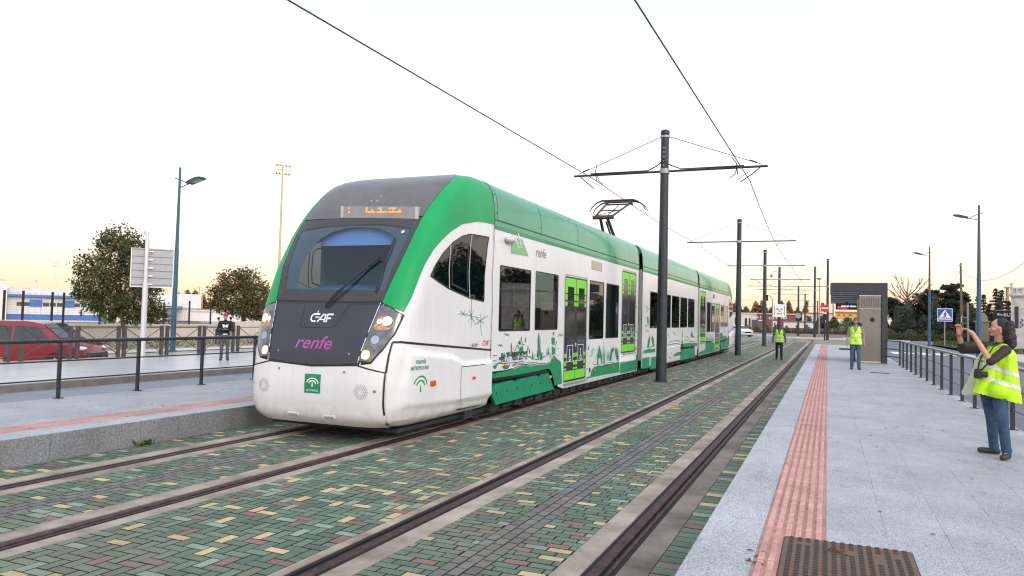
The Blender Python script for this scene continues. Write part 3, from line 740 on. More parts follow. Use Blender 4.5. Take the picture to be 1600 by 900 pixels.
# white shell of the nose, with openings for the windscreen and the side windows
seam_r = [S_(YSEAM, z) for z in (.25, .5, 1, 1.5, 2, 2.5, 3, 3.4, 3.6, 3.8, 4.0, 4.1, 4.17, 4.2)]
b = MB(); patch(b, seam_r+mirror(seam_r), [glassL, win_side, mirror(win_side)], .055, 0.0)
cab = part(tram, 'cab_shell', b, T_WHITE, smooth=True)
b = MB(); sec = [(-.97, 4.2), (.97, 4.2)]
b.add([(TXC-1.2, 10.9, 4.06), (TXC+1.2, 10.9, 4.06), (TXC+1.2, YSEAM, 4.06), (TXC-1.2, YSEAM, 4.06)], [(0, 1, 2, 3)])
# roof plate closing the top of the nose
tp = [P0(v, 4.2) for v in np.linspace(-S_(YSEAM, 4.2)[0], S_(YSEAM, 4.2)[0], 40)]
b.add(tp, [tuple(range(len(tp)))]); part(tram, 'cab_roof', b, T_GREY)
# black joints showing between the panels of the nose
under = [F(.80, 1.105), F(.95, 1.13), F(1.08, 1.31), F(1.18, 1.53), F(1.235, 1.80), F(.97, 1.98)]
b = MB(); patch(b, [F(s, z) for s, z in ((-.96, 1.97), (-.78, 1.10), (-.4, 1.075), (0, 1.065), (.4, 1.075), (.78, 1.10), (.96, 1.97))]+[(v+.012, z) for v, z in edge_in[1:]]+[(v-.012, z) for v, z in mirror(edge_in)[:-1]], [glassL], .07, .003)
patch(b, under, (), .05, .003); patch(b, mirror(under), (), .05, .003)
part(tram, 'panel_joint', b, T_BLACK, smooth=True)
b = MB(); pan = [F(s, z) for s, z in ((-.905, 1.95), (-.745, 1.13), (-.4, 1.095), (0, 1.085), (.4, 1.095), (.745, 1.13), (.905, 1.95))]
patch(b, pan, (), .06, .008); fp = part(tram, 'front_panel', b, T_PANEL, smooth=True)
b = MB(); ribbon(b, [F(-.36, 1.945), F(-.34, 1.60), F(-.28, 1.585), F(.22, 1.60), F(.27, 1.63), F(.42, 1.945)], .010, .0095); ribbon(b, [F(-.36, 1.94), F(-.88, 1.935)], .008, .0095); ribbon(b, [F(.42, 1.94), F(.88, 1.935)], .008, .0095)
part(tram, 'panel_line', b, T_BLACK, fp)
for s in (-.61, .61):
    b = MB(); disc(b, s, 1.25, .016, .011, 10); part(tram, 'panel_bolt', b, T_GREY, fp)
lower = [F(.925, 1.985), F(.968, 2.22), F(1.028, 2.5), F(1.055, 2.82), F(1.072, 3.13), F(1.078, 3.26)]
b = MB(); patch(b, mirror(lower)+[(v, z) for v, z in [F(-.5, 1.975), F(0, 1.97), F(.5, 1.975)]]+lower+[F(.5, 3.275), F(0, 3.28), F(-.5, 3.275)], [glassL], .06, .008)
part(tram, 'windscreen_surround', b, T_MASK, smooth=True)
b = MB(); patch(b, [F(s, 3.28) for s in (-1.078, -.5, 0, .5, 1.078)]+[(v-.006, z) for v, z in edge_in[5:]]+[(-v+.006, z) for v, z in edge_in[5:]][::-1], (), .06, .009)
topm = part(tram, 'upper_mask', b, T_TOP, smooth=True)
b = MB(); patch(b, glassL, (), .08, .006); ws = part(tram, 'windscreen', b, T_CABGL, smooth=True)
b = MB(); patch(b, glassL, [arch_gl], .07, -.006); part(tram, 'glass_border', b, T_FRIT, ws, smooth=True)
b = MB(); patch(b, edge_in+seam_up[::-1]+arch_out[::-1], (), .06, .010); part(tram, 'green_arch', b, T_GREEN, smooth=True)
b = MB(); patch(b, mirror(edge_in+seam_up[::-1]+arch_out[::-1]), (), .06, .010); part(tram, 'green_arch', b, T_GREEN, smooth=True)
# headlights
HL = mat('lamp_housing', (0.05, 0.06, 0.075), 0.2, noise=0.5, nscale=7, coat=.35, col2=(0.20, 0.19, 0.19))
AMB = mat('amber_glow', (0.9, 0.45, 0.1), 0.3, emit=(1.0, 0.36, 0.07), es=2.2)
HOT = mat('lamp_on', (1, .9, .7), 0.2, emit=(1.0, 0.72, 0.36), es=9.0)
AM2 = mat('indicator_on', (1, .6, .2), 0.2, emit=(1.0, 0.55, 0.2), es=4.0)
REFL = mat('lamp_lens', (0.36, 0.38, 0.42), 0.25, metal=.5)
hl = [F(s, z) for s, z in ((.925, 1.935), (1.06, 1.90), (1.215, 1.80), (1.16, 1.535), (1.07, 1.335), (.945, 1.155), (.775, 1.165))]
for sg in (1, -1):
    b = MB(); pl = hl if sg > 0 else mirror(hl); patch(b, pl, (), .035, .016); h = part(tram, 'headlight', b, HL, smooth=True)
    def G_(s, z): v, z = F(s, z); return sg*v, z
    b = MB(); v, z = G_(1.06, 1.71); disc(b, v, z, .058, .020); disc(b, v-sg*.10, z-.01, .030, .019); part(tram, 'high_lamp', b, HOT, h)
    b = MB(); disc(b, v-sg*.03, z-.03, .115, .0172, rz=.10); disc(b, v-sg*.09, z-.07, .07, .0182, rz=.06); part(tram, 'lamp_reflector', b, mat('warm_reflector', (0.55, 0.30, 0.14), 0.35, metal=.3, noise=.6, nscale=25), h)
    b = MB(); v, z = G_(.955, 1.45); disc(b, v, z, .058, .020); part(tram, 'mid_lamp', b, REFL, h)
    b = MB(); v, z = G_(.865, 1.245); patch(b, [(v-.045, z-.05), (v+.045, z-.05), (v+.045, z+.05), (v-.045, z+.05)], (), .03, .021); part(tram, 'indicator', b, AM2, h)
    b = MB(); disc(b, v, z, .062, .0185, rz=.06); part(tram, 'indicator_reflector', b, AMB, h)
    b = MB(); e1 = [F(.915, 1.94), F(.765, 1.155), F(.945, 1.14), F(1.075, 1.325), F(1.17, 1.53), F(1.225, 1.80)]
    ribbon(b, e1 if sg > 0 else [(-a, c_) for a, c_ in e1], .018, .0175); part(tram, 'headlight_rim', b, T_BLACK, h)
    b = MB(); e1 = [F(.912, 1.96), F(.762, 1.14)]
    ribbon(b, e1 if sg > 0 else [(-a, c_) for a, c_ in e1], .012, .0175); part(tram, 'bright_trim', b, T_SIGN, h)
# destination display seen through the upper mask
def PX(x, y):           # nose surface point below a traced point of the picture (bisect along the view ray)
    r = ray(x, y).normalized(); o_ = Vector((0, 0, CAMZ)); t = 8.0; last = None
    while t < 20:
        p = o_+r*t; s = p.x-TXC; z = p.z
        if .25 < z < 4.2 and abs(s) < t_hw(z):
            q = abs(s)/t_hw(z)
            if p.y > t_y0(z)+t_dd(z)*(1-(1-q**6)**(1/6)):
                return F(s, z) if q < .98 else S_(p.y, z, 1 if s > 0 else -1)
        t += .006
    return None
b = MB(); dp = [PX(533, 323), PX(658, 324), PX(654, 343), PX(533, 341)]; patch(b, dp, (), .08, .011)
disp = part(tram, 'destination_display', b, mat('display_panel', (0.22, 0.19, 0.165), 0.35, noise=.1), smooth=True)
b = MB()
def led(x0, x1, y):
    x = x0
    while x <= x1:
        q = PX(460+x/6.667, 300+y/6.667); b.add([PN(q[0]+dx*.013, q[1]+dz*.011, .014) for dx, dz in ((-1, -1), (1, -1), (1, 1), (-1, 1))], [(0, 1, 2, 3)]); x += 16
for a_ in (573, 757, 885, 905, 995, 1015, 1035, 1052): led(a_, a_, 178)
for a_ in (573, 755, 782, 800, 818, 834, 872, 888, 904, 920, 935, 960, 990, 1008, 1026, 1050, 1076, 1092, 1108): led(a_, a_, 216)
for a_ in (757, 812, 905, 1035, 1100): led(a_, a_, 197)
part(tram, 'led_text', b, mat('led_orange', (1, .3, .05), .4, emit=(1.0, 0.16, 0.01), es=1.6), disp)
b = MB(); 
for dpx in ((533, 323, 538, 341), (649, 324, 655, 343)):
    patch(b, [PX(dpx[0], dpx[1]), PX(dpx[2], dpx[1]), PX(dpx[2]-1, dpx[3]), PX(dpx[0], dpx[3])], (), .05, .0125)
part(tram, 'display_end', b, mat('display_end', (0.36, 0.35, 0.31), .4), disp)
b = MB()
for x, y in ((596, 307.5), (581, 315), (590, 315)): q = PX(x, y); disc(b, q[0], q[1], .010, .014, 8)
part(tram, 'sensor_dot', b, T_SIGN, topm)
# bumper and skirts
bump = [F(s, z) for s, z in ((-1.085, .255), (-1.09, .30), (-1.105, .45), (-1.108, 1.005), (-.74, 1.085), (-.4, 1.055), (0, 1.045), (.4, 1.055), (.74, 1.085), (1.108, 1.005), (1.105, .45), (1.09, .30), (1.085, .255))]
b = MB(); patch(b, bump, (), .06, .012); bm_ = part(tram, 'bumper', b, T_WHITE, smooth=True)
b = MB(); ribbon(b, [F(-1.13, 1.012), F(-.74, 1.10), F(0, 1.06), F(.74, 1.10), F(1.13, 1.012), F(1.118, .45), F(1.10, .30), F(1.09, .25)], .020, .004); ribbon(b, [F(-1.13, 1.012), F(-1.118, .45), F(-1.10, .30), F(-1.09, .25)], .020, .004); part(tram, 'bumper_joint', b, T_BLACK, smooth=True)
for s in (-.56, .56):
    b = MB(); disc(b, s, 1.0, .02, .015, 12); part(tram, 'bumper_bolt', b, T_GREY, bm_)
for s in (-.31, .31):
    b = MB(); b.box(TXC+s-.10, TXC+s+.10, t_y0(.37)-.022, t_y0(.37)+.03, .345, .395, bev=.006); part(tram, 'bumper_slot', b, T_WHITE, bm_)
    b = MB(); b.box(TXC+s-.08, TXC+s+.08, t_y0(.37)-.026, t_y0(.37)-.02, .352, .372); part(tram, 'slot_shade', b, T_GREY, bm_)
b = MB(); disc(b, F(1.02, .76)[0], .76, .022, .015, 10); disc(b, -F(1.12, .76)[0], .76, .022, .015, 10); part(tram, 'bumper_bolt', b, T_GREY, bm_)
b = MB()
for s in (-.83, .83):
    if s > 0: part(tram, 'sensor_rosette', b, T_GREY, bm_); b = MB()
    for k in range(20):
        for j, rr in enumerate((.045, .07, .095)):
            if j == 0 and k % 2: continue
            t = 2*math.pi*k/20; disc(b, s+rr*math.cos(t), .745+rr*math.sin(t), .0075, .0145, 6)
part(tram, 'sensor_rosette', b, T_GREY, bm_)
c0 = .043
b = MB(); patch(b, [(c0-.137, .682), (c0+.137, .684), (c0+.137, .95), (c0-.137, .948)], (), .06, .0145); lg = part(tram, 'green_emblem', b, T_DGREEN, bm_)
b = MB()
for rr in (.055, .09): ribbon(b, [(c0+rr*math.cos(R(a))*1.15, .80+rr*math.sin(R(a))) for a in range(15, 170, 12)], .016, .0165, .02)
patch(b, [(c0-.014, .775), (c0+.014, .775), (c0+.003, .835), (c0-.003, .835)], (), .03, .0165)
surf_text(b, 'JUNTA DE ANDALUCIA', c0, .712, .035, .0165, wid=.21, bold=.0004); part(tram, 'emblem_mark', b, T_SIGN, bm_)
# lettering on the nose
b = MB(); surf_text(b, 'renfe', -.03, 1.30, .25, .0105, wid=.62, shear=.22, bold=.0015)

part(tram, 'magenta_lettering', b, T_MAG, fp)
b = MB()
def caf(b, v, z, h, off, k=1.0, f=None):
    f = f or (lambda x, y: PN(v+x*k, z+y*k, off)); w_ = .18*h
    def bar(pts, wd):
        pts = dens(pts, .1, False); vs = []
        for i, p in enumerate(pts):
            a = pts[max(i-1, 0)]; c = pts[min(i+1, len(pts)-1)]; dx, dy = c[0]-a[0], c[1]-a[1]; L_ = math.hypot(dx, dy) or 1
            vs += [f(p[0]-dy/L_*wd/2, p[1]+dx/L_*wd/2), f(p[0]+dy/L_*wd/2, p[1]-dx/L_*wd/2)]
        b.add(vs, [(2*i, 2*i+1, 2*i+3, 2*i+2) for i in range(len(pts)-1)])
    bar([(-.35*h, .9*h), (-1.2*h, .9*h), (-1.45*h, .7*h), (-1.45*h, .3*h), (-1.25*h, .09*h), (-.75*h, .09*h)], w_)
    bar([(-.95*h, .55*h), (-.35*h, .55*h)], w_*.6); bar([(-.75*h, 1.3*h), (-.75*h, .9*h)], w_*.6)
    bar([(-.5*h, 0), (.15*h, .9*h), (.45*h, .9*h), (.45*h, 0)], w_); bar([(-.2*h, .3*h), (.45*h, .3*h)], w_*.7)
    bar([(.75*h, 0), (.75*h, .9*h), (1.5*h, .9*h)], w_*1.2); bar([(.75*h, .45*h), (1.3*h, .45*h)], w_)
caf(b, .0, 1.67, .125, .0105); part(tram, 'white_lettering', b, T_SIGN, fp)
# wiper
b = MB()
def wp(x, y, o=.05): q = PX(x, y); return PN(q[0], q[1], o)
b.tube([wp(511, 481, .02), wp(513, 479, .05), wp(545, 448, .07), wp(594, 404.5, .05)], .014, 6)
b.tube([wp(511, 478, .04), wp(530, 459, .06), wp(598, 405, .06)], .009, 5)
b.tube([wp(618, 373, .03), wp(608, 398, .035), wp(597, 430, .035), wp(588, 458, .03)], .011, 6)
b.box(*[c_ for c_ in (0, 0, 0, 0, 0, 0)]) if False else None
part(tram, 'wiper', b, T_BLACK)
b = MB(); q = PX(630, 363); disc(b, q[0], q[1], .025, .012, 10); part(tram, 'glass_sticker', b, T_SIGN, ws)
# side skirt panel with its raised field
rel = [S_(8.74, .50), S_(8.90, 1.34), S_(9.5, 1.285), S_(10.15, 1.225), S_(10.62, 1.09), S_(11.9, 1.09), S_(11.9, .42), S_(10.4, .44)]
ra = np.array(rel)
def relief(v, z):
    if not inpoly(np.array([v]), np.array([z]), rel)[0]: return .008
    d = 9
    for i in (0, 1, 2, 3, 4, 6, 7):
        p, q = ra[i], ra[(i+1) % len(ra)]; e_ = q-p; t = max(0, min(1, np.dot((v, z)-p, e_)/np.dot(e_, e_))); dd_ = np.linalg.norm((v, z)-(p+e_*t)); wdt = .13 if i in (0,) else .085 if i < 4 else .07
        d = min(d, dd_/wdt)
    d = min(1, d)
    return .008+.034*d
skirt = [F(1.122, .255), F(1.13, .31), F(1.14, .45), F(1.15, 1.01), F(1.18, 1.395), S_(8.78, 1.402)]+[S_(y, 1.43-(y-8.72)*.0669-.022) for y in (9.2, 9.8, 10.4, 11.0, 11.60)]+[S_(11.60, .9), S_(11.60, .5), S_(11.60, .30), S_(11.3, .255)]
for sg in (1, -1):
    b = MB(); sk = skirt if sg > 0 else mirror(skirt); patch(b, sk, (), .032 if sg > 0 else .1, fn=(relief if sg > 0 else None), off=.008); sko = part(tram, 'skirt_panel', b, T_WHITE, smooth=True, angle=25)
    b = MB(); l1 = [S_(8.70, 1.425), S_(8.80, 1.43)]+[S_(y, 1.43-(y-8.72)*.0669) for y in (9.2, 9.8, 10.4, 11.0, 11.60)]; l2 = [F(1.136, 1.01), F(1.165, 1.425)]
    l3 = [S_(11.61, z) for z in (.3, 1, 2, 3, 3.5, 3.8, 4.0, 4.1, 4.17)]
    f_ = (lambda l: l) if sg > 0 else (lambda l: [(-a, c_) for a, c_ in l])
    ribbon(b, f_(l1), .030, .009); ribbon(b, f_(l2), .020, .009); ribbon(b, f_(l3), .012, .013)
    part(tram, 'body_joint', b, T_BLACK)
    if sg > 0: skR = sko
b = MB()
ribbon(b, [PX(717.5, 573), PX(754, 569)], .012, .046); ribbon(b, [PX(717.5, 573), PX(715, 639)], .008, .046); ribbon(b, [PX(711, 639), PX(749, 631)], .012, .03)
part(tram, 'hatch_line', b, T_BLACK, skR)
for (x, y) in ((718, 630), (746, 624)):
    b = MB(); q = PX(x, y); disc(b, q[0], q[1], .012, .046, 8); part(tram, 'hatch_lock', b, T_BLACK, skR)
for (x, y, a_) in ((672, 598.5, .075), (736.5, 590, .045)):
    b = MB(); q = PX(x, y); c_ = PN(q[0], q[1], .046); b.box(c_.x-.012, c_.x+.02, c_.y-a_, c_.y+a_, c_.z-a_*.55, c_.z+a_*.55, bev=.014); part(tram, 'side_marker', b, T_RED, skR)
b = MB(); q = PX(653, 574)
surf_text(b, 'TRANVÍA', q[0], q[1]+.055, .075, .046, wid=.26, bold=.001); surf_text(b, 'METROPOLITANO', q[0], q[1]-.03, .075, .046, wid=.44, bold=.001)
q = PX(653, 602)
for rr in (.10, .16): ribbon(b, [(q[0]+rr*1.1*math.cos(R(a)), q[1]-.03+rr*math.sin(R(a))) for a in range(15, 170, 12)], .022, .046, .02)
patch(b, [(q[0]-.02, q[1]-.09), (q[0]+.02, q[1]-.09), (q[0]+.004, q[1]+.01), (q[0]-.004, q[1]+.01)], (), .03, .046)
part(tram, 'green_lettering', b, T_DGREEN, skR)
b = MB(); q = PX(758.5, 539); caf(b, q[0]-.0, q[1]-.01, .085, .004); part(tram, 'red_lettering', b, mat('logo_red', (.65, .02, .03), .4))
b = MB(); q = PX(741, 539); surf_text(b, '38.540', q[0], q[1]-.03, .08, .004, wid=.22); ribbon(b, [(q[0]-.17, q[1]), (q[0]-.14, q[1])], .01, .004, .02); ribbon(b, [(q[0]+.14, q[1]), (q[0]+.17, q[1])], .01, .004, .02); part(tram, 'length_mark', b, T_BLACK)
b = MB()
def starb(cx_, cy_, arms):
    for (dx, dy) in arms:
        a1, a2 = PX(cx_, cy_), PX(cx_+dx, cy_+dy)
        if a1 and a2: ribbon(b, [a1, a2], .009, .004)
c4 = lambda x, y: (390+x/4, 460+y/4)
starb(*c4(1335, 122), [(-7, 0), (6, 0), (3, -7), (-4, -4), (-3, 4), (4, 4)])
starb(*c4(1385, 135), [(0, 18), (0, -16), (4, -10), (-4, -10), (5, 11), (-5, 10), (12, 3), (-8, -2)])
starb(*c4(1440, 165), [(2, 23), (0, -11), (8, -8), (12, -8), (6, 4), (-5, 6), (-9, 6), (-6, -3)])
part(tram, 'sprig_drawing', b, T_DGREEN)
b = MB(); ribbon(b, [PX(736.5, 466), PX(736.5, 500)], .008, .004); part(tram, 'body_line', b, T_BLACK)

# cab side windows
def side_glass(sg, nm='side_window'):
    b = MB(); patch(b, win_side if sg > 0 else mirror(win_side), (), .1, .003); wo = part(tram, nm, b, T_SIDEGL, smooth=True)
    b = MB(); l = win_side+[win_side[0]]; l = l if sg > 0 else [(-a, c_) for a, c_ in l]; ribbon(b, l, .022, .006, .06)
    part(tram, 'window_seal', b, T_BLACK, wo)
    b = MB()
    for l in ([S_(10.02, 2.23), S_(10.02, 2.89)], [S_(10.72, 2.11), S_(10.74, 3.14)]):
        l = l if sg > 0 else [(-a, c_) for a, c_ in l]; ribbon(b, l, .022, .008)
    part(tram, 'window_bar', b, mat('bar_grey', (.45, .43, .42), .4), wo)
    b = MB(); l = [S_(10.10, 2.30), S_(10.10, 2.80), S_(10.16, 2.87), S_(10.50, 2.96), S_(10.64, 2.97), S_(10.64, 2.20), S_(10.10, 2.30)]
    l = l if sg > 0 else [(-a, c_) for a, c_ in l]; ribbon(b, l, .025, .007); part(tram, 'sash', b, T_BLACK, wo)
side_glass(1); side_glass(-1)
# cab interior
CB = mat('cab_wall_blue', (0.09, 0.38, 0.52), .7); CD = mat('dash_blue', (0.10, 0.17, 0.30), .6); CS = mat('sun_blind', (0.22, 0.34, 0.62), .8)
b = MB(); b.box(TXC-1.22, TXC+1.22, 11.5, 11.56, .5, 3.9, 0); part(tram, 'cab_bulkhead', b, CB)
b = MB(); b.add([(TXC-.62, 9.55, 3.20), (TXC+.92, 9.55, 3.20), (TXC+.92, 9.35, 2.84), (TXC-.62, 9.35, 2.84)], [(0, 1, 2, 3)]); part(tram, 'sun_blind', b, CS)
b = MB(); b.box(TXC-1.0, TXC+1.0, 9.05, 9.95, 1.7, 2.07); b.prism([(9.0, 2.07), (9.75, 2.07), (9.6, 2.25), (9.2, 2.18)], TXC-.6, TXC+.75, 'x'); part(tram, 'dashboard', b, CD, smooth=False)
b = MB(); b.box(TXC-1.25, TXC+1.25, 10.2, 11.5, 3.35, 3.4); b.box(TXC-.95, TXC+.95, 9.75, 10.2, 3.35, 3.4); part(tram, 'cab_ceiling', b, mat('lining', (.10, .13, .16), .8)); b = MB(); b.box(TXC-1.2, TXC+1.2, 9.3, 11.5, .9, .95); part(tram, 'cab_floor', b, mat('lining', (.10, .13, .16), .8))
b = MB(); b.box(TXC-.25, TXC+.28, 9.6, 9.66, 3.0, 3.06, bev=.02); part(tram, 'cab_mirror', b, REFL)
b = MB(); b.prism([(-.2, 2.98), (.24, 2.98), (.31, 3.06), (.24, 3.14), (-.1, 3.14), (-.25, 3.05)], 9.50, 9.52, 'y', M=Matrix.Translation((TXC+.02, 0, 0))); part(tram, 'interior_mirror', b, REFL)
b = MB(); b.box(TXC-1.20, TXC-1.14, 10.15, 11.5, 1.0, 3.3); b.box(TXC-1.2, TXC-.35, 11.0, 11.06, 1.0, 3.3); part(tram, 'cab_partition', b, CB)
b = MB(); b.box(TXC+.18, TXC+.70, 10.6, 10.72, 1.4, 2.5, bev=.05); part(tram, 'driver_seat', b, T_SEAT)
b = MB(); b.box(TXC-1.02, TXC-.72, 11.2, 11.45, 1.0, 3.3, bev=.04); part(tram, 'cab_pillar', b, T_INT)

# ------------------------------------------------------------------ carriages
XS = TXC+1.32
def sp(x, y):
    p = at(x, y, X=XS); return (p.y, p.z)
def flat(mb, outer, off=.0, holes=(), mi=0, sg=1, step=None):
    if holes:
        va, fs = cdt(outer, holes, step or .5); pts = [(TXC+sg*(1.32+off), a, c_) for a, c_ in va]; return mb.add(pts, fs, mi)
    tri = tessellate_polygon([[Vector((a, c_, 0)) for a, c_ in outer]])
    return mb.add([(TXC+sg*(1.32+off), a, c_) for a, c_ in outer], [tuple(t) for t in tri], mi)
def line(mb, pts, wd, off=.004, mi=0, closed=False):
    if closed: pts = list(pts)+[pts[0]]
    for i in range(len(pts)-1):
        p, q = pts[i], pts[i+1]; dx, dy = q[0]-p[0], q[1]-p[1]; L_ = math.hypot(dx, dy) or 1; nx, ny = -dy/L_*wd/2, dx/L_*wd/2
        mb.add([(XS+off, p[0]+nx, p[1]+ny), (XS+off, q[0]+nx, q[1]+ny), (XS+off, q[0]-nx, q[1]-ny), (XS+off, p[0]-nx, p[1]-ny)], [(0, 1, 2, 3)], mi)
def rrect(a0, a1, c0, c1, r=.06):
    out = []
    for (cx_, cy_, s) in ((a1-r, c1-r, 0), (a0+r, c1-r, 90), (a0+r, c0+r, 180), (a1-r, c0+r, 270)):
        for k in range(4): t = R(s+30*k); out.append((cx_+r*math.cos(t), cy_+r*math.sin(t)))
    return out
FAIR = [(3.4, 1.32), (3.5, 1.318), (3.75, 1.302), (3.9, 1.28), (4.0, 1.25), (4.08, 1.20), (4.12, 1.16), (4.17, 1.08), (4.20, .97)]
def carriage(ya, yb, windows, doors, bottom, mirror_sum=None, green_low=3.33, seams=(), label=None, endround=(0, 0)):
    """bottom: outline of the lower edge from ya to yb as (y, z) points"""
    fy = (lambda y: mirror_sum-y) if mirror_sum else (lambda y: y)
    def tr(pl): return [(fy(a), c_) for a, c_ in pl][::(-1 if mirror_sum else 1)]
    def PB(mb, name, m, parent, smooth=False, angle=40):
        if mirror_sum: mb.v = [(p[0], mirror_sum-p[1], p[2]) for p in mb.v]
        return part(tram, name, mb, m, parent, smooth, angle=angle)
    holes = [rrect(*w_, .04) for w_ in windows]+[rrect(d[0], d[1], d[2], d[3], .05) for d in doors]
    b = MB(); out = list(bottom)+[(yb, 3.4), (ya, 3.4)]
    flat(b, out, 0, holes, step=.8); flat(b, out, 0, holes, sg=-1, step=.8)
    body = PB(b, 'carriage', T_WHITE, None)
    # roof fairing: curved strips either side, seam line, recessed roof
    b = MB()
    for sg in (1, -1):
        ys = [ya]+[y for y in seams if ya < y < yb]+[yb]; n = 14; vs = []; fs = []
        yy = list(np.linspace(ya, yb, n))
        for y in yy:
            kA = max(0, 1-(y-ya)/.5) if endround[0] else 0; kB = max(0, 1-(yb-y)/.5) if endround[1] else 0; kk = max(kA, kB)
            for z, h in FAIR: vs.append((TXC+sg*(h+.008), y, z))
        m_ = len(FAIR)
        for i in range(n-1):
            for k in range(m_-1): fs.append((i*m_+k, i*m_+k+1, (i+1)*m_+k+1, (i+1)*m_+k))
        b.add(vs, fs)
        b.add([(TXC+sg*.97, ya, 4.2), (TXC+sg*.97, yb, 4.2), (TXC+sg*.90, yb, 4.02), (TXC+sg*.90, ya, 4.02)], [(0, 1, 2, 3)])
        for y in (ya, yb): b.add([(TXC+sg*(h+.008), y, z) for z, h in FAIR]+[(TXC+sg*.9, y, 4.02), (TXC+sg*.9, y, 3.4)], [tuple(range(m_+2))])
        b.add([(TXC+sg*1.3225, ya, green_low), (TXC+sg*1.3225, yb, green_low), (TXC+sg*1.328, yb, 3.41), (TXC+sg*1.328, ya, 3.41)], [(0, 1, 2, 3)])
    PB(b, 'roof_fairing', mat('fairing_green', (0.008, 0.245, 0.10), 0.30, coat=.35, noise=.12, nscale=1.4), body, True, 30)
    b = MB()
    for sg in (1, -1):
        b.add([(TXC+sg*1.332, ya, 3.485), (TXC+sg*1.332, yb, 3.485), (TXC+sg*1.331, yb, 3.507), (TXC+sg*1.331, ya, 3.507)], [(0, 1, 2, 3)])
        for y in seams: b.add([(TXC+sg*(h+.0115), y+dy, z) for z, h in FAIR[1:] for dy in (-.006, .006)], [(2*i, 2*i+1, 2*i+3, 2*i+2) for i in range(len(FAIR)-2)])
        for y in seams:
            for z in (3.62, 3.95): b.lathe([(0.012, 0), (0.012, .006)], (0, 0, 0), 8, M=Matrix.Translation((TXC+sg*float(np.interp(z, ZH, HWs)+.008), y-.06, z)) @ Matrix.Rotation(R(90*sg), 4, 'Y'))
    PB(b, 'fairing_seam', mat('seam_dark_green', (0.0, 0.06, 0.03), .5), body)
    b = MB(); b.box(TXC-.9, TXC+.9, ya, yb, 3.98, 4.03); y = ya+1
    while y < yb-2: b.box(TXC-.6, TXC+.6, y, y+1.5, 4.03, 4.17, bev=.03); y += 2.2
    PB(b, 'roof', T_GREY, body)
    b = MB(); b.box(TXC-1.3, TXC+1.3, ya, ya+.03, 1.2, 3.9); b.box(TXC-1.3, TXC+1.3, yb-.03, yb, 1.2, 3.9)
    b.box(TXC-1.3, TXC+1.3, ya+.02, yb-.02, 3.25, 3.3); b.box(TXC-1.3, TXC+1.3, ya+.02, yb-.02, .55, .6); b.box(TXC-1.3, TXC+1.3, ya, ya+.05, .6, 1.2); b.box(TXC-1.3, TXC+1.3, yb-.05, yb, .6, 1.2)
    b.box(TXC-1.3, TXC-1.29, ya, yb, .6, min(1.25, 1.3))
    PB(b, 'interior_lining', T_INT, body)
    b = MB(); y = ya+.9
    while y < yb-.8:
        if not any(d[0]-.4 < y < d[1]+.3 for d in doors):
            for sx in (-1, 1):
                for q in (.25, .72):
                  b = MB(); b.box(TXC+sx*(q+.2)-.21, TXC+sx*(q+.2)+.21, y, y+.10, 1.15, 2.02, bev=.04); b.box(TXC+sx*(q+.2)-.21, TXC+sx*(q+.2)+.21, y+.08, y+.5, 1.05, 1.2, bev=.04); PB(b, 'seat', T_SEAT, body)
        y += .95
    for w_ in windows:
        b = MB(); pl = rrect(w_[0], w_[1], w_[2], w_[3], .04); flat(b, pl, -.006); g = PB(b, 'window', T_GLASS, body)
        b = MB(); inner = rrect(w_[0]+.025, w_[1]-.025, w_[2]+.025, w_[3]-.025, .03); flat(b, pl, .0015, [inner], step=.3); PB(b, 'window_frame', T_BLACK, g) if False else PB(b, 'window_frame', T_BLACK, body)
        b = MB(); flat(b, pl, -.006, sg=-1); PB(b, 'window', T_GLASS, body)
        b = MB(); b.box(TXC+1.29, TXC+1.30, w_[0], w_[1], w_[2]+(w_[3]-w_[2])*.66, w_[2]+(w_[3]-w_[2])*.66+.02) if w_[1]-w_[0] > 1.25 and w_[3]-w_[2] < 1.3 else None
        if b.v: PB(b, 'window_rail', T_BLACK, body)
    for d in doors:
        y0_, y1_, z0_, z1_ = d[:4]; mid = (y0_+y1_)/2; H_ = z1_-z0_; b = MB()
        DG = [T_BLACK, T_LIME, T_BLUE, T_SIGN, mat('door_glass', (0.018, 0.022, 0.020), 0.07), mat('door_panel', (0.022, 0.022, 0.022), 0.35)]
        flat(b, rrect(y0_, y1_, z0_, z1_, .05), -.012, mi=0)
        for (p, q) in ((y0_+.03, mid-.012), (mid+.012, y1_-.03)):
            lw = q-p
            def rc(u0, u1, v0, v1, o_, mi): flat(b, [(p+lw*u0, z0_+H_*v0), (p+lw*u1, z0_+H_*v0), (p+lw*u1, z0_+H_*v1), (p+lw*u0, z0_+H_*v1)], o_, mi=mi)
            rc(0, 1, .012, .99, -.008, 5); rc(.10, .90, .24, .90, -.005, 4)
            rc(0, 1, .905, .985, -.003, 1); rc(0, .22, .84, .905, -.003, 1); rc(.80, 1, .84, .905, -.003, 1)
            for v0, v1 in ((.775, .83), (.72, .76)): rc(0, .2, v0, v1, -.003, 1); rc(.82, 1, v0, v1, -.003, 1)
            rc(0, 1, .015, .10, -.003, 1)
            for v0, v1 in ((.228, .266), (.152, .196), (.110, .128)): rc(0, .2, v0, v1, -.003, 1); rc(.82, 1, v0, v1, -.003, 1)
            rc(.22, .78, .185, .345, -.002, 3); rc(.25, .75, .19, .34, -.001, 2)
            cx_ = p+lw*.5; cz = z0_+H_*.225; rr = .075
            for k in range(11):
                t0, t1 = R(-200+k*22), R(-200+(k+1)*22)
                b.add([(XS, cx_+rr*math.cos(t), cz+rr*math.sin(t)) for t in (t0, t1)]+[(XS, cx_+(rr-.02)*math.cos(t), cz+(rr-.02)*math.sin(t)) for t in (t1, t0)], [(0, 1, 2, 3)], 3)
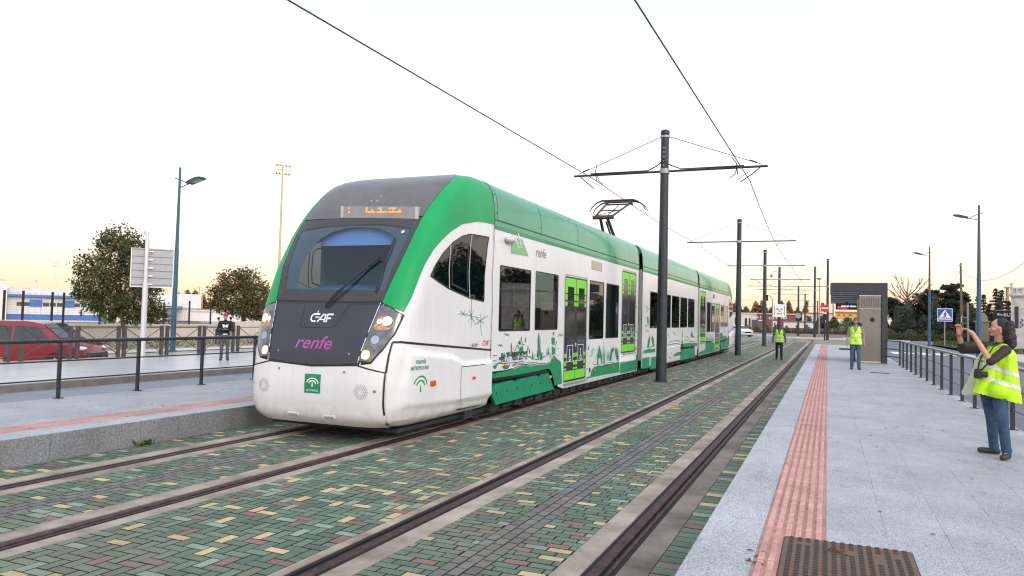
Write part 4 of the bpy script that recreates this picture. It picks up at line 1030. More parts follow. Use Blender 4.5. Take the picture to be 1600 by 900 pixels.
            b.add([(XS, cx_+a_, cz+c_) for a_, c_ in ((-.03, .15), (0, .15), (0, .03), (.07, .02), (.09, -.06), (.07, -.06), (.05, 0), (-.03, 0))], [tuple(range(8))], 3)
            b.add([(XS, cx_-.015+.025*math.cos(R(k*45)), cz+.175+.025*math.sin(R(k*45))) for k in range(8)], [tuple(range(8))], 3)
        PB(b, 'door', DG, body)
        b = MB(); pl = rrect(y0_-.045, y1_+.045, z0_-.02, z1_+.045, .09); pli = rrect(y0_-.02, y1_+.02, z0_-.0, z1_+.02, .07); flat(b, pl, .003, [pli], step=.3); PB(b, 'door_frame', mat('frame_grey', (.28, .28, .28), .4), body)
        b = MB(); c_ = Vector((XS, mid, z0_+H_*.345)); b.ell(c_, (.02, .03, .05), 10, 6); PB(b, 'door_button', mat('button_amber', (.7, .4, .12), .4), body)
        b = MB(); b.box(TXC+1.2, TXC+1.37, y0_, y1_, z0_-.06, z0_-.03, bev=.008); PB(b, 'door_step', T_GREY, body)
    return body, PB

# --- first carriage
cut = [(14.92, .84), (14.98, .78), (15.02, .6), (15.10, .34)]
bot1 = [(YSEAM, .86)]+cut+[(15.45, .27), (22.3, .27)]
W1 = [(11.90, 13.40, 1.55, 2.73), (13.64, 15.0, 1.56, 2.74), (17.27, 18.54, 1.31, 2.76), (18.74, 20.02, 1.31, 2.76)]
D1 = [(15.46, 17.06, .40, 2.75), (20.38, 21.98, .87, 3.20)]
c1, PB1 = carriage(YSEAM, 22.3, W1, D1, bot1, seams=(11.75, 13.9, 16.3, 19.0, 21.2), green_low=3.33)
z8 = lambda x, y: sp(760+x/7.5, 500+y/7.5)
z4 = lambda x, y: sp(750+x*.26667, 440+y*.26667)
zD = lambda x, y: sp(880+x/4.738, 420+y/4.737)
# bogie cover and the dark space behind it
b = MB(); pl = [z4(*p) for p in ((74, 605), (190, 578), (205, 592), (226, 572), (330, 550), (345, 562), (362, 545), (400, 536))]; pl += [(14.86, .30), (11.86, .27), (11.70, .45)]
va = tessellate_polygon([[Vector((a, c_, 0)) for a, c_ in pl]])
n = len(pl); b.add([(XS+.006, a, c_) for a, c_ in pl]+[(XS-.05, a, c_) for a, c_ in pl], [tuple(t) for t in va]+[(i, (i+1) % n, (i+1) % n+n, i+n) for i in range(n)])
bc = PB1(b, 'bogie_cover', T_GREEN if False else mat('cover_green', (0.0, 0.22, 0.10), .45, noise=.15, nscale=2), c1)
b = MB()
for x, y in ((93, 655), (157, 637), (217, 625), (300, 605), (352, 595), (405, 590)): q = z4(x, y); b.box(XS+.004, XS+.012, q[0]-.012, q[0]+.012, q[1]-.02, q[1]+.02)
PB1(b, 'cover_bolt', T_BLACK, c1)
for (ya, yb) in ((11.65, 15.05), ):
    b = MB(); b.box(TXC-1.24, TXC+1.24, ya, yb, .72, 1.2); b.box(TXC-1.2, TXC+1.24, yb-.02, yb+.02, .25, 1.2); PB1(b, 'bogie_recess', T_BLACK, c1)
    b = MB(); b.tube([(XS-.06, ya+.1, .80), (XS-.06, (ya+yb)/2-.5, .76), (XS-.06, (ya+yb)/2, .82), (XS-.06, yb-.2, .78)], .03, 6); b.tube([(XS-.09, ya+.1, .72), (XS-.08, yb-.2, .70)], .05, 6); PB1(b, 'bogie_pipe', T_UNDER, c1)
# livery drawing
DEC = [T_DGREEN, T_BLACK, T_WHITE, T_RED, T_GREY, mat('outline_green', (0.01, .09, .05), .5)]
b = MB()
flat(b, [z8(*p) for p in ((64, 632), (150, 612), (250, 592), (330, 570), (400, 546), (455, 530), (520, 545), (600, 522), (700, 520), (740, 500), (755, 470), (770, 430), (795, 415), (830, 458), (862, 478), (874, 495), (880, 600), (885, 745), (797, 768), (784, 690), (752, 590), (725, 570), (600, 597), (400, 637), (64, 686))], .003)
flat(b, [z8(*p) for p in ((68, 542), (135, 515), (112, 568), (95, 578))], .003); flat(b, [z8(*p) for p in ((175, 545), (280, 520), (255, 570), (210, 580))], .003)
for q in (((145, 435), (200, 430), (198, 470), (145, 475)), ((205, 405), (225, 403), (225, 430), (205, 432)), ((243, 380), (272, 375), (275, 425), (243, 430)), ((283, 300), (292, 260), (298, 300), (300, 390), (283, 392)), ((276, 400), (303, 398), (303, 425), (276, 425)),
          ((315, 372), (384, 365), (382, 415), (318, 425)), ((387, 320), (430, 305), (430, 380), (415, 415), (387, 415)), ((425, 290), (440, 275), (448, 300)), ((433, 375), (470, 360), (472, 400), (433, 410)), ((500, 342), (510, 340), (510, 388), (500, 390)),
          ((530, 425), (540, 370), (551, 425), (552, 460), (530, 465)), ((605, 210), (612, 145), (622, 205), (628, 360), (605, 360)), ((600, 360), (630, 358), (655, 400), (655, 470), (628, 470), (615, 400), (612, 470), (590, 430)), ((760, 212), (785, 200), (803, 215), (800, 290), (765, 290)), ((803, 300), (822, 240), (826, 262), (810, 300)),
          ((765, 305), (808, 335), (805, 395), (785, 408), (765, 415)), ((712, 405), (722, 310), (734, 380), (733, 410)), ((445, 262), (455, 200), (464, 210), (462, 258))):
    flat(b, [z8(*p) for p in q], .003)
for (cx_, cy_, rx, ry) in ((385, 267, 17, 20), (785, 160, 9, 24), (614, 185, 7, 20)):
    flat(b, [z8(cx_+rx*math.cos(R(k*30)), cy_+ry*math.sin(R(k*30))) for k in range(12)], .003)
for l in (((62, 632), (150, 605), (250, 583), (330, 560), (400, 538), (455, 522), (520, 535), (600, 510), (700, 510), (735, 490)), ((90, 515), (250, 505), (350, 495), (300, 535), (420, 518), (550, 515), (545, 540)), ((330, 360), (350, 305), (365, 300), (385, 360)), ((385, 300), (385, 240)), ((408, 200), (408, 300)), ((350, 500), (410, 480), (440, 490)), ((560, 455), (600, 465), (660, 440), (700, 420), (720, 380)), ((600, 205), (600, 440)), ((632, 205), (632, 380)), ((480, 310), (480, 430), (520, 430)), ((75, 418), (122, 418)), ((75, 480), (120, 478))):
    line(b, [z8(*p) for p in l], .012, .0045, 1)
for l in (((150, 470), (170, 440), (200, 450)), ((235, 440), (235, 400), (262, 372), (280, 390)), ((300, 440), (312, 330), (318, 330)), ((345, 360), (352, 310), (362, 290), (374, 312), (382, 360)), ((395, 300), (402, 230), (410, 195), (416, 230), (424, 300)), ((470, 400), (478, 330), (486, 305), (494, 330), (500, 400)), ((440, 420), (520, 440), (560, 455)), ((580, 440), (592, 380), (600, 350)), ((640, 440), (650, 400), (660, 380), (668, 440)), ((560, 430), (566, 400), (574, 430)), ((700, 430), (706, 360), (716, 330)), ((738, 440), (744, 380), (752, 440)), ((600, 300), (625, 300)), ((600, 250), (622, 250)), ((760, 420), (750, 440), (735, 450)), ((130, 500), (200, 488), (260, 492)), ((320, 520), (380, 505), (430, 508)), ((470, 500), (540, 500), (600, 492)), ((806, 420), (806, 300)), ((395, 350), (428, 345)), ((395, 380), (428, 376))): line(b, [z8(*p) for p in l], .010, .0045, 5)
for l in (((212, 180), (225, 155), (238, 185), (250, 160), (263, 188)), ((138, 305), (150, 285), (162, 308), (173, 288), (187, 310)), ((835, 200), (860, 160), (868, 190), (886, 158), (890, 185)), ((85, 655), (95, 640), (103, 655))): line(b, [z8(*p) for p in l], .018, .0045, 5)
for l in (((820, 335), (845, 335)), ((820, 415), (848, 413))): line(b, [z8(*p) for p in l], .008, .0045, 4)
vs, fs = text_mesh('96 71 9801207-2', .3, bold=.004); p, q = z8(168, 488), z8(472, 458); xs = [v.x for v in vs]; k = (q[0]-p[0])/(max(xs)-min(xs)); x0_ = min(xs)
b.add([(XS+.006, p[0]+(v.x-x0_)*k, p[1]+(q[1]-p[1])*(v.x-x0_)*k/(q[0]-p[0])+v.y*.75) for v in vs], fs, 1)
# after the first door
flat(b, [zD(*p) for p in ((168, 806), (200, 793), (209, 750), (226, 727), (300, 712), (415, 690), (418, 765), (300, 785), (168, 813))], .003)
for q in (((250, 640), (268, 568), (288, 640), (288, 706), (280, 706), (276, 660), (262, 662), (260, 706), (250, 708)), ((297, 640), (301, 560), (307, 640), (307, 708), (297, 708)), ((180, 600), (188, 560), (192, 602)), ((209, 610), (216, 580), (215, 645), (210, 645)), ((325, 650), (333, 608), (337, 650), (330, 690)), ((340, 680), (352, 600), (372, 582), (378, 600), (362, 625), (355, 680)), ((383, 620), (388, 585), (402, 600), (410, 650), (408, 682), (396, 680))):
    flat(b, [zD(*p) for p in q], .003)
for l in (((245, 720), (320, 716), (410, 690)), ((300, 720), (345, 690), (395, 700)), ((360, 600), (362, 680)), ((386, 590), (372, 680))): line(b, [zD(*p) for p in l], .012, .0045, 1)
for l in (((240, 690), (246, 640), (254, 600), (262, 565)), ((292, 700), (292, 600), (296, 550), (302, 540), (308, 550), (311, 700)), ((318, 700), (322, 640), (330, 600)), ((336, 690), (344, 620), (360, 585), (378, 580)), ((380, 600), (392, 580), (408, 600), (414, 680)), ((346, 690), (350, 640), (364, 600)), ((398, 690), (396, 640), (390, 600)), ((222, 600), (228, 590), (233, 605)), ((190, 650), (196, 640), (202, 652)), ((212, 700), (240, 712), (280, 706))): line(b, [zD(*p) for p in l], .010, .0045, 5)
flat(b, [zD(196+6*math.cos(R(k*30)), 750+20*math.sin(R(k*30))) for k in range(12)], .003, mi=1)
line(b, [zD(170, 740), zD(180, 745), zD(176, 732)], .01, .004, 1)
flat(b, [zD(*p) for p in ((521, 690), (548, 620), (549, 650), (549, 735), (500, 750), (500, 690))], .003)
for x, y in ((530, 220), (540, 283), (530, 465), (540, 470), (545, 530)): line(b, [zD(x-6, y), zD(x, y-4), zD(x+3, y+3), zD(x+8, y-3)], .02, .004, 0)
PB1(b, 'livery_drawing', DEC, c1)
for x, y, f_ in ((770, 455, z8), (212, 535, z8), (228, 750, zD), (365, 725, zD), (535, 590, zD), (429, 645, zD)):
    q = f_(x, y); b = MB(); b.ell((XS+.01, q[0], q[1]), (.022, .045, .04), 12, 8); PB1(b, 'side_marker', T_RED, c1)
b = MB(); q0, q1 = zD(425, 690), zD(512, 672); b.box(XS-.02, XS+.02, 20.3, 22.05, .62, .80, bev=.01); b.box(XS, XS+.05, 20.35, 22.0, .80, .83); PB1(b, 'step_box', T_SIGN, c1)
b = MB(); b.box(XS-.02, XS+.012, 20.3, 22.2, .3, .60, bev=.01); PB1(b, 'lower_skirt', mat('cover_green', (0, .2, .1)), c1)
# camera pod, pale green emblem, small lettering, plate
q = sp(792, 375); b = MB(); b.ell((XS+.07, q[0], q[1]), (.08, .14, .06), 14, 10); b.ell((XS+.05, q[0]+.12, q[1]-.01), (.06, .1, .05), 12, 8); pod = PB1(b, 'side_camera', mat('pod_grey', (.55, .55, .57), .4), c1, True)
b = MB(); flat(b, [sp(799, 371), sp(816, 373.5), sp(826, 401), sp(798, 396)], .004); PB1(b, 'pale_emblem', mat('pale_green', (.20, .42, .18), .4), c1)
b = MB()
for rr in (.28, .42): line(b, [(sp(799, 395)[0]+.04+rr*math.cos(R(a)), sp(799, 395)[1]+.0+rr*1.15*math.sin(R(a))) for a in range(20, 95, 12)], .03, .006)
for i, l_ in enumerate(('Tranvía Metropolitano', 'Bahía de Cádiz')):
    vs, fs = text_mesh(l_, .07, align='LEFT'); q = sp(808, 380+i*5.5); b.add([(XS+.006, q[0]+v.x*.6, q[1]+v.y) for v in vs], fs)
PB1(b, 'emblem_mark', T_SIGN, c1)
vs, fs = text_mesh('renfe', .26, shear=.2, bold=.002); q = sp(845, 402); b = MB(); xs = [v.x for v in vs]; b.add([(XS+.004, q[0]+v.x*.58/(max(xs)-min(xs)), q[1]+v.y) for v in vs], fs); PB1(b, 'grey_lettering', T_GREY, c1)
q = sp(932.5, 415.5); b = MB(); b.box(XS-.01, XS+.012, q[0]-.45, q[0]+.45, q[1]-.11, q[1]+.11, bev=.006); PB1(b, 'side_display', mat('side_display', (.34, .28, .20), .12), c1)
# --- middle carriage
bot2 = [(22.85, .33), (26.6, .33), (26.75, .84), (32.9, .84), (33.0, .33), (33.6, .30)]
W2 = [(23.95, 25.7, 1.55, 2.76), (25.85, 27.42, 1.55, 2.76), (27.62, 29.15, 1.55, 2.76), (29.35, 30.9, 1.55, 2.76), (31.1, 32.7, 1.55, 2.76)]
c2, PB2 = carriage(22.85, 33.6, W2, [], bot2, seams=(25.5, 28.2, 30.9), green_low=3.33)
b = MB(); zM = lambda x, y: sp(990+x*.2332, 380+y*.2333)
flat(b, [zM(*p) for p in ((65, 722), (85, 712), (145, 705), (145, 730), (65, 738))], .003)
flat(b, [zM(*p) for p in ((310, 690), (330, 675), (360, 668), (425, 668), (425, 688), (340, 695))], .003)
for q in (((90, 700), (95, 650), (108, 618), (112, 640), (104, 700)), ((118, 640), (125, 612), (135, 640), (140, 690), (128, 690)), ((88, 495), (97, 490), (103, 520), (97, 555), (90, 530)), ((228, 610), (232, 600), (236, 630)), ((322, 620), (326, 575), (330, 640)), ((382, 610), (390, 585), (398, 620), (415, 630), (385, 632)), ((318, 690), (322, 640), (332, 660), (330, 690))): flat(b, [zM(*p) for p in q], .003)
for l in (((95, 712), (120, 690), (140, 690)), ((230, 690), (240, 660), (262, 655), (300, 650), (310, 665)), ((235, 680), (290, 670), (340, 690)), ((262, 600), (275, 595), (270, 615), (285, 610)), ((340, 650), (370, 655), (410, 660)), ((345, 630), (360, 625), (375, 650)), ((80, 420), (100, 440), (85, 460)), ((75, 560), (80, 545), (88, 560)), ((85, 590), (95, 580), (100, 595))): line(b, [zM(*p) for p in l], .02, .0045, 1)
PB2(b, 'livery_drawing', DEC, c2)
b = MB(); b.box(XS-.04, XS+.006, 22.95, 24.0, .28, .62); PB2(b, 'bogie_cover', MT['cover_green'], c2); b = MB(); b.box(XS-.04, XS+.008, 24.2, 26.4, .20, .60); PB2(b, 'bogie_cover', MT['cover_green'], c2); b = MB(); b.box(XS-.04, XS+.006, 29.6, 32.9, .25, .68); PB2(b, 'bogie_cover', MT['cover_green'], c2)
b = MB(); b.box(XS-.03, XS+.008, 26.6, 29.5, .28, .86, bev=.02); hb = PB2(b, 'equipment_cover', T_WHITE, c2)
b = MB()
for l in (((232, 730), (235, 765), (248, 768), (252, 728)), ((262, 755), (285, 735), (320, 730))): line(b, [zM(*p) for p in l], .03, .012, 0)
flat(b, [zM(*p) for p in ((262, 760), (285, 738), (322, 728), (310, 750))], .012); PB2(b, 'cover_drawing', DEC, c2)
b = MB(); b.box(TXC-1.22, TXC+1.22, 22.9, 33.0, .45, 1.0); PB2(b, 'bogie_recess', T_BLACK, c2)
# --- last carriage, the first one turned round
SUMY = 56.3
W3 = [(11.90, 13.40, 1.55, 2.73), (17.27, 18.54, 1.31, 2.76), (18.74, 20.02, 1.31, 2.76), (13.64, 15.0, 1.56, 2.74)]
c3, PB3 = carriage(YSEAM, 22.3, W3, D1, bot1, mirror_sum=SUMY, seams=(11.75, 13.9, 16.3, 19.0, 21.2))
b = MB(); b.box(TXC-1.22, TXC+1.24, 11.65, 15.0, .72, 1.2); PB3(b, 'bogie_recess', T_BLACK, c3)
b = MB(); b.add([(XS+.006, a, c_) for a, c_ in ((11.7, .69), (14.86, .72), (14.86, .3), (11.7, .28))], [(0, 1, 2, 3)]); PB3(b, 'bogie_cover', mat('cover_green', (0, .2, .1)), c3)
b = MB(); flat(b, [(11.65, .86), (12.8, 1.05), (13.6, 1.0), (14.6, 1.25), (15.3, 1.2), (15.35, .4), (15.05, .4), (14.95, .86)], .003); flat(b, [(17.15, .3), (17.3, .7), (18.5, .85), (20.3, .9), (20.3, .5), (22.2, .4), (22.2, .3)], .003); 
for k in range(9):
    y = 17.5+k*.3; flat(b, [(y, .8), (y+.18, .8), (y+.12, .8+.25+.25*((k*7) % 3)/2), (y+.05, 1.0)], .003)
PB3(b, 'livery_drawing', DEC, c3)
b = MB(); b.box(XS-.01, XS+.01, 22.0-4.5, 22.0-4.1, 3.0, 3.2); PB3(b, 'side_display', T_BLACK, c3)
for o_ in [o for o in tram.children if o.name.split('.')[0] in ('cab_shell', 'green_arch', 'skirt_panel', 'side_window', 'body_joint', 'cab_roof', 'windscreen_surround', 'windscreen', 'front_panel', 'cab_bulkhead', 'upper_mask', 'bumper')]:
    me = o_.data.copy()
    Mx = Matrix.Translation((0, SUMY-2*27.0, 0)) @ Matrix.Scale(-1, 4, (0, 1, 0)); me.transform(Mx); me.flip_normals()
    c_ = bpy.data.objects.new(o_.name.split('.')[0], me); C.objects.link(c_); c_.parent = tram
# gangways
for ya, yb in ((22.3, 22.85), (33.6, SUMY-22.3)):
    b = MB(); nn = 9
    for k in range(nn):
        y0_, y1_ = ya+(yb-ya)*k/nn, ya+(yb-ya)*(k+1)/nn; i_ = .10 if k % 2 else .15
        b.box(TXC-1.32+i_, TXC+1.32-i_, y0_, y1_, .42, 4.0-i_)
    part(tram, 'gangway', b, mat('bellows', (.055, .055, .06), .8, noise=.3))
# underframe with dark flat boxes added to block light below, wheels
b = MB(); b.box(TXC-1.05, TXC+1.05, 9.2, 11.5, .18, .30); b.box(TXC-1.15, TXC+1.15, 15.1, 21.9, .16, .28); b.box(TXC-1.1, TXC+1.1, 9.0, 47.2, .14, .20)
y = 11.9
while y < 46: b.box(TXC+.95, TXC+1.22, y, y+.35, .13, .3, bev=.02); b.tube([(TXC+1.2, y+.5, .17), (TXC+1.2, y+.9, .2)], .04, 6); y += 1.1
part(tram, 'underframe', b, T_UNDER)
for y in (11.75, 13.9, 24.3, 26.0, 30.6, 32.4, 42.4, 44.6):
    for sx in (-.9, .9):
        b = MB(); b.lathe([(0.05, -.07), (.29, -.07), (.31, -.05), (.31, .05), (.27, .07), (.12, .07), (.10, .10), (.02, .10)], n=28, M=Matrix.Translation((TXC+sx*1.05, y, .31)) @ Matrix.Rotation(R(90 if sx > 0 else -90), 4, 'Y'))
        part(tram, 'wheel', b, T_UNDER, smooth=True)
b = MB(); b.tube([(TXC+1.0, 11.3, .12), (TXC+1.0, 11.3, .3)], .03, 6); b.box(TXC+.9, TXC+1.2, 10.9, 11.2, .12, .3); part(tram, 'bogie_end', b, T_UNDER)
# roof box behind the nose and the pantograph
b = MB(); b.prism([(10.95, 4.16), (11.25, 4.25), (13.0, 4.27), (13.2, 4.16)], TXC-.72, TXC+.72, 'x'); part(tram, 'roof_box', b, T_GREY)
PG = mat('panto_steel', (.08, .06, .055), .5, metal=.5)
pr = MB(); yb_ = 19.0
b = MB(); b.box(TXC-.55, TXC+.55, 23.3, 24.9, 4.05, 4.2, bev=.02)
b.tube([(TXC-.2, 24.0, 4.2), (TXC-.12, 22.95, 5.05)], .05, 8); b.tube([(TXC+.2, 24.0, 4.2), (TXC+.12, 22.95, 5.05)], .05, 8); b.tube([(TXC, 24.3, 4.25), (TXC, 23.2, 4.98)], .03, 6)
pan = part(tram, 'pantograph', b, PG)
b = MB(); b.tube([(TXC-.34, 22.85, 5.08), (TXC+.34, 22.85, 5.08)], .07, 8); b.tube([(TXC-.28, 22.85, 5.1), (TXC-.42, 24.7, 5.80)], .035, 6); b.tube([(TXC+.28, 22.85, 5.1), (TXC+.42, 24.7, 5.80)], .035, 6); b.tube([(TXC, 22.9, 5.02), (TXC, 24.65, 5.72)], .015, 5); b.tube([(TXC-.35, 23.7, 5.42), (TXC+.35, 23.7, 5.42)], .022, 6); b.tube([(TXC-.3, 23.2, 5.2), (TXC+.36, 24.0, 5.5)], .012, 5); part(tram, 'upper_arm', b, PG, pan)
b = MB()
for y in (24.55, 24.95):
    b.tube([(TXC-.98, y, 5.52), (TXC-.90, y, 5.68), (TXC-.72, y, 5.83), (TXC-.55, y, 5.89), (TXC+.55, y, 5.89), (TXC+.72, y, 5.83), (TXC+.90, y, 5.68), (TXC+.98, y, 5.52)], [.015, .02, .024, .034, .034, .024, .02, .015], 6)
b.tube([(TXC-.42, 24.5, 5.81), (TXC-.42, 25.0, 5.81)], .03, 6); b.tube([(TXC+.42, 24.5, 5.81), (TXC+.42, 25.0, 5.81)], .03, 6); b.tube([(TXC-.5, 24.75, 5.78), (TXC+.5, 24.75, 5.78)], .03, 6)
part(tram, 'contact_head', b, PG, pan)
# ================================================================== OVERHEAD LINE
MAST = mat('mast_paint', (0.018, 0.023, 0.032), 0.5, noise=0.25, nscale=4)
MGREY = mat('galvanised', (0.32, 0.32, 0.32), 0.45, metal=.5)
WIRE = mat('wire', (0.045, 0.042, 0.04), 0.5, metal=.4)
def mast(name_label, x, y, z, hgt=7.57, arms=(-2.86, 2.95), barz=6.3, detail=True, k=1.0):
    root = thing('catenary_mast', name_label, 'catenary mast', (x, y, z), 0, 'catenary masts between the tracks')
    b = MB(); b.tube([(x, y, z), (x, y, z+.25), (x, y, z+hgt-.08)], [.165*k, .16*k, .118*k], 12); b.lathe([(.20*k, 0), (.20*k, .035)], (x, y, z), 12); part(root, 'pole', b, MAST, smooth=True)
    b = MB(); b.lathe([(.135, -.06), (.14, 0), (.12, .05), (.05, .08)], (x, y, z+hgt-.08), 16); part(root, 'cap', b, MAST, smooth=True)
    b = MB(); b.lathe([(.15, -.07), (.155, 0), (.15, .07)], (x, y, z+barz), 16); b.lathe([(.142, -.03), (.142, .03)], (x, y, z+hgt-.22), 16); part(root, 'collar', b, MGREY, smooth=True)
    for ax in arms:
        if not ax: continue
        b = MB(); sg = 1 if ax > 0 else -1; b.tube([(x+sg*.13, y, z+barz), (x+ax, y, z+barz+.0)], .034, 8); part(root, 'cross_arm', b, MAST)
        b = MB(); b.tube([(x+sg*.12, y, z+hgt-.22), (x+ax*.95, y, z+barz+.05)], .010, 5)
        if detail: b.tube([(x+ax*.83, y, z+barz+.2), (x+ax*.90, y, z+barz+.12)], .022, 6)
        part(root, 'stay_wire', b, WIRE)
        b = MB(); wx = x+sg*2.1; b.tube([(wx, y, z+barz), (wx+sg*-.05, y, z+barz-.18), (wx-sg*.2, y, z+barz-.30)], .014, 5)
        if detail:
            b.tube([(x+ax*.93, y, z+barz-.02), (x+ax*.86, y, z+barz-.2), (wx+sg*.1, y, z+barz-.42)], .016, 6)
            b.tube([(wx-sg*.1, y-.4, z+barz+.22), (wx, y-.2, z+barz+.1), (wx+sg*.02, y, z+barz-.2)], .014, 6)
            b.tube([(wx+sg*.35, y, z+barz-.12), (wx-sg*.05, y+.4, z+barz-.3)], .008, 5)
        part(root, 'wire_bracket', b, WIRE)
    if detail:
        for sg in (-1, 1):
            b = MB(); b.tube([(x+sg*.02, y-.16, z+hgt-.9), (x+sg*.10, y-.17, z+hgt-1.05), (x+sg*.22, y-.12, z+barz+.15), (x+sg*.5, y-.04, z+barz+.045), (x+sg*2.3, y-.03, z+barz+.045)], .018, 6); part(root, 'feeder_cable', b, WIRE)
        b = MB()
        for q in range(5): b.box(x-.015, x+.015, y-.145, y-.12, z+hgt-.6-q*.13, z+hgt-.56-q*.13)
        part(root, 'cable_clip', b, MGREY)
    return root
mast('tall dark mast nearest the camera, standing in front of the tram side', -4.55, 22.1, 0)
mast('second dark mast along the tracks, beyond the nearest one, near the tail of the tram', -4.55, 42.6, 0, detail=False)
mast('third dark mast between the tracks, just left of the walking man in the vest', -4.55, 61.0, 0, detail=False)
m4 = mast('fourth dark mast, carrying the square white signal board behind the walking man', -4.55, 80.0, 0, detail=False)
b = MB(); b.box(-5.15, -3.85, 79.78, 79.83, 2.45, 3.75, bev=.02); bo = part(m4, 'white_board', b, T_SIGN)
b = MB()
for (x0, x1, z0, z1) in ((-4.8, -4.62, 3.2, 3.32), (-4.38, -4.2, 3.2, 3.32), (-4.58, -4.42, 3.0, 3.12), (-4.75, -4.25, 2.75, 2.83)): b.box(x0, x1, 79.765, 79.78, z0, z1)
b.box(-5.0, -4.96, 79.765, 79.78, 2.6, 3.6); b.box(-4.04, -4.0, 79.765, 79.78, 2.6, 3.6)
part(m4, 'board_marks', b, mat('mark_dark', (.05, .05, .045), .6), bo)
b = MB(); b.tube([(-4.55, 79.9, 7.0), (-4.9, 79.7, 7.1), (-5.25, 79.6, 7.0), (-5.3, 79.6, 6.8)], .03, 6); b.ell((-5.3, 79.6, 6.65), (.14, .14, .17), 10, 8); part(m4, 'dome_camera', b, MGREY)
p = far(1247, 524.7, 112); p.z = 0
m5 = mast('fifth dark mast with a round grey disc on it, right of the walking man', p.x, p.y, 0, arms=(-3.9, 1.5), detail=False)
b = MB(); b.lathe([(.02, 0), (.42, 0), (.42, .04), (.02, .04)], n=20, M=Matrix.Translation((p.x, p.y-.3, 3.05)) @ Matrix.Rotation(R(90), 4, 'X')); part(m5, 'round_disc', b, MGREY)
p = far(1257.5, 521, 140); p.z = 0
mast('sixth dark mast, shortest-looking one with a small white box halfway up', p.x, p.y, 0, arms=(-3.9, .8), detail=False)
p = far(1272.5, 527.4, 97); p.z = 0
mast('tall dark mast right of the curving rails with one long arm to the left', p.x, p.y, 0, hgt=9.4, arms=(-7.2, .6), detail=False)
p = far(1292.6, 530.2, 87); p.z = 0
mast('tall dark mast behind the red no-entry signal at the end of the near platform', p.x, p.y, 0, hgt=9.6, arms=(-9.2, 0), detail=False)
p = far(1277, 517, 150); p.z = 0
mast('thin distant mast half hidden behind the tall mast right of the rails', p.x, p.y, 0, hgt=6.6, arms=(-1.5, 0), barz=5.4, detail=False, k=.9)
p = far(1301.4, 519, 165); p.z = 0
mast('distant dark mast seen under the shelter roof, left of the hanging display', p.x, p.y, 0, hgt=6.4, arms=(), barz=5.4, detail=False, k=.9)
# contact wires
wl = [at(450, 0, X=-6.6), at(931, 282, Y=22.1), at(1085.5, 379, Y=42.6), Vector((-6.6, 61, 6.0)), Vector((-6.5, 80, 6.0)), Vector((-7.0, 100, 6.0)), Vector((-9.6, 124, 6.0)), Vector((-16, 150, 6.0))]
wr = [at(992, 0, X=-2.35), at(1172, 283, Y=22.1), at(1211.5, 379, Y=42.6), Vector((-2.45, 61, 6.0)), Vector((-2.3, 80, 6.0)), Vector((-2.6, 100, 6.0)), Vector((-5.2, 124, 6.0)), Vector((-12, 150, 6.0))]
for nm, pts, lab in (('l', wl, 'overhead contact wire above the left track, touching the tram current collector'), ('r', wr, 'overhead contact wire above the empty right track')):
    p0 = pts[0]+(pts[0]-pts[1])*1.4; full = []
    pts = [p0]+pts
    for i in range(len(pts)-1):
        a, c_ = pts[i], pts[i+1]; n = 8
        for k in range(n):
            t = k/n; q = a.lerp(c_, t); full.append(q-Vector((0, 0, .10*4*t*(1-t))) if i > 1 else q)
    full.append(pts[-1]); b = MB(); b.tube(full, .0125, 6); tag(b.build('contact_wire', WIRE), lab, 'overhead wire', 'contact wires above the tracks')
for a, c_, lab in (((-6.6, 80, 6.0), far(1240, 455, 100), 'thin pull-off wire sloping left of the fourth mast'), (far(1294, 408, 87), far(1220, 452, 110), 'thin stay wire dropping left from the tallest mast at the platform end')):
    b = MB(); b.tube([Vector(a), Vector(c_)], .015, 5); tag(b.build('span_wire', WIRE), lab, 'overhead wire')

# ================================================================== SIGNALS AND SIGNS AT THE PLATFORM END
SRED = mat('sign_red', (.62, .015, .02), .35); SBLUE = mat('sign_blue', (.01, .06, .42), .35); SWH = mat('sign_white', (.78, .78, .78), .4); SBK = mat('sign_black', (.01, .01, .01), .5)
p = far(1288.3, 532, 83); p.z = 0
r_ = thing('tram_signal', 'slim dark signal post with a red and white no-entry plate at the platform end', 'signal', p)
b = MB(); b.tube([p, p+Vector((0, 0, 3.9))], .075, 8); part(r_, 'post', b, MAST)
b = MB(); b.box(p.x-.22, p.x+.22, p.y-.16, p.y+.1, 2.3, 3.15, bev=.03); part(r_, 'signal_box', b, SBK)
b = MB(); b.box(p.x-.2, p.x+.2, p.y-.2, p.y-.16, 3.0, 3.15); part(r_, 'white_light', b, SWH)
b = MB(); b.box(p.x-.42, p.x+.42, p.y-.18, p.y-.13, 3.25, 4.05, bev=.02); pl_ = part(r_, 'no_entry_plate', b, SRED)
b = MB(); b.box(p.x-.32, p.x+.32, p.y-.20, p.y-.185, 3.57, 3.73); part(r_, 'white_bar', b, SWH, pl_)
def trlight(p, hgt, side, lab):
    r_ = thing('traffic_light', lab, 'traffic light', p)
    b = MB(); b.tube([p, p+Vector((0, 0, hgt*.8)), p+Vector((side*-.1, 0, hgt*.92)), p+Vector((side*-.6, 0, hgt))], [.11, .08, .07, .06], 8); part(r_, 'post', b, mat('post_brownish', (.20, .19, .17), .5))
    b = MB(); q = p+Vector((side*-.9, 0, hgt-.5)); b.box(q.x-.2, q.x+.2, q.y-.2, q.y+.15, q.z-.5, q.z+.5, bev=.04); hd = part(r_, 'light_head', b, SBK)
    b = MB()
    for k in (-.3, 0, .3): b.lathe([(.12, 0), (.14, .12)], n=12, cap=False, M=Matrix.Translation((q.x, q.y-.2, q.z+k)) @ Matrix.Rotation(R(90), 4, 'X'))
    part(r_, 'visor', b, SBK, hd)
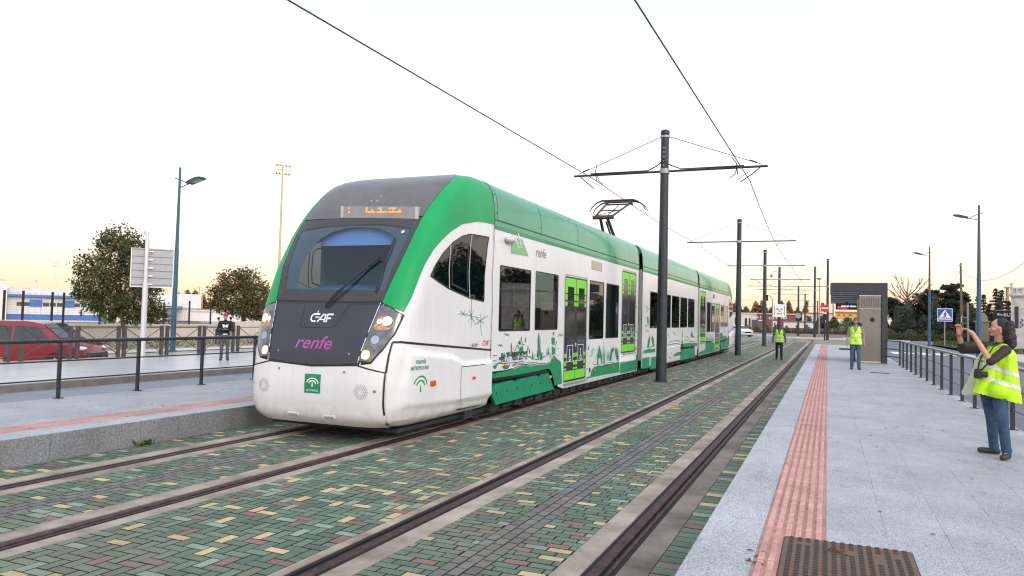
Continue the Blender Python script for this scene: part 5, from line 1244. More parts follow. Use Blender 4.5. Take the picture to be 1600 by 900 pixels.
p = far(1206.5, 519, 125); p.z = 0; trlight(p, 6.6, 1, 'traffic light on a bent post between the third and fourth masts')
p = far(1280, 519.5, 128); p.z = 0
r_ = thing('traffic_light', 'grey street pole with a lamp on top and a traffic light on its right', 'traffic light', p)
b = MB(); b.tube([p, p+Vector((0, 0, 9.7))], [.16, .07], 8); part(r_, 'post', b, MGREY)
b = MB(); b.box(p.x-.5, p.x+.3, p.y-.3, p.y+.3, 9.6, 9.8, bev=.05); part(r_, 'lamp_head', b, SBK)
b = MB(); b.box(p.x+.25, p.x+.75, p.y-.3, p.y+.2, 4.3, 5.5, bev=.05); b.tube([p+Vector((0, 0, 4.9)), p+Vector((.4, 0, 4.9))], .05, 6); part(r_, 'light_head', b, SBK)

# ================================================================== RAILINGS
RAILM = mat('railing_paint', (0.020, 0.026, 0.030), 0.38, noise=.2, nscale=6)
RAILT = mat('railing_top', (0.10, 0.11, 0.12), 0.33, metal=.3)
def railing(label, X, ys, z=.32, top=1.24, mids=(.92, .62), extra=None, flat=False):
    r_ = thing('platform_railing', label, 'railing', (X, ys[0], z))
    for y in ys:
        b = MB(); b.box(X-.03, X+.03, y-.018, y+.018, z, top, 0); b.box(X-.07, X+.07, y-.05, y+.05, z, z+.012); part(r_, 'post', b, RAILM)
    b = MB()
    if flat: b.box(X-.05, X+.05, ys[0]-.3, ys[-1]+.05, top-.01, top+.035, bev=.008)
    else: b.tube([(X, ys[0]-.4, top), (X, ys[-1]+.03, top)], .032, 10)
    part(r_, 'top_rail', b, RAILT if flat else RAILM, smooth=not flat)
    for mz in mids:
        b = MB(); b.tube([(X, ys[0]-.3, mz), (X, ys[-1], mz)], .013, 8); part(r_, 'mid_rail', b, RAILM)
    return r_
railing('black railing along the back of the far platform, in front of the parked red car', -11.43, [5.18, 6.68, 8.18, 9.67, 11.15, 12.62, 14.1, 15.6])
rr = railing('black railing with a pale flat handrail along the near platform, passing behind the woman', 2.55, [10.2, 11.7, 13.16, 14.7, 16.24, 17.65, 19.13, 20.6, 22.05, 23.5, 24.95, 26.35, 27.75, 29.15, 30.5, 31.86], top=1.235, flat=True)
b = MB()
for mz in (1.235, .92, .62): b.tube([(2.55, 31.86, mz), (2.2, 33.2, mz), (1.9, 36.5, mz)] if False else [(2.55, 31.86, mz), (2.0, 33.4, mz)], .02, 8)
part(rr, 'return_rail', b, RAILM)

# cross-braced fence of the far pavement
XB = -21.7
FBR = mat('fence_brown', (0.070, 0.062, 0.055), 0.55, noise=.25, nscale=6)
panels = [(9.3, 10.5), (10.75, 12.0), (12.25, 13.95), (14.33, 15.84), (16.09, 17.55), (17.77, 19.28), (19.52, 21.0), (21.23, 22.72), (22.98, 24.5), (24.75, 26.2), (26.45, 27.9)]
for i, (ya, yb) in enumerate(panels):
    ordn = ['', '', 'leftmost, partly outside the picture', 'in front of the red car body', 'in front of the red car nose', 'right of the sign pole foot, left of the tree trunk' if False else 'in front of the tree trunk and the sign pole', 'in front of the blue lamp post', 'left of the boy with the red cap', 'right of the boy with the red cap', 'just left of the tram nose', 'hidden mostly by the tram nose'][i]
    if i in (0, 1, 9, 10): continue
    r_ = thing('braced_fence', 'brown cross-braced fence panel '+ordn, 'fence', (XB, ya, .148), 0, 'cross-braced fence panels on the far pavement')
    for y in (ya, yb):
        b = MB(); b.box(XB-.05, XB+.05, y-.05, y+.05, .148, 1.19, bev=.008); part(r_, 'post', b, FBR)
    b = MB()
    for z in (.26, 1.12): b.box(XB-.015, XB+.015, ya, yb, z-.015, z+.015)
    part(r_, 'rail', b, FBR)
    b = MB(); b.tube([(XB, ya+.04, .27), (XB, yb-.04, 1.11)], .014, 6); b.tube([(XB+.012, ya+.04, 1.11), (XB+.012, yb-.04, .27)], .014, 6); part(r_, 'cross_brace', b, FBR)
# ================================================================== SHELTER
DK = mat('shelter_dark', (0.035, 0.038, 0.045), 0.5, noise=.2, nscale=5, bump=.2, bscale=60)
STEEL = mat('brushed_steel', (0.235, 0.205, 0.18), 0.38, metal=.75, noise=.12, nscale=1.2)
sh = thing('tram_shelter', 'dark grey platform shelter with a brushed steel cabinet and a slatted roof edge', 'shelter', (1.2, 34.2, .32))
b = MB(); b.box(.10, 2.20, 33.0, 36.6, 3.17, 3.54, bev=.01); b.box(1.18, 2.20, 33.01, 36.6, 3.05, 3.17); part(sh, 'roof', b, DK)
b = MB()
for k in range(5): b.box(.12, 1.16, 33.02+k*.05, 33.10+k*.05, 3.10-k*.075, 3.16-k*.075, bev=.01)
b.box(.12, 1.16, 33.3, 36.4, 2.76, 3.1); part(sh, 'roof_slats', b, mat('slat_grey', (.11, .115, .13), .4, metal=.3))
b = MB(); b.box(1.985, 2.20, 33.0, 36.4, .32, 3.05, bev=.008); part(sh, 'side_wall', b, DK)
b = MB(); b.box(1.17, 1.975, 33.05, 34.4, .40, 3.04, bev=.01); cabn = part(sh, 'steel_cabinet', b, STEEL)
b = MB(); b.box(1.16, 1.98, 33.02, 33.06, 2.48, 2.50); b.box(1.16, 1.98, 33.02, 33.06, 3.0, 3.04); b.box(1.16, 1.98, 33.03, 33.1, .33, .39); part(sh, 'trim', b, mat('pale_trim', (.55, .5, .45), .4), cabn)
b = MB()
for k in range(8): b.box(1.26+k*.085, 1.295+k*.085, 33.035, 33.06, 2.56, 2.92)
part(sh, 'vent_slot', b, mat('slot_dark', (.12, .11, .10), .6), cabn)
b = MB(); b.lathe([(.09, 0), (.09, .02), (.06, .03)], n=20, M=Matrix.Translation((1.66, 33.05, 2.06)) @ Matrix.Rotation(R(90), 4, 'X')); part(sh, 'round_port', b, SBK, cabn)
b = MB(); b.box(.33, 1.14, 33.5, 33.62, 2.45, 2.72, bev=.01); ds = part(sh, 'hanging_display', b, SBK)
b = MB(); b.box(.38, .50, 33.485, 33.495, 2.50, 2.58); b.box(.52, .75, 33.485, 33.495, 2.49, 2.545); part(sh, 'red_strip', b, mat('led_red', (.5, .01, .05), .4, emit=(.8, .02, .08), es=.8), ds)
b = MB(); 
x = .52
for wd in (.045, .04, .035, .05, .03, 0, .05, .03, 0, .04, .05, .035, .04, .05, .03):
    if wd: b.box(x, x+wd-.008, 33.485, 33.495, 2.56, 2.62)
    x += max(wd, .022)
part(sh, 'white_characters', b, mat('led_white', (.7, .7, .8), .4, emit=(.7, .7, .9), es=.8), ds)
b = MB(); b.tube([(.72, 33.56, 2.7), (.72, 33.56, 2.8)], .04, 8); b.tube([(.32, 33.56, 2.45), (.32, 33.56, 2.85)], .015, 6); part(sh, 'display_bracket', b, DK, ds)
b = MB(); b.box(1.10, 1.16, 33.2, 33.3, .32, 3.0); part(sh, 'post', b, STEEL)
b = MB(); b.box(.45, 1.15, 33.9, 34.3, .78, .84, bev=.01); b.box(1.0, 1.08, 33.95, 34.25, .32, .78); part(sh, 'bench', b, SBK)

# ================================================================== STREET LAMPS
BLUE = mat('lamp_blue', (0.025, 0.095, 0.165), 0.45, noise=.2, nscale=3); TOPB = mat('lamp_upper', (0.075, 0.068, 0.07), 0.5)
LENS = mat('lamp_glass', (.5, .5, .48), .2)
def street_lamp(p, hgt, d, label, upper=True, w_=1.0):
    p = Vector(p); d = Vector((d[0], d[1], 0)).normalized(); r_ = thing('street_lamp', label, 'street lamp', p, 0, 'blue street lamps')
    b = MB(); b.tube([p, p+Vector((0, 0, hgt*.55))], [.11*w_, .085*w_], 12); part(r_, 'pole', b, BLUE, smooth=True)
    b = MB(); b.tube([p+Vector((0, 0, hgt*.55)), p+Vector((0, 0, hgt))], [.075*w_, .045*w_], 10); part(r_, 'upper_pole', b, TOPB if upper else BLUE, smooth=True)
    b = MB(); b.lathe([(.2, 0), (.2, .03), (.12, .06)], p, 12); part(r_, 'base_plate', b, BLUE)
    a = p+Vector((0, 0, hgt-.55)); b = MB(); b.tube([a+Vector((0, 0, .1))-d*.25, a+Vector((0, 0, .05)), a+d*.5+Vector((0, 0, -.16))], .022, 6); b.tube([a+Vector((0, 0, -.3)), a+d*.5+Vector((0, 0, -.16))], .022, 6); part(r_, 'bracket', b, TOPB if upper else BLUE)
    ang = math.atan2(d.y, d.x); M_ = Matrix.Translation(a+d*.86+Vector((0, 0, -.05))) @ Matrix.Rotation(ang, 4, 'Z') @ Matrix.Rotation(R(-14), 4, 'Y')
    b = MB(); b.prism([(-.38, -.03), (-.32, .06), (.15, .09), (.40, .04), (.43, -.02), (.35, -.04), (-.3, -.05)], -.17, .17, 'y', M=M_); part(r_, 'lamp_head', b, mat('head_teal', (.02, .06, .09), .4))
    b = MB(); b.prism([(-.1, -.07), (.32, -.055), (.32, -.04), (-.1, -.045)], -.13, .13, 'y', M=M_); part(r_, 'lens', b, LENS)
    return r_
p = at(269.5, 549, Z=.06); street_lamp((p.x, p.y, .06), 7.55, (1, 0), 'blue street lamp with its head pointing right, behind the pavement fence on the left', upper=False)
p = at(1529.5, 560, Z=.13); street_lamp((p.x, p.y, .13), 8.65, (-1, .25), 'taller-looking blue street lamp rising beside the woman, head pointing left', w_=1.25)
p = at(1452, 541, Z=.13); street_lamp((p.x, p.y, .13), 8.78, (-1, .1), 'more distant blue street lamp on the right, between the shelter and the crossing sign', w_=1.2)

# ================================================================== SIGNS
p = at(1476, 541, Z=.13); dep = 75
r_ = thing('crossing_sign', 'square blue and white pedestrian crossing sign on a grey pole, left of the woman', 'road sign', (p.x, p.y, .13))
b = MB(); b.tube([(p.x, p.y, .13), (p.x, p.y, 3.3)], .05, 8); part(r_, 'pole', b, MGREY)
b = MB(); b.box(p.x-.60, p.x+.60, p.y-.09, p.y-.05, 2.35, 3.52, bev=.015); pl_ = part(r_, 'white_plate', b, SWH)
b = MB(); b.box(p.x-.55, p.x+.55, p.y-.10, p.y-.091, 2.62, 3.47); b.box(p.x-.55, p.x+.55, p.y-.10, p.y-.091, 2.42, 2.53); part(r_, 'blue_field', b, SBLUE, pl_)
b = MB(); b.prism([(-.50, 2.65), (.50, 2.65), (0, 3.42)], p.y-.108, p.y-.102, 'y', M=Matrix.Translation((p.x, 0, 0))); part(r_, 'white_triangle', b, SWH, pl_)
b = MB()
for pl in ([(-.03, 3.2), (.04, 3.2), (.04, 3.28), (-.03, 3.28)], [(-.10, 2.95), (-.02, 3.18), (.05, 3.18), (.14, 2.98), (.10, 2.95), (.06, 3.03), (.05, 2.93), (.14, 2.72), (.08, 2.70), (.01, 2.86), (-.08, 2.70), (-.14, 2.73), (-.04, 2.92), (-.02, 3.04), (-.07, 2.93)]): b.prism(pl, p.y-.114, p.y-.110, 'y', M=Matrix.Translation((p.x, 0, 0)))
for k in range(5): b.prism([(-.42+k*.18, 2.66), (-.33+k*.18, 2.66), (-.35+k*.16, 2.72), (-.41+k*.17, 2.72)], p.y-.114, p.y-.110, 'y', M=Matrix.Translation((p.x, 0, 0)))
part(r_, 'walking_figure', b, SBK, pl_)
p = at(1441.7, 530.5, Z=.0)
r_ = thing('yield_sign', 'small red and white inverted triangle yield sign left of the blue lamp post', 'road sign', (p.x, p.y, 0))
b = MB(); b.tube([(p.x, p.y, 0), (p.x, p.y, 1.9)], .045, 8); part(r_, 'pole', b, MGREY)
b = MB(); b.prism([(-.48, 2.45), (.48, 2.45), (0, 1.62)], p.y-.08, p.y-.05, 'y', M=Matrix.Translation((p.x, 0, 0))); pl_ = part(r_, 'red_border', b, SRED)
b = MB(); b.prism([(-.30, 2.36), (.30, 2.36), (0, 1.84)], p.y-.09, p.y-.082, 'y', M=Matrix.Translation((p.x, 0, 0))); part(r_, 'white_centre', b, SWH, pl_)
# back of the large road sign on the left
p = at(222, 561, Z=.148); px_, py_ = -21.2, None
q = at(222, 561, Z=.148); d_ = (Vector((q.x, q.y, 0))).normalized(); nrm = Vector((-d_.y, d_.x, 0))
ang = math.atan2(d_.y, d_.x)
r_ = thing('direction_sign', 'large grey road sign seen from behind on a thick white pole', 'road sign', (q.x, q.y, .148))
dep = 28.5
def onplane(x, y):        # point of the sign's own plane below a traced point
    r0 = ray(x, y); t = (Vector((q.x, q.y, 0)).dot(d_))/(Vector((r0.x, r0.y, 0)).dot(d_)); return Vector((0, 0, CAMZ))+r0*t
pA, pB = onplane(222.5, 440), onplane(228, 378)
b = MB(); b.tube([(q.x, q.y, .148), (q.x, q.y, 2.65)], .085, 12); b.tube([(q.x, q.y, 2.62), (q.x, q.y, 4.28)], .062, 12); b.lathe([(.14, 0), (.14, .03)], (q.x, q.y, .148), 12); part(r_, 'pole', b, mat('pole_pale', (.62, .60, .60), .35, metal=.2), smooth=True)
tl, tr_, br_, bl = onplane(205, 388), onplane(272.5, 388), onplane(270, 448.5), onplane(203.5, 448.5)
cz0, cz1 = (br_.z+bl.z)/2, (tl.z+tr_.z)/2
def lx(P): return (P-Vector((q.x, q.y, 0))).dot(Vector((d_.y, -d_.x, 0)))
xl, xr = (lx(tl)+lx(bl))/2, (lx(tr_)+lx(br_))/2
Mg = Matrix.Translation((q.x, q.y, 0)) @ Matrix.Rotation(math.atan2(-d_.x, d_.y), 4, 'Z')
b = MB(); b.box(xl, xr, .11, .15, cz0, cz1, M=Mg, bev=.012); pn = part(r_, 'sign_back', b, mat('alu_back', (.33, .33, .35), .45, metal=.35, noise=.08))
b = MB(); hh = (cz1-cz0)
for k in range(6): b.box(xl+.02, xr-.02, .095, .112, cz0+.07+hh*.91*k/5-.008, cz0+.07+hh*.91*k/5+.008, M=Mg)
part(r_, 'panel_rib', b, mat('rib_dark', (.16, .16, .17), .5), pn)
b = MB()
for k in range(5): b.box(-.05, .2, .03, .1, cz0+.09+(hh-.2)*k/4-.02, cz0+.09+(hh-.2)*k/4+.02, M=Mg)
part(r_, 'clamp', b, T_SIGN, pn)
b = MB(); b.box(xr-.015, xr+.01, .09, .16, cz0, cz1, M=Mg); b.box(xl-.01, xl+.012, .09, .16, cz0, cz1, M=Mg); b.box(xl, xr, .09, .16, cz0-.012, cz0+.01, M=Mg); part(r_, 'frame', b, T_SIGN, pn)

# ================================================================== CARS
TYRE = mat('tyre', (.015, .015, .015), .8); RIM = mat('rim', (.45, .45, .46), .35, metal=.7); CGL = mat('car_glass', (.02, .03, .035), .06); CHR = mat('chrome', (.6, .6, .6), .2, metal=.9)
HLT = mat('car_lamp', (.6, .62, .65), .1); TLT = mat('tail_lamp', (.5, .02, .02), .15)
def car(label, loc, rz, paint, prof, L_, W_, H_, glassz, group=None, win=None, cat='car', wheel=.32):
    """prof: upper body line (x, z) from tail (x=0) to nose (x=L_)"""
    r_ = thing('parked_car', label, cat, (0, 0, 0), 0, group)
    n = len(prof); b = MB(); secs = []
    xs = [p[0] for p in prof]
    def yw(x, z):
        end = min(x, L_-x); e_ = 1-max(0, (.45-end)/.45)**2*.16
        return W_/2*e_*(1-.13*max(0, (z-glassz)/(H_-glassz))**1.0 if z > glassz else 1-.03*((glassz-z)/glassz)**2)
    NX = 36; NZ = 10; vs = []; fs = []
    up = lambda x: float(np.interp(x, xs, [p[1] for p in prof]))
    lo = lambda x: .20+.10*max(0, (.5-min(x, L_-x))/.5)
    gx = [L_*(1-math.cos(math.pi*i/NX))/2 for i in range(NX+1)]
    ring = []
    for x in gx:
        u_, l_ = up(x), lo(x); row = []
        for k in range(NZ+1):
            z = l_+(u_-l_)*k/NZ; y = yw(x, z); 
            if k == NZ: y *= .86
            if k == NZ: z = u_
            row.append((x, y, z-(0.03 if k == NZ-1 else 0)))
        row.append((x, 0, u_+.025))
        ring.append(row)
    m_ = NZ+2
    for sgn in (1, -1):
        k0 = len(vs)
        for row in ring: vs += [(x, sgn*y, z) for x, y, z in row]
        for i in range(NX):
            for k in range(m_-1): fs.append((k0+i*m_+k, k0+i*m_+k+1, k0+(i+1)*m_+k+1, k0+(i+1)*m_+k))
        for i in (0, NX): fs.append(tuple(k0+i*m_+k for k in range(m_))+((k0+i*m_),) if False else tuple(k0+i*m_+k for k in range(m_)))
        
    b.add(vs, fs); fl = [(x, sgn*yw(x, lo(x)), lo(x)) for x in gx for sgn in (1, -1)]
    b.add(fl, [(2*i, 2*i+1, 2*i+3, 2*i+2) for i in range(NX)]); b.add([(0, yw(0, .3), lo(0)), (0, -yw(0, .3), lo(0)), (0, -yw(0, up(0))*.86, up(0)), (0, yw(0, up(0))*.86, up(0))], [(0, 1, 2, 3)]); b.add([(L_, yw(L_, .3), lo(L_)), (L_, -yw(L_, .3), lo(L_)), (L_, -yw(L_, up(L_))*.86, up(L_)), (L_, yw(L_, up(L_))*.86, up(L_))], [(0, 1, 2, 3)])
    body = part(r_, 'body', b, paint, smooth=True, angle=35)
    for sgn in (1, -1):
        for w_ in (win or []):
            b = MB(); b.add([(x, sgn*(yw(x, z)+.008), z) for x, z in w_], [tuple(range(len(w_)))]); part(r_, 'side_window', b, CGL)
    # windscreen, rear window follow the body line
    for (xa, xb, nm) in prof_gl:
        pts = [x for x in np.linspace(xa, xb, 7)]; b = MB(); vs = []
        for x in pts: u_ = up(x); vs += [(x, yw(x, u_)*.80, u_+.022), (x, 0, u_+.036), (x, -yw(x, u_)*.80, u_+.022)]
        b.add(vs, [(3*i+j, 3*i+j+1, 3*i+j+4, 3*i+j+3) for i in range(6) for j in (0, 1)]); part(r_, nm, b, CGL)
    for x in (.78, L_-.88):
        for sgn in (1, -1):
            b = MB(); Mw = Matrix.Translation((x, sgn*(W_/2-.10), wheel)) @ Matrix.Rotation(R(-90*sgn), 4, 'X'); b.lathe([(.05, -.1), (wheel-.03, -.1), (wheel, -.06), (wheel, .06), (wheel-.03, .115), (wheel*.62, .11)], n=24, M=Mw); wo = part(r_, 'wheel', b, TYRE, smooth=True)
            b = MB(); b.lathe([(.02, .09), (.06, .10), (wheel*.62, .10), (wheel*.64, .117)], n=20, M=Mw, cap=False)
            for k in range(5): b.box(-.03, .03, .0, wheel*.6, .10, .12, M=Mw @ Matrix.Rotation(R(72*k), 4, 'Z'))
            part(r_, 'rim', b, RIM, wo)
            b = MB(); b.lathe([(wheel+.005, .10), (wheel+.05, .105)], n=24, M=Mw, cap=False); part(r_, 'wheel_arch', b, SBK)
    for sgn in (1, -1):
        zf = up(L_)-.02; b = MB(); b.ell((L_-.16, sgn*(W_/2-.22), up(L_-.2)-.10), (.20, .20, .085), 14, 8); part(r_, 'headlight', b, HLT, smooth=True)
        b = MB(); b.box(-.012, .10, sgn*(W_/2-.30), sgn*(W_/2-.09), .75, 1.05 if H_ > 1.55 else .92, bev=.02); part(r_, 'tail_light', b, TLT)
        b = MB(); b.ell((L_*.66, sgn*(W_/2+.09), glassz+.04), (.07, .10, .07), 12, 8); part(r_, 'mirror', b, paint)
    b = MB(); b.box(L_-.03, L_+.012, -.42, .42, .48, .66, bev=.02); gr_ = part(r_, 'grille', b, SBK)
    b = MB(); b.box(L_-.02, L_+.02, -.45, .45, .66, .685); b.box(L_-.02, L_+.02, -.45, .45, .455, .475); part(r_, 'grille_trim', b, CHR, gr_)
    b = MB(); b.box(L_-.05, L_+.016, -.26, .26, .30, .40, bev=.01); part(r_, 'number_plate', b, SWH)
    b = MB(); b.box(-.02, .03, -.26, .26, .55, .66, bev=.01); part(r_, 'number_plate', b, SWH)
    b = MB(); b.box(.06, L_-.06, -W_/2+.04, W_/2-.04, .18, .30); part(r_, 'sill', b, SBK)
    r_.location = loc; r_.rotation_euler = (0, 0, rz)
    return r_
RED = mat('car_red', (.48, .006, .012), .3, coat=.4); DRED = mat('car_dark_red', (.20, .005, .012), .28, coat=.4); WHC = mat('car_white', (.7, .7, .7), .25, coat=.6); BLK = mat('car_dark', (.02, .025, .03), .2, coat=.6)
mpv = [(0, .75), (.03, 1.0), (.18, 1.6), (.45, 1.68), (2.5, 1.70), (2.95, 1.62), (3.62, 1.10), (4.0, 1.02), (4.30, .88), (4.42, .68)]
prof_gl = [(2.98, 3.58, 'windscreen'), (.05, .15, 'rear_window')]
a_ = R(25); pf = at(148, 552, Y=17.9)
hx, hy = math.cos(a_), math.sin(a_); L_ = 4.42
fx, fy = -22.95, 17.75
car('shiny dark red people carrier parked behind the far pavement fence, nose to the right', (fx-hx*L_, fy-hy*L_, -.43), a_, DRED, mpv, L_, 1.82, 1.70, 1.05, win=[[(2.15, 1.08), (3.35, 1.10), (2.88, 1.52), (2.15, 1.56)], [(1.15, 1.08), (2.05, 1.08), (2.05, 1.56), (1.15, 1.56)], [(.35, 1.12), (1.05, 1.08), (1.05, 1.56), (.45, 1.52)]])
hatch = [(0, .72), (.05, 1.0), (.45, 1.38), (.9, 1.46), (2.0, 1.45), (2.45, 1.34), (3.15, .98), (3.75, .88), (4.0, .68)]
prof_gl = [(2.48, 3.1, 'windscreen'), (.1, .42, 'rear_window')]
hw_ = [[(2.0, .96), (2.9, .98), (2.4, 1.28), (2.0, 1.36)], [(1.0, .96), (1.9, .96), (1.9, 1.37), (1.05, 1.36)]]
p = at(1588.5, 596, Z=.0)
car('bright red car at the right edge of the picture, behind the railing and the woman', (6.65, 22.6, 0), R(90), RED, hatch, 4.0, 1.75, 1.46, .95, win=hw_)
p = at(1156, 526, Z=0)
car('small white car beyond the tail of the tram, left of the second mast', (p.x-1.5, p.y+2.2, 0), R(-50), WHC, hatch, 4.0, 1.75, 1.46, .95, win=hw_)
for i, (x, y, dp_, m_, lab) in enumerate(((1312, 516, 150, BLK, 'dark parked car seen under the hanging display'), (1322, 516.3, 150, WHC, 'white parked car seen left of the head of the man in the checked shirt'), (1250, 515, 175, WHC, 'distant white car beyond the tracks left of the tall masts'))):
    p = far(x, y, dp_); p.z = 0
    car(lab, p, R(10+i*25), m_, hatch, 4.0, 1.75, 1.46, .95, win=hw_, group='parked cars across the road')

# ================================================================== BUILDINGS
def frame_at(px, dep, rot=0.0):
    p = far(px, 500, dep); d = Vector((p.x, p.y, 0)).normalized()
    return Matrix.Translation((p.x, p.y, 0)) @ Matrix.Rotation(math.atan2(-d.x, d.y)+rot, 4, 'Z'), dep
WALLW = mat('wall_white', (.74, .70, .68), .8, noise=.06, nscale=.8); WBLUE = mat('wall_blue', (.05, .17, .48), .6, noise=.1, nscale=1.5); WGLS = mat('window_dark', (.05, .07, .075), .15); TERR = mat('roof_terracotta', (.42, .17, .08), .8, noise=.25, nscale=2)
M_, dep = frame_at(80, 78, R(3)); sc = dep/1155.0
def Hz(y, px): return CAMZ-(y-(474.7+.025*px))*sc
def bx(b, x0, x1, y0, y1, px, d0=0, d1=6, bev=0): b.box((x0-80)*sc, (x1-80)*sc, d0, d1, Hz(y1, px), Hz(y0, px), M=M_, bev=bev)
bl_ = thing('sports_pavilion', 'long low white building with blue bands and shutters beyond the tall fence on the left', 'building', M_.translation)
b = MB(); bx(b, 22, 300, 452, 506, 80); part(bl_, 'wall', b, WALLW)
b = MB(); bx(b, 23, 168, 461.5, 465, 80, -.5, 0); part(bl_, 'canopy', b, WBLUE)
b = MB(); bx(b, 22, 145, 491.5, 500, 80, -.05, 0); part(bl_, 'blue_plinth', b, WBLUE)
for x0, x1 in ((34, 41), (43, 51), (68, 76), (77, 85), (86.5, 95), (110, 118), (119.5, 127.5), (129, 137)):
    b = MB(); bx(b, x0, x1, 473, 479, 80, -.03, 0); wn = part(bl_, 'window', b, WGLS)
for x0, x1 in ((51, 67), (95, 110)):
    b = MB(); bx(b, x0, x1, 469, 480, 80, -.06, 0); part(bl_, 'blue_shutter', b, WBLUE)
b = MB(); bx(b, 148, 156, 480, 503, 80, -.04, 0); bx(b, 160, 170, 480, 502, 80, -.04, 0); part(bl_, 'door', b, mat('door_green', (.06, .10, .09), .5))
b = MB(); bx(b, 119, 121, 483, 493, 80, -.1, 0); part(bl_, 'downpipe', b, SBK)
b = MB(); bx(b, 106, 124, 450.5, 452, 80, 0, 3); bx(b, 40, 50, 451.3, 452, 80, 0, 3); bx(b, 25, 31, 451.5, 452, 80, 0, 3); part(bl_, 'roof_box', b, MGREY)
bl2 = thing('white_house', 'tall plain white block at the left edge with a small sunlit-gold lookout on its roof', 'building', M_.translation)
b = MB(); bx(b, -60, 21.5, 440.5, 503, 10, -1.5, 8); bx(b, 16, 21.5, 439, 448, 10, 1, 3); part(bl2, 'wall', b, WALLW)
b = MB(); bx(b, 7.5, 16, 438.5, 448, 10, 0, 3); bx(b, -40, 17, 436.8, 438.5, 10, 0, 4); part(bl2, 'sunlit_lookout', b, mat('sunlit', (.75, .45, .08), .7))  # low golden sun on the lookout is put into its colour
b = MB(); bx(b, -2, 2, 467, 471, 10, -1.56, -1.5); bx(b, 10, 12, 475, 478, 10, -1.56, -1.5); part(bl2, 'window', b, WGLS)
# low white wall and shed to the right of the first tree
M2, _ = frame_at(300, 85, R(-4)); M_ = M2; sc = 85/1155.
def bx2(b, x0, x1, y0, y1, d0=0, d1=3): b.box((x0-300)*sc, (x1-300)*sc, d0, d1, CAMZ-(y1-482.2)*sc, CAMZ-(y0-482.2)*sc, M=M2)
wl_ = thing('white_boundary_wall', 'long white boundary wall behind the sports ground, right of the blue lamp post', 'wall', M2.translation)
b = MB(); bx2(b, 225, 420, 483, 501.5, 0, .4); part(wl_, 'wall', b, WALLW)
b = MB(); bx2(b, 225, 420, 482, 483, -.1, .5); part(wl_, 'coping', b, KERB)
b = MB(); bx2(b, 270, 282, 486, 488, -.02, 0); bx2(b, 297, 325, 485.5, 488, -.02, 0); part(wl_, 'stain_band', b, mat('wall_grey', (.5, .47, .45), .8))
sd_ = thing('white_shed', 'small white shed with a dark flat roof left of the blue lamp post', 'building', M2.translation)
b = MB(); bx2(b, 228, 262, 473, 502, -3, 1.5); part(sd_, 'wall', b, WALLW)
b = MB(); bx2(b, 256, 287, 479.5, 481.2, -3.2, -.4); part(sd_, 'roof', b, SBK)
# far street front beyond the tracks
def block(cat, label, x0, x1, y0, y1, dep, m, px=None, dp=12, parts=(), roof=None):
    px = px or (x0+x1)/2; M3_, _ = frame_at(px, dep); s_ = dep/1155.; hz = 474.7+.025*px
    def q(b, a0, a1, c0, c1, d0=0, d1=dp): b.box((a0-px)*s_, (a1-px)*s_, d0, d1, CAMZ-(c1-hz)*s_, CAMZ-(c0-hz)*s_, M=M3_)
    r_ = thing(cat.replace(' ', '_'), label, cat, M3_.translation)
    b = MB(); q(b, x0, x1, y0, y1); part(r_, 'wall', b, m)
    if roof: b = MB(); q(b, x0-1, x1+1, roof[0], y0, -.3, dp+.3); part(r_, 'roof', b, roof[1])
    for nm, mm, rects in parts:
        for rc_ in rects: b = MB(); q(b, *rc_, -.12, -.01); part(r_, nm, b, mm)
    return r_, M3_, s_, hz, px
WOFF = mat('wall_offwhite', (.66, .60, .54), .8, noise=.08, nscale=.3); MAR = mat('wall_maroon', (.22, .075, .075), .7, noise=.12, nscale=.4); WARM = mat('wall_sunlit', (.72, .42, .14), .8, noise=.1, nscale=.3)  # WARM carries golden evening sunlight in the wall colour
block('white warehouse', 'pale warehouse with narrow openings seen right of the tram tail', 1143, 1181, 490, 514, 190, WOFF, parts=(('opening', SBK, [(1149, 1150.5, 497, 510), (1153, 1154.5, 496, 510), (1157, 1158, 497, 509), (1164, 1167, 497, 508), (1170, 1172, 497, 510)]), ('gate', mat('gate_slate', (.06, .07, .10), .5), [(1174, 1181, 499, 510)])), roof=(488.5, WOFF))
r_, M4_, s4, hz4, px4 = block('maroon shop', 'maroon shop front with white letters behind the third and fourth masts', 1181, 1241, 491.5, 512, 188, MAR, parts=(('shop_window', SWH, [(1208, 1214, 502, 504), (1208, 1209.5, 504, 511), (1212, 1213.5, 504, 511), (1186, 1192, 500.5, 502)]),), roof=(489.5, mat('roof_warm', (.62, .40, .22), .8)))
b = MB()
for ch, x, y in (('M', 1184, 498.3), ('I', 1189.5, 498), ('C', 1204, 499), ('A', 1208, 499), ('P', 1213.3, 498.8), ('I', 1217.5, 498.5), ('N', 1222, 498), ('O', 1226, 498)):
    vs, fs = text_mesh(ch, .9, bold=.02); b.add([M4_ @ Vector(((x-px4)*s4+v.x, -.05, CAMZ-(y-hz4)*s4+v.y)) for v in vs], fs)
part(r_, 'white_letters', b, SWH)
block('white store', 'plain white store with graffiti behind the round disc mast', 1226, 1270, 503, 516, 160, WALLW, parts=(('graffiti', SBK, [(1257, 1262, 507, 508), (1259, 1260, 507, 512), (1262, 1265, 510, 511)]),), roof=(501.6, KERB))
block('pale block', 'pale block of flats between the two tallest masts', 1255, 1298, 490, 515, 210, WOFF, parts=(('window', WGLS, [(1260, 1262, 494, 497), (1266, 1268, 494, 497), (1284, 1286, 494, 497), (1262, 1264, 501, 504), (1281, 1284, 502, 505)]),), roof=(488.5, TERR))
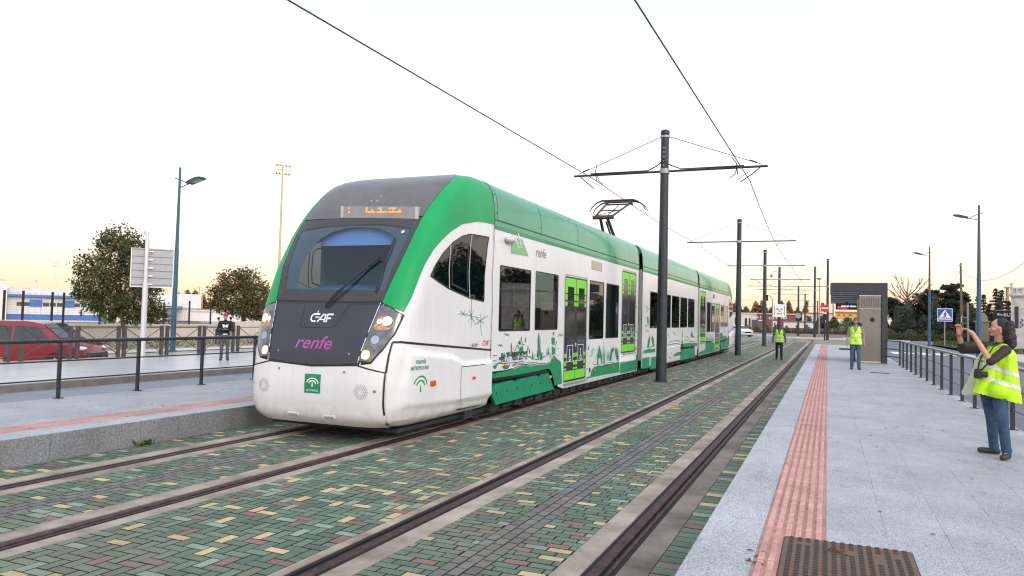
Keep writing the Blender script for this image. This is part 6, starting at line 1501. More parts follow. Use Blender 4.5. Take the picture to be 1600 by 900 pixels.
block('ochre building', 'low ochre building seen under the hanging display of the shelter', 1307, 1340, 489, 498, 230, WARM, parts=(('window', mat('warm_window', (.35, .15, .04), .4), [(1310, 1313, 491, 494), (1318, 1321, 491, 494), (1326, 1329, 491, 494)]),), roof=(487, TERR))
block('pink house', 'pinkish house glimpsed through the gap in the trees right of the shelter', 1386, 1404, 490, 499, 150, mat('wall_pink', (.62, .52, .50), .8), roof=(483, mat('roof_pink', (.42, .14, .12), .8)), dp=8, parts=(('window', WGLS, [(1390, 1392, 493, 496), (1398, 1400, 493, 496)]),))
block('roadside wall', 'long low earthen wall across the road behind the masts', 1160, 1345, 512.5, 520, 150, mat('bank_brown', (.16, .125, .09), .95, noise=.4, nscale=1.2), dp=.6)
# old white house at the right edge
M5, _ = frame_at(1600, 62, R(-6)); s5 = 62/1155.; hz5 = 514.7
def qh(b, a0, a1, c0, c1, d0=0, d1=9, bev=0): b.box((a0-1600)*s5, (a1-1600)*s5, d0, d1, CAMZ-(c1-hz5)*s5, CAMZ-(c0-hz5)*s5, M=M5, bev=bev)
oh = thing('old_house', 'weathered white house with a parapet at the right edge behind the woman', 'building', M5.translation)
OW = mat('old_plaster', (.66, .62, .60), .85, noise=.0, nscale=2.5, col2=(.42, .38, .35))
b = MB(); qh(b, 1583, 1720, 462, 548); part(oh, 'wall', b, OW)
b = MB(); qh(b, 1580, 1722, 458, 462, -.25); qh(b, 1581.5, 1721, 462, 464, -.12); part(oh, 'cornice', b, OW)
b = MB(); qh(b, 1582, 1586, 448, 458, -.1, .2); qh(b, 1582, 1720, 449, 451, -.1, .2); qh(b, 1590, 1592, 451, 458, -.1, .2); qh(b, 1598, 1600, 451, 458, -.1, .2); qh(b, 1586, 1720, 451, 458, 0, .1); part(oh, 'parapet', b, OW)
b = MB(); b.lathe([(.02, 0), (.09, .02), (.05, .08), (.13, .16), (.15, .26), (.08, .36), (.02, .4)], n=14, M=M5 @ Matrix.Translation(((1584-1600)*s5, 0, CAMZ-(448-hz5)*s5))); part(oh, 'urn', b, OW, smooth=True)
b = MB(); qh(b, 1588, 1593, 479, 513, -.06, 0); part(oh, 'tall_shutter', b, mat('shutter_dark', (.02, .03, .035), .5))
b = MB(); qh(b, 1600, 1612, 432, 458, 2, 3); part(oh, 'chimney', b, mat('old_brick', (.28, .07, .05), .8))
b = MB()
for k in range(9):
    t = k*.7; qh(b, 1596+1.6*math.sin(t*2), 1598+1.8*math.sin(t*2), 498+k*1.6, 499.4+k*1.6, -.03, 0)
part(oh, 'graffiti', b, mat('graffiti_ink', (.10, .07, .16), .6))
sg_ = thing('shop_sign', 'dark sign board with white capital letters beside the old house at the right', 'sign', far(1575, 497, 66))
M6, _ = frame_at(1575, 66); s6 = 66/1155.; hz6 = 514.1
b = MB(); b.box(-1.1, .5, 0, .08, CAMZ-(503-hz6)*s6, CAMZ-(486-hz6)*s6, M=M6); sb = part(sg_, 'board', b, SBK)
b = MB(); vs, fs = text_mesh('BUT', .40, bold=.01); b.add([M6 @ Vector((v.x+.05, -.01, CAMZ-(494.5-hz6)*s6+v.y)) for v in vs], fs); vs, fs = text_mesh('Rico', .26, bold=.008); b.add([M6 @ Vector((v.x-.58, -.01, CAMZ-(493-hz6)*s6+v.y)) for v in vs], fs); part(sg_, 'white_letters', b, SWH, sb)
b = MB()
for x in (-1.0, .4): b.tube([M6 @ Vector((x, .04, -.1)), M6 @ Vector((x, .04, 2.6))], .05, 6)
b.tube([M6 @ Vector((-1.2, .0, CAMZ-(485-hz6)*s6)), M6 @ Vector((.5, .0, CAMZ-(485-hz6)*s6))], .03, 6); part(sg_, 'post', b, MGREY)
kio = far(1535, 508, 90); M7, _ = frame_at(1535, 90); s7 = 90/1155.
r_ = thing('small_chapel_hut', 'small rounded stone hut seen left of the woman face behind the blue lamp post', 'hut', M7.translation)
b = MB(); b.box(-.7, .7, 0, 1.5, -.1, 2.6, M=M7); part(r_, 'wall', b, mat('hut_stone', (.30, .24, .19), .9)); b = MB(); b.prism([(-.62, 2.7), (-.5, 3.3), (-.2, 3.7), (.2, 3.7), (.5, 3.3), (.62, 2.7)], 0, 1.4, 'y', M=M7); b.box(-.9, .9, -.1, 1.6, 2.6, 2.72, M=M7); part(r_, 'roof', b, mat('hut_roof', (.38, .30, .25), .9))

# ================================================================== TALL FENCE ON THE LEFT AND POLES
FN = mat('fence_black', (.018, .018, .018), .6)
fr = thing('tall_mesh_fence', 'tall black mesh fence on the low cream wall in front of the white sports building', 'fence', (-32.85, 24, .93))
pz = [(4.5, 453, 509), (34, 454, 511), (79.5, 456, 516), (97.5, 457, 518), (155, 460, 517), (207, 462, 517), (255, 473, 508), (295, 470, 507)]
tops = []
for (x, yt, yb) in pz[:]:
    q0 = at(x, yb, X=-32.85); q1 = at(x, yt, X=-32.85); b = MB(); b.tube([(q0.x, q0.y, .85), (q0.x, q0.y, q1.z)], .055, 6); part(fr, 'post', b, FN); tops.append((q0.y, q1.z))
b = MB()
for i in range(len(tops)-1):
    (ya, za), (yb, zb) = tops[i], tops[i+1]
    for k in range(1, 14):
        f = k/14.; b.tube([(-32.85, ya, .95+(za-.95)*f), (-32.85, yb, .95+(zb-.95)*f)], .004, 3, cap=False)
    n = int((yb-ya)/.25)
    for k in range(n): y = ya+(yb-ya)*k/n; b.tube([(-32.85, y, .95), (-32.85, y, za-.05)], .004, 3, cap=False)
tag(part(fr, 'wire_mesh', b, mat('mesh_grey', (.22, .22, .22), .6)), None)
for (x, yt, yb, lab) in ((328.5, 469, 503, 'black post of the second fence, left of the boy in the red cap'),):
    q0 = at(x, yb, X=-33.5); q1 = at(x, yt, X=-33.5); r_ = thing('fence_post', lab, 'fence post', (q0.x, q0.y, .8)); b = MB(); b.tube([(q0.x, q0.y, .8), (q0.x, q0.y, q1.z)], .055, 6); part(r_, 'post_shaft', b, FN)
fr2 = thing('spiked_fence', 'black picket fence on the cream wall between the second tree and the tram nose', 'fence', (-33.1, 42, 1.1))
b = MB(); y = 37.0
while y < 48: b.tube([(-33.1, y, 1.1), (-33.1, y, 2.4)], .03, 5); y += .42
part(fr2, 'picket', b, FN); b = MB(); b.box(-33.12, -33.08, 36.8, 48, 2.2, 2.25); b.box(-33.12, -33.08, 36.8, 48, 1.3, 1.35); part(fr2, 'rail', b, FN)
# floodlight masts
FLD = mat('flood_sunlit', (.55, .42, .22), .6); FLP = mat('flood_hazed', (.80, .74, .60), .7)  # golden sun tinted into the near mast, haze into the far ones
def flood(px, yt, yb, dep, wpx, label, m, thick, nl=2):
    p = far(px, yb, dep); top = far(px, yt, dep); s_ = dep/1155.; p.z = .3; r_ = thing('floodlight_mast', label, 'floodlight', p, 0, 'floodlight masts of the sports ground')
    b = MB(); b.tube([p, (p.x, p.y, top.z)], [thick*s_, thick*.55*s_], 8); part(r_, 'pole', b, m)
    d = Vector((p.x, p.y, 0)).normalized(); Mf = Matrix.Translation((p.x, p.y, top.z)) @ Matrix.Rotation(math.atan2(-d.x, d.y)+R(12), 4, 'Z'); w_ = wpx*s_/2
    b = MB()
    for k in range(nl+1): b.box(-w_, w_, -.1, 0, -k*w_*.62-.05, -k*w_*.62+.05, M=Mf)
    b.box(-w_-.03, -w_+.03, -.1, 0, -w_*1.25, 0, M=Mf); b.box(w_-.03, w_+.03, -.1, 0, -w_*1.25, 0, M=Mf); fp_ = part(r_, 'lamp_rack', b, m)
    for k in (0, 1.6):
        for j in (-.8, -.4, .4, .8): b = MB(); b.ell((j*w_, -.2, -k*w_*.62-.15), (w_*.12, .2, w_*.09), 10, 6, M=Mf); part(r_, 'flood_lamp', b, mat('flood_lamp', (.36, .19, .08), .5), fp_)
flood(433, 256, 500, 110, 24, 'tall sunlit-gold floodlight mast with a rack of lamps rising left of the tram nose', FLD, 2.4)
flood(86, 411, 470, 300, 9, 'faint distant floodlight mast above the white sports building', FLP, 1.6)
flood(281, 395, 490, 240, 6, 'faint floodlight mast just right of the blue lamp post', FLP, 1.4)
for (px, yt, yb, lab) in ((310.5, 449, 485, 'taller of the two thin distant poles left of the second tree'), (315.5, 458, 485, 'shorter of the two thin distant poles left of the second tree'), (289, 456, 485, 'thin distant pole just right of the blue lamp post')):
    p = far(px, yb, 200); q0 = far(px, yt, 200); r_ = thing('distant_pole', lab, 'pole', p); b = MB(); b.tube([p, (p.x, p.y, q0.z)], .12, 6); b.box(p.x-.3, p.x+.3, p.y-.1, p.y+.1, q0.z-.2, q0.z); part(r_, 'pole_shaft', b, mat('pole_tan', (.45, .36, .26), .7))
for (px, yt, dep, lab) in ((55, 428, 900, 'pale wind turbine faintly seen above the white building on the left'), (298, 458, 900, 'faint wind turbine right of the blue lamp post'), (263, 450, 900, 'faint wind turbine left of the blue lamp post')):
    p = far(px, 478, dep); hub = far(px, yt+9, dep); r_ = thing('wind_turbine', lab, 'wind turbine', p, 0, 'wind turbines on the horizon'); b = MB(); b.tube([(p.x, p.y, -.4), (p.x, p.y, hub.z)], [1.8, 1.0], 8); part(r_, 'tower', b, WALLW)
    d = Vector((p.x, p.y, 0)).normalized(); sx = Vector((d.y, -d.x, 0)); L2 = 9*dep/1155.*1.15
    for k in range(3): t = R(95+120*k); b = MB(); e_ = hub+sx*(L2*math.cos(t))+Vector((0, 0, L2*math.sin(t))); b.tube([hub-d*2, e_-d*2], [.7, .15], 5); part(r_, 'blade', b, WALLW)
# wooden utility poles on the right
p = far(1503, 519, 95); p.z = 0; WOOD = mat('pole_wood', (.20, .135, .085), .85, noise=.3, nscale=3)
r_ = thing('utility_pole', 'tall wooden utility pole with a cable running right, behind the blue street lamp', 'utility pole', p); t_ = far(1501, 411, 95)
b = MB(); b.tube([p, t_], [.17, .12], 8); part(r_, 'pole_shaft', b, WOOD)
b = MB(); b.box(t_.x-.25, t_.x+.05, t_.y-.1, t_.y+.1, t_.z-.4, t_.z-.3); b.box(t_.x-.2, t_.x, t_.y-.1, t_.y+.1, t_.z-1.2, t_.z-1.1); part(r_, 'insulator', b, MGREY)
b = MB(); c0_, c1_ = far(1502, 421, 95), far(1640, 375, 45)
pts = [c0_.lerp(c1_, k/14.)-Vector((0, 0, 1.9*4*(k/14.)*(1-k/14.))) for k in range(15)]; b.tube(pts, .02, 5); tag(b.build('aerial_cable', WIRE), 'sagging cable running from the wooden pole towards the right edge', 'cable')
b = MB(); b.tube([far(1500, 424, 95), far(1486, 445, 100)], .018, 5); tag(b.build('guy_wire', WIRE), 'short guy wire dropping left from the wooden pole into the trees', 'cable')
p = far(1513, 519, 85); p.z = 0; t_ = far(1512, 473, 85); r_ = thing('utility_pole', 'shorter pale pole just right of the tall wooden pole', 'utility pole', p); b = MB(); b.tube([p, t_], .11, 8); part(r_, 'pole_shaft', b, mat('pole_stone', (.34, .31, .27), .8)); b = MB(); b.box(t_.x, t_.x+1.3, t_.y-.04, t_.y+.04, t_.z-.12, t_.z-.05); part(r_, 'side_bar', b, WOOD)
p = far(1585, 500, 110); t_ = far(1574, 448, 110); p.z = 0
r_ = thing('lattice_chimney', 'slim reddish lattice stack rising behind the conifers left of the old house', 'chimney', (t_.x, t_.y, 0)); b = MB(); b.tube([(t_.x, t_.y, 0), t_], .25, 6); b.box(t_.x-.35, t_.x+.35, t_.y-.3, t_.y+.3, t_.z-.2, t_.z); part(r_, 'stack', b, mat('stack_tan', (.42, .27, .13), .8))
# motorbikes under the tree
def motorbike(px, py, dep, rz, label):
    p = far(px, py, dep); p.z = .1; r_ = thing('parked_motorbike', label, 'motorbike', (0, 0, 0), 0, 'motorbikes parked under the tree')
    for x in (-.68, .68): b = MB(); b.lathe([(.22, -.06), (.31, -.04), (.31, .04), (.22, .06)], n=18, cap=False, M=Matrix.Translation((x, 0, .31)) @ Matrix.Rotation(R(90), 4, 'X')); part(r_, 'wheel', b, TYRE)
    b = MB(); b.tube([(-.68, 0, .31), (-.2, 0, .45), (.3, 0, .8), (.68, 0, .31)], .05, 6); b.box(-.25, .25, -.14, .14, .25, .6, bev=.06); part(r_, 'engine', b, SBK)
    b = MB(); b.ell((.12, 0, .82), (.30, .15, .14), 12, 8); b.ell((-.4, 0, .82), (.36, .13, .08), 12, 8); b.ell((.55, 0, .95), (.15, .14, .2), 10, 8); part(r_, 'fairing', b, mat('bike_blue', (.03, .05, .09), .2, coat=.6))
    b = MB(); b.tube([(.42, -.33, 1.08), (.48, 0, 1.02), (.42, .33, 1.08)], .018, 6); part(r_, 'handlebar', b, SBK)
    r_.location = p; r_.rotation_euler = (0, 0, rz)
motorbike(257, 505, 76, R(20), 'dark motorbike under the first tree, just left of the blue lamp post')
motorbike(233, 505, 78, R(200), 'dark motorbike under the first tree, behind the white sign pole')
# ================================================================== PEOPLE
SKIN = mat('skin', (.56, .28, .18), .55, noise=.08, nscale=30); HAIR = mat('hair_dark', (.018, .014, .013), .7, noise=.4, nscale=60)
HIVIS = mat('hi_vis', (.50, .84, .008), .6, noise=.10, nscale=9); BAND = mat('reflective_tape', (.66, .64, .55), .35, noise=.12, nscale=30)
DENIM = mat('denim', (.035, .075, .13), .85, noise=.35, nscale=14, bump=.6, bscale=90); SHOE = mat('shoe_black', (.015, .015, .018), .5)
LIP = mat('lip', (.32, .10, .08), .5); EYEW = mat('eye_white', (.30, .26, .24), .3)
def V(*a): return Vector(a)
def cutfaces(ob, fn):
    bm = bmesh.new(); bm.from_mesh(ob.data); bmesh.ops.delete(bm, geom=[f for f in bm.faces if fn(f.calc_center_median(), f.normal)], context='FACES'); bm.to_mesh(ob.data); bm.free()
def offset_copy(src, name, m, fn, off, parent):
    bm = bmesh.new(); bm.from_mesh(src.data); bm.normal_update()
    for v in bm.verts: v.co += v.normal*off
    bmesh.ops.delete(bm, geom=[f for f in bm.faces if not fn(f.calc_center_median(), f.normal)], context='FACES')
    me = bpy.data.meshes.new(name); bm.to_mesh(me); bm.free(); me.materials.append(m)
    o = bpy.data.objects.new(name, me); C.objects.link(o); o.parent = parent; return o
def limb(a, b_, r0, r1): return ('cap', a, b_, r0, r1)
def hand(prims, wrist, d, up, side, s=1.0, curl=.35):
    """d: pointing direction of the palm, up: back of the hand, side: thumb side"""
    d = d.normalized(); side = (side-d*side.dot(d)).normalized(); up = d.cross(side).normalized() if up is None else up.normalized()
    c_ = wrist+d*.045*s; prims.append(('cap', wrist, wrist+d*.04*s, .026*s, .030*s)); 
    for k in range(4): o_ = side*(.027-.018*k)*s; prims.append(('cap', wrist+d*.03*s+o_*.6, wrist+d*.085*s+o_, .014*s, .0115*s))
    for k in range(4):
        o_ = side*(.027-.018*k)*s; L_ = (.040, .046, .042, .033)[k]*s; a = wrist+d*.085*s+o_; e = (d*math.cos(curl)-up*math.sin(curl)); b1 = a+e*L_; e2 = (d*math.cos(curl*2.4)-up*math.sin(curl*2.4)); b2 = b1+e2*L_*.8
        prims.append(('cap', a, b1, .0105*s, .0095*s)); prims.append(('cap', b1, b2, .0095*s, .0080*s))
    a = wrist+d*.025*s+side*.024*s; b1 = a+(d*.7+side*.7).normalized()*.035*s-up*.008*s; b2 = b1+(d*.9+side*.3-up*.3).normalized()*.030*s
    prims += [('cap', a, b1, .015*s, .012*s), ('cap', b1, b2, .012*s, .0095*s)]
def person(label, J, f, H=1.75, vox=.014, top=None, trousers=None, shoes=None, vest=None, hair='short', cap_m=None, group=None, stout=1.0, skin=None, hands=None, sleeve=1.0, name_extra=None):
    """J: joints in world space; f: facing direction"""
    k = H/1.75; f = f.normalized(); Z = V(0, 0, 1); l = Z.cross(f)      # l points to the person's left
    foot = J['anL'].lerp(J['anR'], .5); r_ = thing('person', label, 'person', (foot.x, foot.y, min(J['anL'].z, J['anR'].z)-.08*k), 0, group)
    yaw = math.degrees(math.atan2(f.x, -f.y))      # head built facing -Y
    skin = skin or SKIN
    hc = J['head']; hf = J.get('hf', f).normalized(); hl = Z.cross(hf).normalized(); hu = hf.cross(hl)
    E_ = lambda c, r: ('ell', c, r, (0, 0, yaw))
    P = []
    P += [('ell', hc, (.075*k, .092*k, .112*k), (0, 0, yaw)), ('ell', hc+hf*.025*k-hu*.055*k, (.052*k, .06*k, .055*k), (0, 0, yaw)), ('cap', hc+hf*.082*k-hu*.005*k, hc+hf*.105*k-hu*.032*k, .010*k, .014*k),
          ('cap', hc+hf*.075*k-hu*.092*k, hc+hf*.055*k-hu*.09*k, .020*k, .022*k), ('cap', hc+hl*.03*k+hf*.078*k+hu*.018*k, hc-hl*.03*k+hf*.078*k+hu*.018*k, .014*k, .014*k), ('cap', hc+hf*.085*k-hu*.058*k+hl*.015*k, hc+hf*.085*k-hu*.058*k-hl*.015*k, .010*k, .010*k)]
    for s in (1, -1): P.append(('ell', hc+hl*s*.078*k-hf*.005*k-hu*.012*k, (.012*k, .020*k, .030*k), (0, 0, yaw))); P.append(('ell', hc+hl*s*.045*k+hf*.055*k-hu*.03*k, (.028*k, .028*k, .026*k)))
    P += [('cap', hc-hu*.07*k-hf*.01*k, J['neck'], .048*k, .055*k)]
    ch, pe = J['chest'], J['pelvis']
    P += [limb(J['shL'], J['shR'], .05*k, .05*k), E_(ch, (.15*k, .10*k, .17*k)), limb(ch, pe, .11*k, .11*k), limb(J['hipL'], J['hipR'], .09*k, .09*k)]
    for s in 'LR':
        P += [limb(J['sh'+s], J['el'+s], .046*k, .038*k), limb(J['el'+s], J['wr'+s], .038*k, .026*k), limb(J['hip'+s], J['kn'+s], .082*k, .055*k), limb(J['kn'+s], J['an'+s], .052*k, .038*k), limb(J['an'+s], J['to'+s]-(J['to'+s]-J['an'+s])*.25, .026*k, .014*k)]
        hd = (hands or {}).get(s); d = (J['wr'+s]-J['el'+s]).normalized()
        if hd: hand(P, J['wr'+s], hd[0], hd[1], hd[2], k, hd[3])
        else: hand(P, J['wr'+s], d, None, f, k, .35)
    body = blob('body', P, vox if vox > .008 else vox, skin, None, 2); body.data.materials.clear(); body.data.materials.append(skin); adopt(r_, body)
    # eyes, lips
    for s in (1, -1):
        b = MB(); b.ell(hc+hl*s*.032*k+hf*.083*k+hu*.004*k, (.011*k, .011*k, .0055*k), 10, 6); part(r_, 'eye', b, EYEW, body)
        b = MB(); b.ell(hc+hl*s*.032*k+hf*.092*k+hu*.004*k, (.007*k,)*3, 8, 6); part(r_, 'iris', b, SBK, body)
        b = MB(); b.tube([hc+hl*s*.015*k+hf*.094*k+hu*.026*k, hc+hl*s*.052*k+hf*.078*k+hu*.028*k], .0075*k, 6); part(r_, 'eyebrow', b, HAIR, body)
    b = MB(); b.tube([hc+hl*.022*k+hf*.090*k-hu*.056*k, hc+hf*.098*k-hu*.055*k, hc-hl*.022*k+hf*.090*k-hu*.056*k], .0065*k, 6); part(r_, 'mouth', b, LIP, body)
    def cloth(name, prims, m, parent=None, vx=None, sm=3):
        o = blob(name, prims, vx or max(vox, .010), m, None, sm); o.data.materials.clear(); o.data.materials.append(m); return adopt(r_, o, parent)
    st = stout
    tp = [limb(J['shL'], J['shR'], .062*k, .062*k), E_(ch, (.168*k*st, .125*k*st, .18*k)), E_(ch.lerp(pe, .5), (.155*k*st, .125*k*st, .2*k)), E_(pe+Z*.02, (.165*k*st, .13*k*st, .10*k))]
    if top:
        pr = list(tp)+[('cap', J['neck']-Z*.02, J['neck']+Z*.02, .062*k, .058*k)]
        for s in 'LR':
            pr.append(limb(J['sh'+s], J['el'+s], .062*k, .052*k)); e = J['el'+s].lerp(J['wr'+s], sleeve)
            if sleeve > .02: pr.append(limb(J['el'+s], e, .052*k, .042*k))
        tob = cloth('top', pr, top)
    if trousers:
        pr = [E_(pe-Z*.03, (.155*k*st, .125*k*st, .12*k))]
        for s in 'LR': pr += [limb(J['hip'+s], J['kn'+s], .092*k*(.5+.5*st), .068*k), limb(J['kn'+s], J['an'+s]+Z*.0*k, .066*k, .055*k), ('ell', J['an'+s]+Z*.03*k, (.062*k, .062*k, .04*k))]
        cloth('trousers', pr, trousers)
    for s in 'LR':
        a, t = J['an'+s], J['to'+s]; dd_ = (t-a); dd_.z = 0; dd_.normalize(); gz = a.z-.08*k
        pr = [('cap', V(a.x, a.y, gz+.045*k), V(a.x, a.y, gz+.10*k), .045*k, .046*k), ('cap', V(a.x, a.y, gz+.040*k)-dd_*.035*k, V(a.x, a.y, gz+.038*k)+dd_*.15*k, .042*k, .036*k)]
        so_ = cloth('shoe', pr, shoes or SHOE, vx=min(.012, vox)); me = so_.data
        for v in me.vertices: v.co.z = max(v.co.z, .003)
    if vest:
        vp = [limb(J['shL']*.80+J['shR']*.20, J['shR']*.80+J['shL']*.20, .078*k, .078*k), E_(ch+Z*.02, (.182*k*st, .145*k*st, .19*k)), E_(ch.lerp(pe, .5), (.172*k*st, .145*k*st, .2*k)), limb(pe+l*.06*k, pe+l*.06*k-Z*.16*k, .135*k*st, .14*k*st), limb(pe-l*.06*k, pe-l*.06*k-Z*.16*k, .135*k*st, .14*k*st)]
        vp += vest.get('extra', [])
        vo = cloth('safety_vest', vp, HIVIS)
        zb = pe.z-r_.location.z-.10*k+vest.get('hem', 0); zt = J['neck'].z-r_.location.z+.01
        cw = ch-r_.location; nk = J['neck']-r_.location
        def cf(c, n):
            if c.z < zb+vest.get('slope', 0)*((c-cw).dot(f)): return True
            fr = (c-cw).dot(f); sd = abs((c-cw).dot(l))
            return fr > .02 and c.z > nk.z-.22*k and sd < (c.z-(nk.z-.22*k))*.42 or (c-nk).length < .085*k
        cutfaces(vo, cf)
        for z0 in vest['bands']:
            offset_copy(vo, 'reflective_band', BAND, lambda c, n: z0 < (c.z-zb-vest.get('bslope', 0)*((c-cw).dot(f)))/k < z0+.052 and c.z < nk.z-.12*k, .004, vo)
        for s in (1, -1):
            if vest.get('vert', 1): offset_copy(vo, 'reflective_band', BAND, lambda c, n: abs((c-cw).dot(l)-s*.105*k) < .022*k and c.z > zb+.34*k and c.z < nk.z+.02, .004, vo) if vest.get('straps') else None
        b = MB(); c0 = cw+f*(.152*k*st)
        r_['_'] = 0; del r_['_']
        for s in (1, -1): pass
    if hair == 'short':
        o = cloth('hair', [('ell', hc+hu*.025*k-hf*.012*k, (.082*k, .098*k, .10*k), (0, 0, yaw))], HAIR, body, vx=.010, sm=1)
        hcl = hc-r_.location
        cutfaces(o, lambda c, n: ((c-hcl).dot(hf) > .045*k and (c-hcl).dot(hu) < .065*k) or (c-hcl).dot(hu) < -.05*k or ((c-hcl).dot(hf) > -.02*k and (c-hcl).dot(hu) < .0))
    if cap_m:
        o = cloth('cap', [('ell', hc+hu*.045*k-hf*.006*k, (.09*k, .105*k, .085*k), (0, 0, yaw)), ('cap', hc+hf*.09*k+hu*.05*k, hc+hf*.145*k+hu*.045*k, .03*k, .012*k), ('cap', hc+hf*.09*k+hu*.05*k+hl*.035*k, hc+hf*.12*k+hu*.045*k+hl*.03*k, .02*k, .01*k), ('cap', hc+hf*.09*k+hu*.05*k-hl*.035*k, hc+hf*.12*k+hu*.045*k-hl*.03*k, .02*k, .01*k)], cap_m, body, vx=.010)
        hcl = hc-r_.location; cutfaces(o, lambda c, n: (c-hcl).dot(hu) < .022*k)
    return r_, body
def standing(p, f, H, step=.0, elbow=.12, lean=0, armf=(0, 0)):
    k = H/1.75; f = V(*f).normalized(); Z = V(0, 0, 1); l = Z.cross(f); p = V(*p); J = {}
    J['head'] = p+Z*1.635*k+f*.02; J['neck'] = p+Z*1.46*k; J['chest'] = p+Z*1.27*k; J['pelvis'] = p+Z*.95*k
    for s, q, ph, af in (('L', 1, step, armf[0]), ('R', -1, -step, armf[1])):
        J['sh'+s] = p+Z*1.40*k+l*q*.175*k; J['el'+s] = p+Z*1.12*k+l*q*(.22+elbow*.2)*k+f*(-.03-ph*.3+af)*k; J['wr'+s] = p+Z*.88*k+l*q*(.23+elbow*.25)*k+f*(.04-ph*.5+af*2)*k
        J['hip'+s] = p+Z*.90*k+l*q*.085*k; J['kn'+s] = p+Z*.50*k+l*q*.10*k+f*(.03+ph*.5)*k; J['an'+s] = p+Z*.08*k+l*q*.11*k+f*ph*.9*k; J['to'+s] = J['an'+s]+f*.14*k+l*q*.03*k-Z*.04*k
    return J
# --- woman taking a picture
def Q(x, y, Y): return at(x, y, Y=Y)
f = V(-1, .12, 0).normalized()
J = dict(head=Q(1561, 512, 10.30), hf=V(-1, .15, .04).normalized(), neck=Q(1563, 537, 10.32), chest=Q(1561, 562, 10.32), pelvis=Q(1553, 604, 10.34),
         shL=Q(1572, 547, 10.14), elL=Q(1548, 565, 9.98), wrL=Q(1522, 524, 10.14), shR=Q(1553, 545, 10.52), elR=Q(1504, 546, 10.58), wrR=Q(1498, 521, 10.42),
         hipL=Q(1561, 609, 10.22), knL=Q(1566, 655, 10.10), anL=Q(1573, 706, 10.14), toL=Q(1567, 717, 10.02), hipR=Q(1543, 608, 10.46), knR=Q(1549, 652, 10.42), anR=Q(1553, 697, 10.50), toR=Q(1533, 706, 10.50))
ground = .32
for s in 'LR': J['an'+s].z = ground+.08*.94; J['to'+s].z = ground+.035
MESHS = mat('lace_black', (.03, .022, .022), .8, noise=.4, nscale=50)
wo, wb = person('woman in a yellow safety vest and jeans holding up a phone to photograph the tram', J, f, H=1.64, vox=.0065, top=MESHS, trousers=DENIM, shoes=mat('ankle_boot', (.02, .025, .03), .55), hair=None, stout=1.10, sleeve=0.0,
    hands={'L': (V(-.62, .3, .78), None, V(-.5, -.1, .6), .5), 'R': (V(.02, -.05, 1), None, V(.8, -.5, .1), .8)},
    vest={'bands': (.18, .33), 'hem': -.03, 'slope': .22, 'bslope': .34, 'extra': [('cap', Q(1574, 556, 10.22), Q(1581, 632, 10.20), .09, .105), ('cap', Q(1574, 556, 10.42), Q(1580, 630, 10.44), .09, .105), ('cap', Q(1550, 562, 10.22), Q(1530, 628, 10.22), .075, .095), ('cap', Q(1550, 562, 10.42), Q(1530, 628, 10.44), .075, .095), ('cap', Q(1560, 610, 10.16), Q(1553, 610, 10.48), .12, .12)]})
# far arm keeps its long sleeve, near sleeve ends at the elbow
o = blob('sleeve', [limb(J['shR'], J['elR'], .060, .054), limb(J['elR'], J['elR'].lerp(J['wrR'], .35), .054, .044)], .010, MESHS, None, 2); adopt(wo, o)
hc = J['head']; hp = []
rng = random.Random(11); hf = J['hf']; hl_ = V(0, 0, 1).cross(hf)
hp += [('ell', hc+V(.028, 0, .025), (.085, .082, .092)), ('ell', hc+V(.075, 0, -.03), (.07, .10, .10)), ('ell', hc+V(.10, 0, -.11), (.075, .11, .09)), ('ell', hc+V(.115, .0, -.18), (.06, .10, .07))]
for k in range(110):
    t = rng.uniform(-.9, 1.9); a = rng.uniform(-1.3, 1.3); hh = rng.uniform(-.21, .07); rr = .085-.12*max(0, hh)
    hp.append(('ell', hc+V(.05+abs(math.cos(a))*rr+.25*max(0, -hh)*.6, math.sin(a)*(rr+.015), hh), (rng.uniform(.012, .026),)*3))
ho = blob('hair', hp, .0075, HAIR, None, 1, .3); hl0 = hc.copy()
adopt(wo, ho, wb)
cl = hc-V(*wo.location)
cutfaces(ho, lambda c, n: (c-cl).dot(hf) > .045 and (c-cl).z < .055)
# phone
ph = thing('phone', 'dark phone held up in both hands by the woman', 'phone', Q(1506, 501, 10.30))
pc = Q(1506, 500.5, 10.30)
b = MB(); Mp = Matrix.Translation(pc) @ Matrix.Rotation(R(62), 4, 'Z') @ Matrix.Rotation(R(6), 4, 'Y'); b.box(-.078, .078, -.007, .007, -.040, .040, M=Mp, bev=.006); part(ph, 'phone_body', b, mat('phone_case', (.30, .30, .32), .35, metal=.3))
b = MB(); b.box(-.070, .070, -.0085, -.0071, -.034, .034, M=Mp); part(ph, 'screen', b, mat('phone_screen', (.03, .05, .05), .05))
b = MB(); b.tube([Mp @ V(.05, .006, .02), Mp @ V(.05, .010, .02)], .008, 10); part(ph, 'lens', b, RIM)
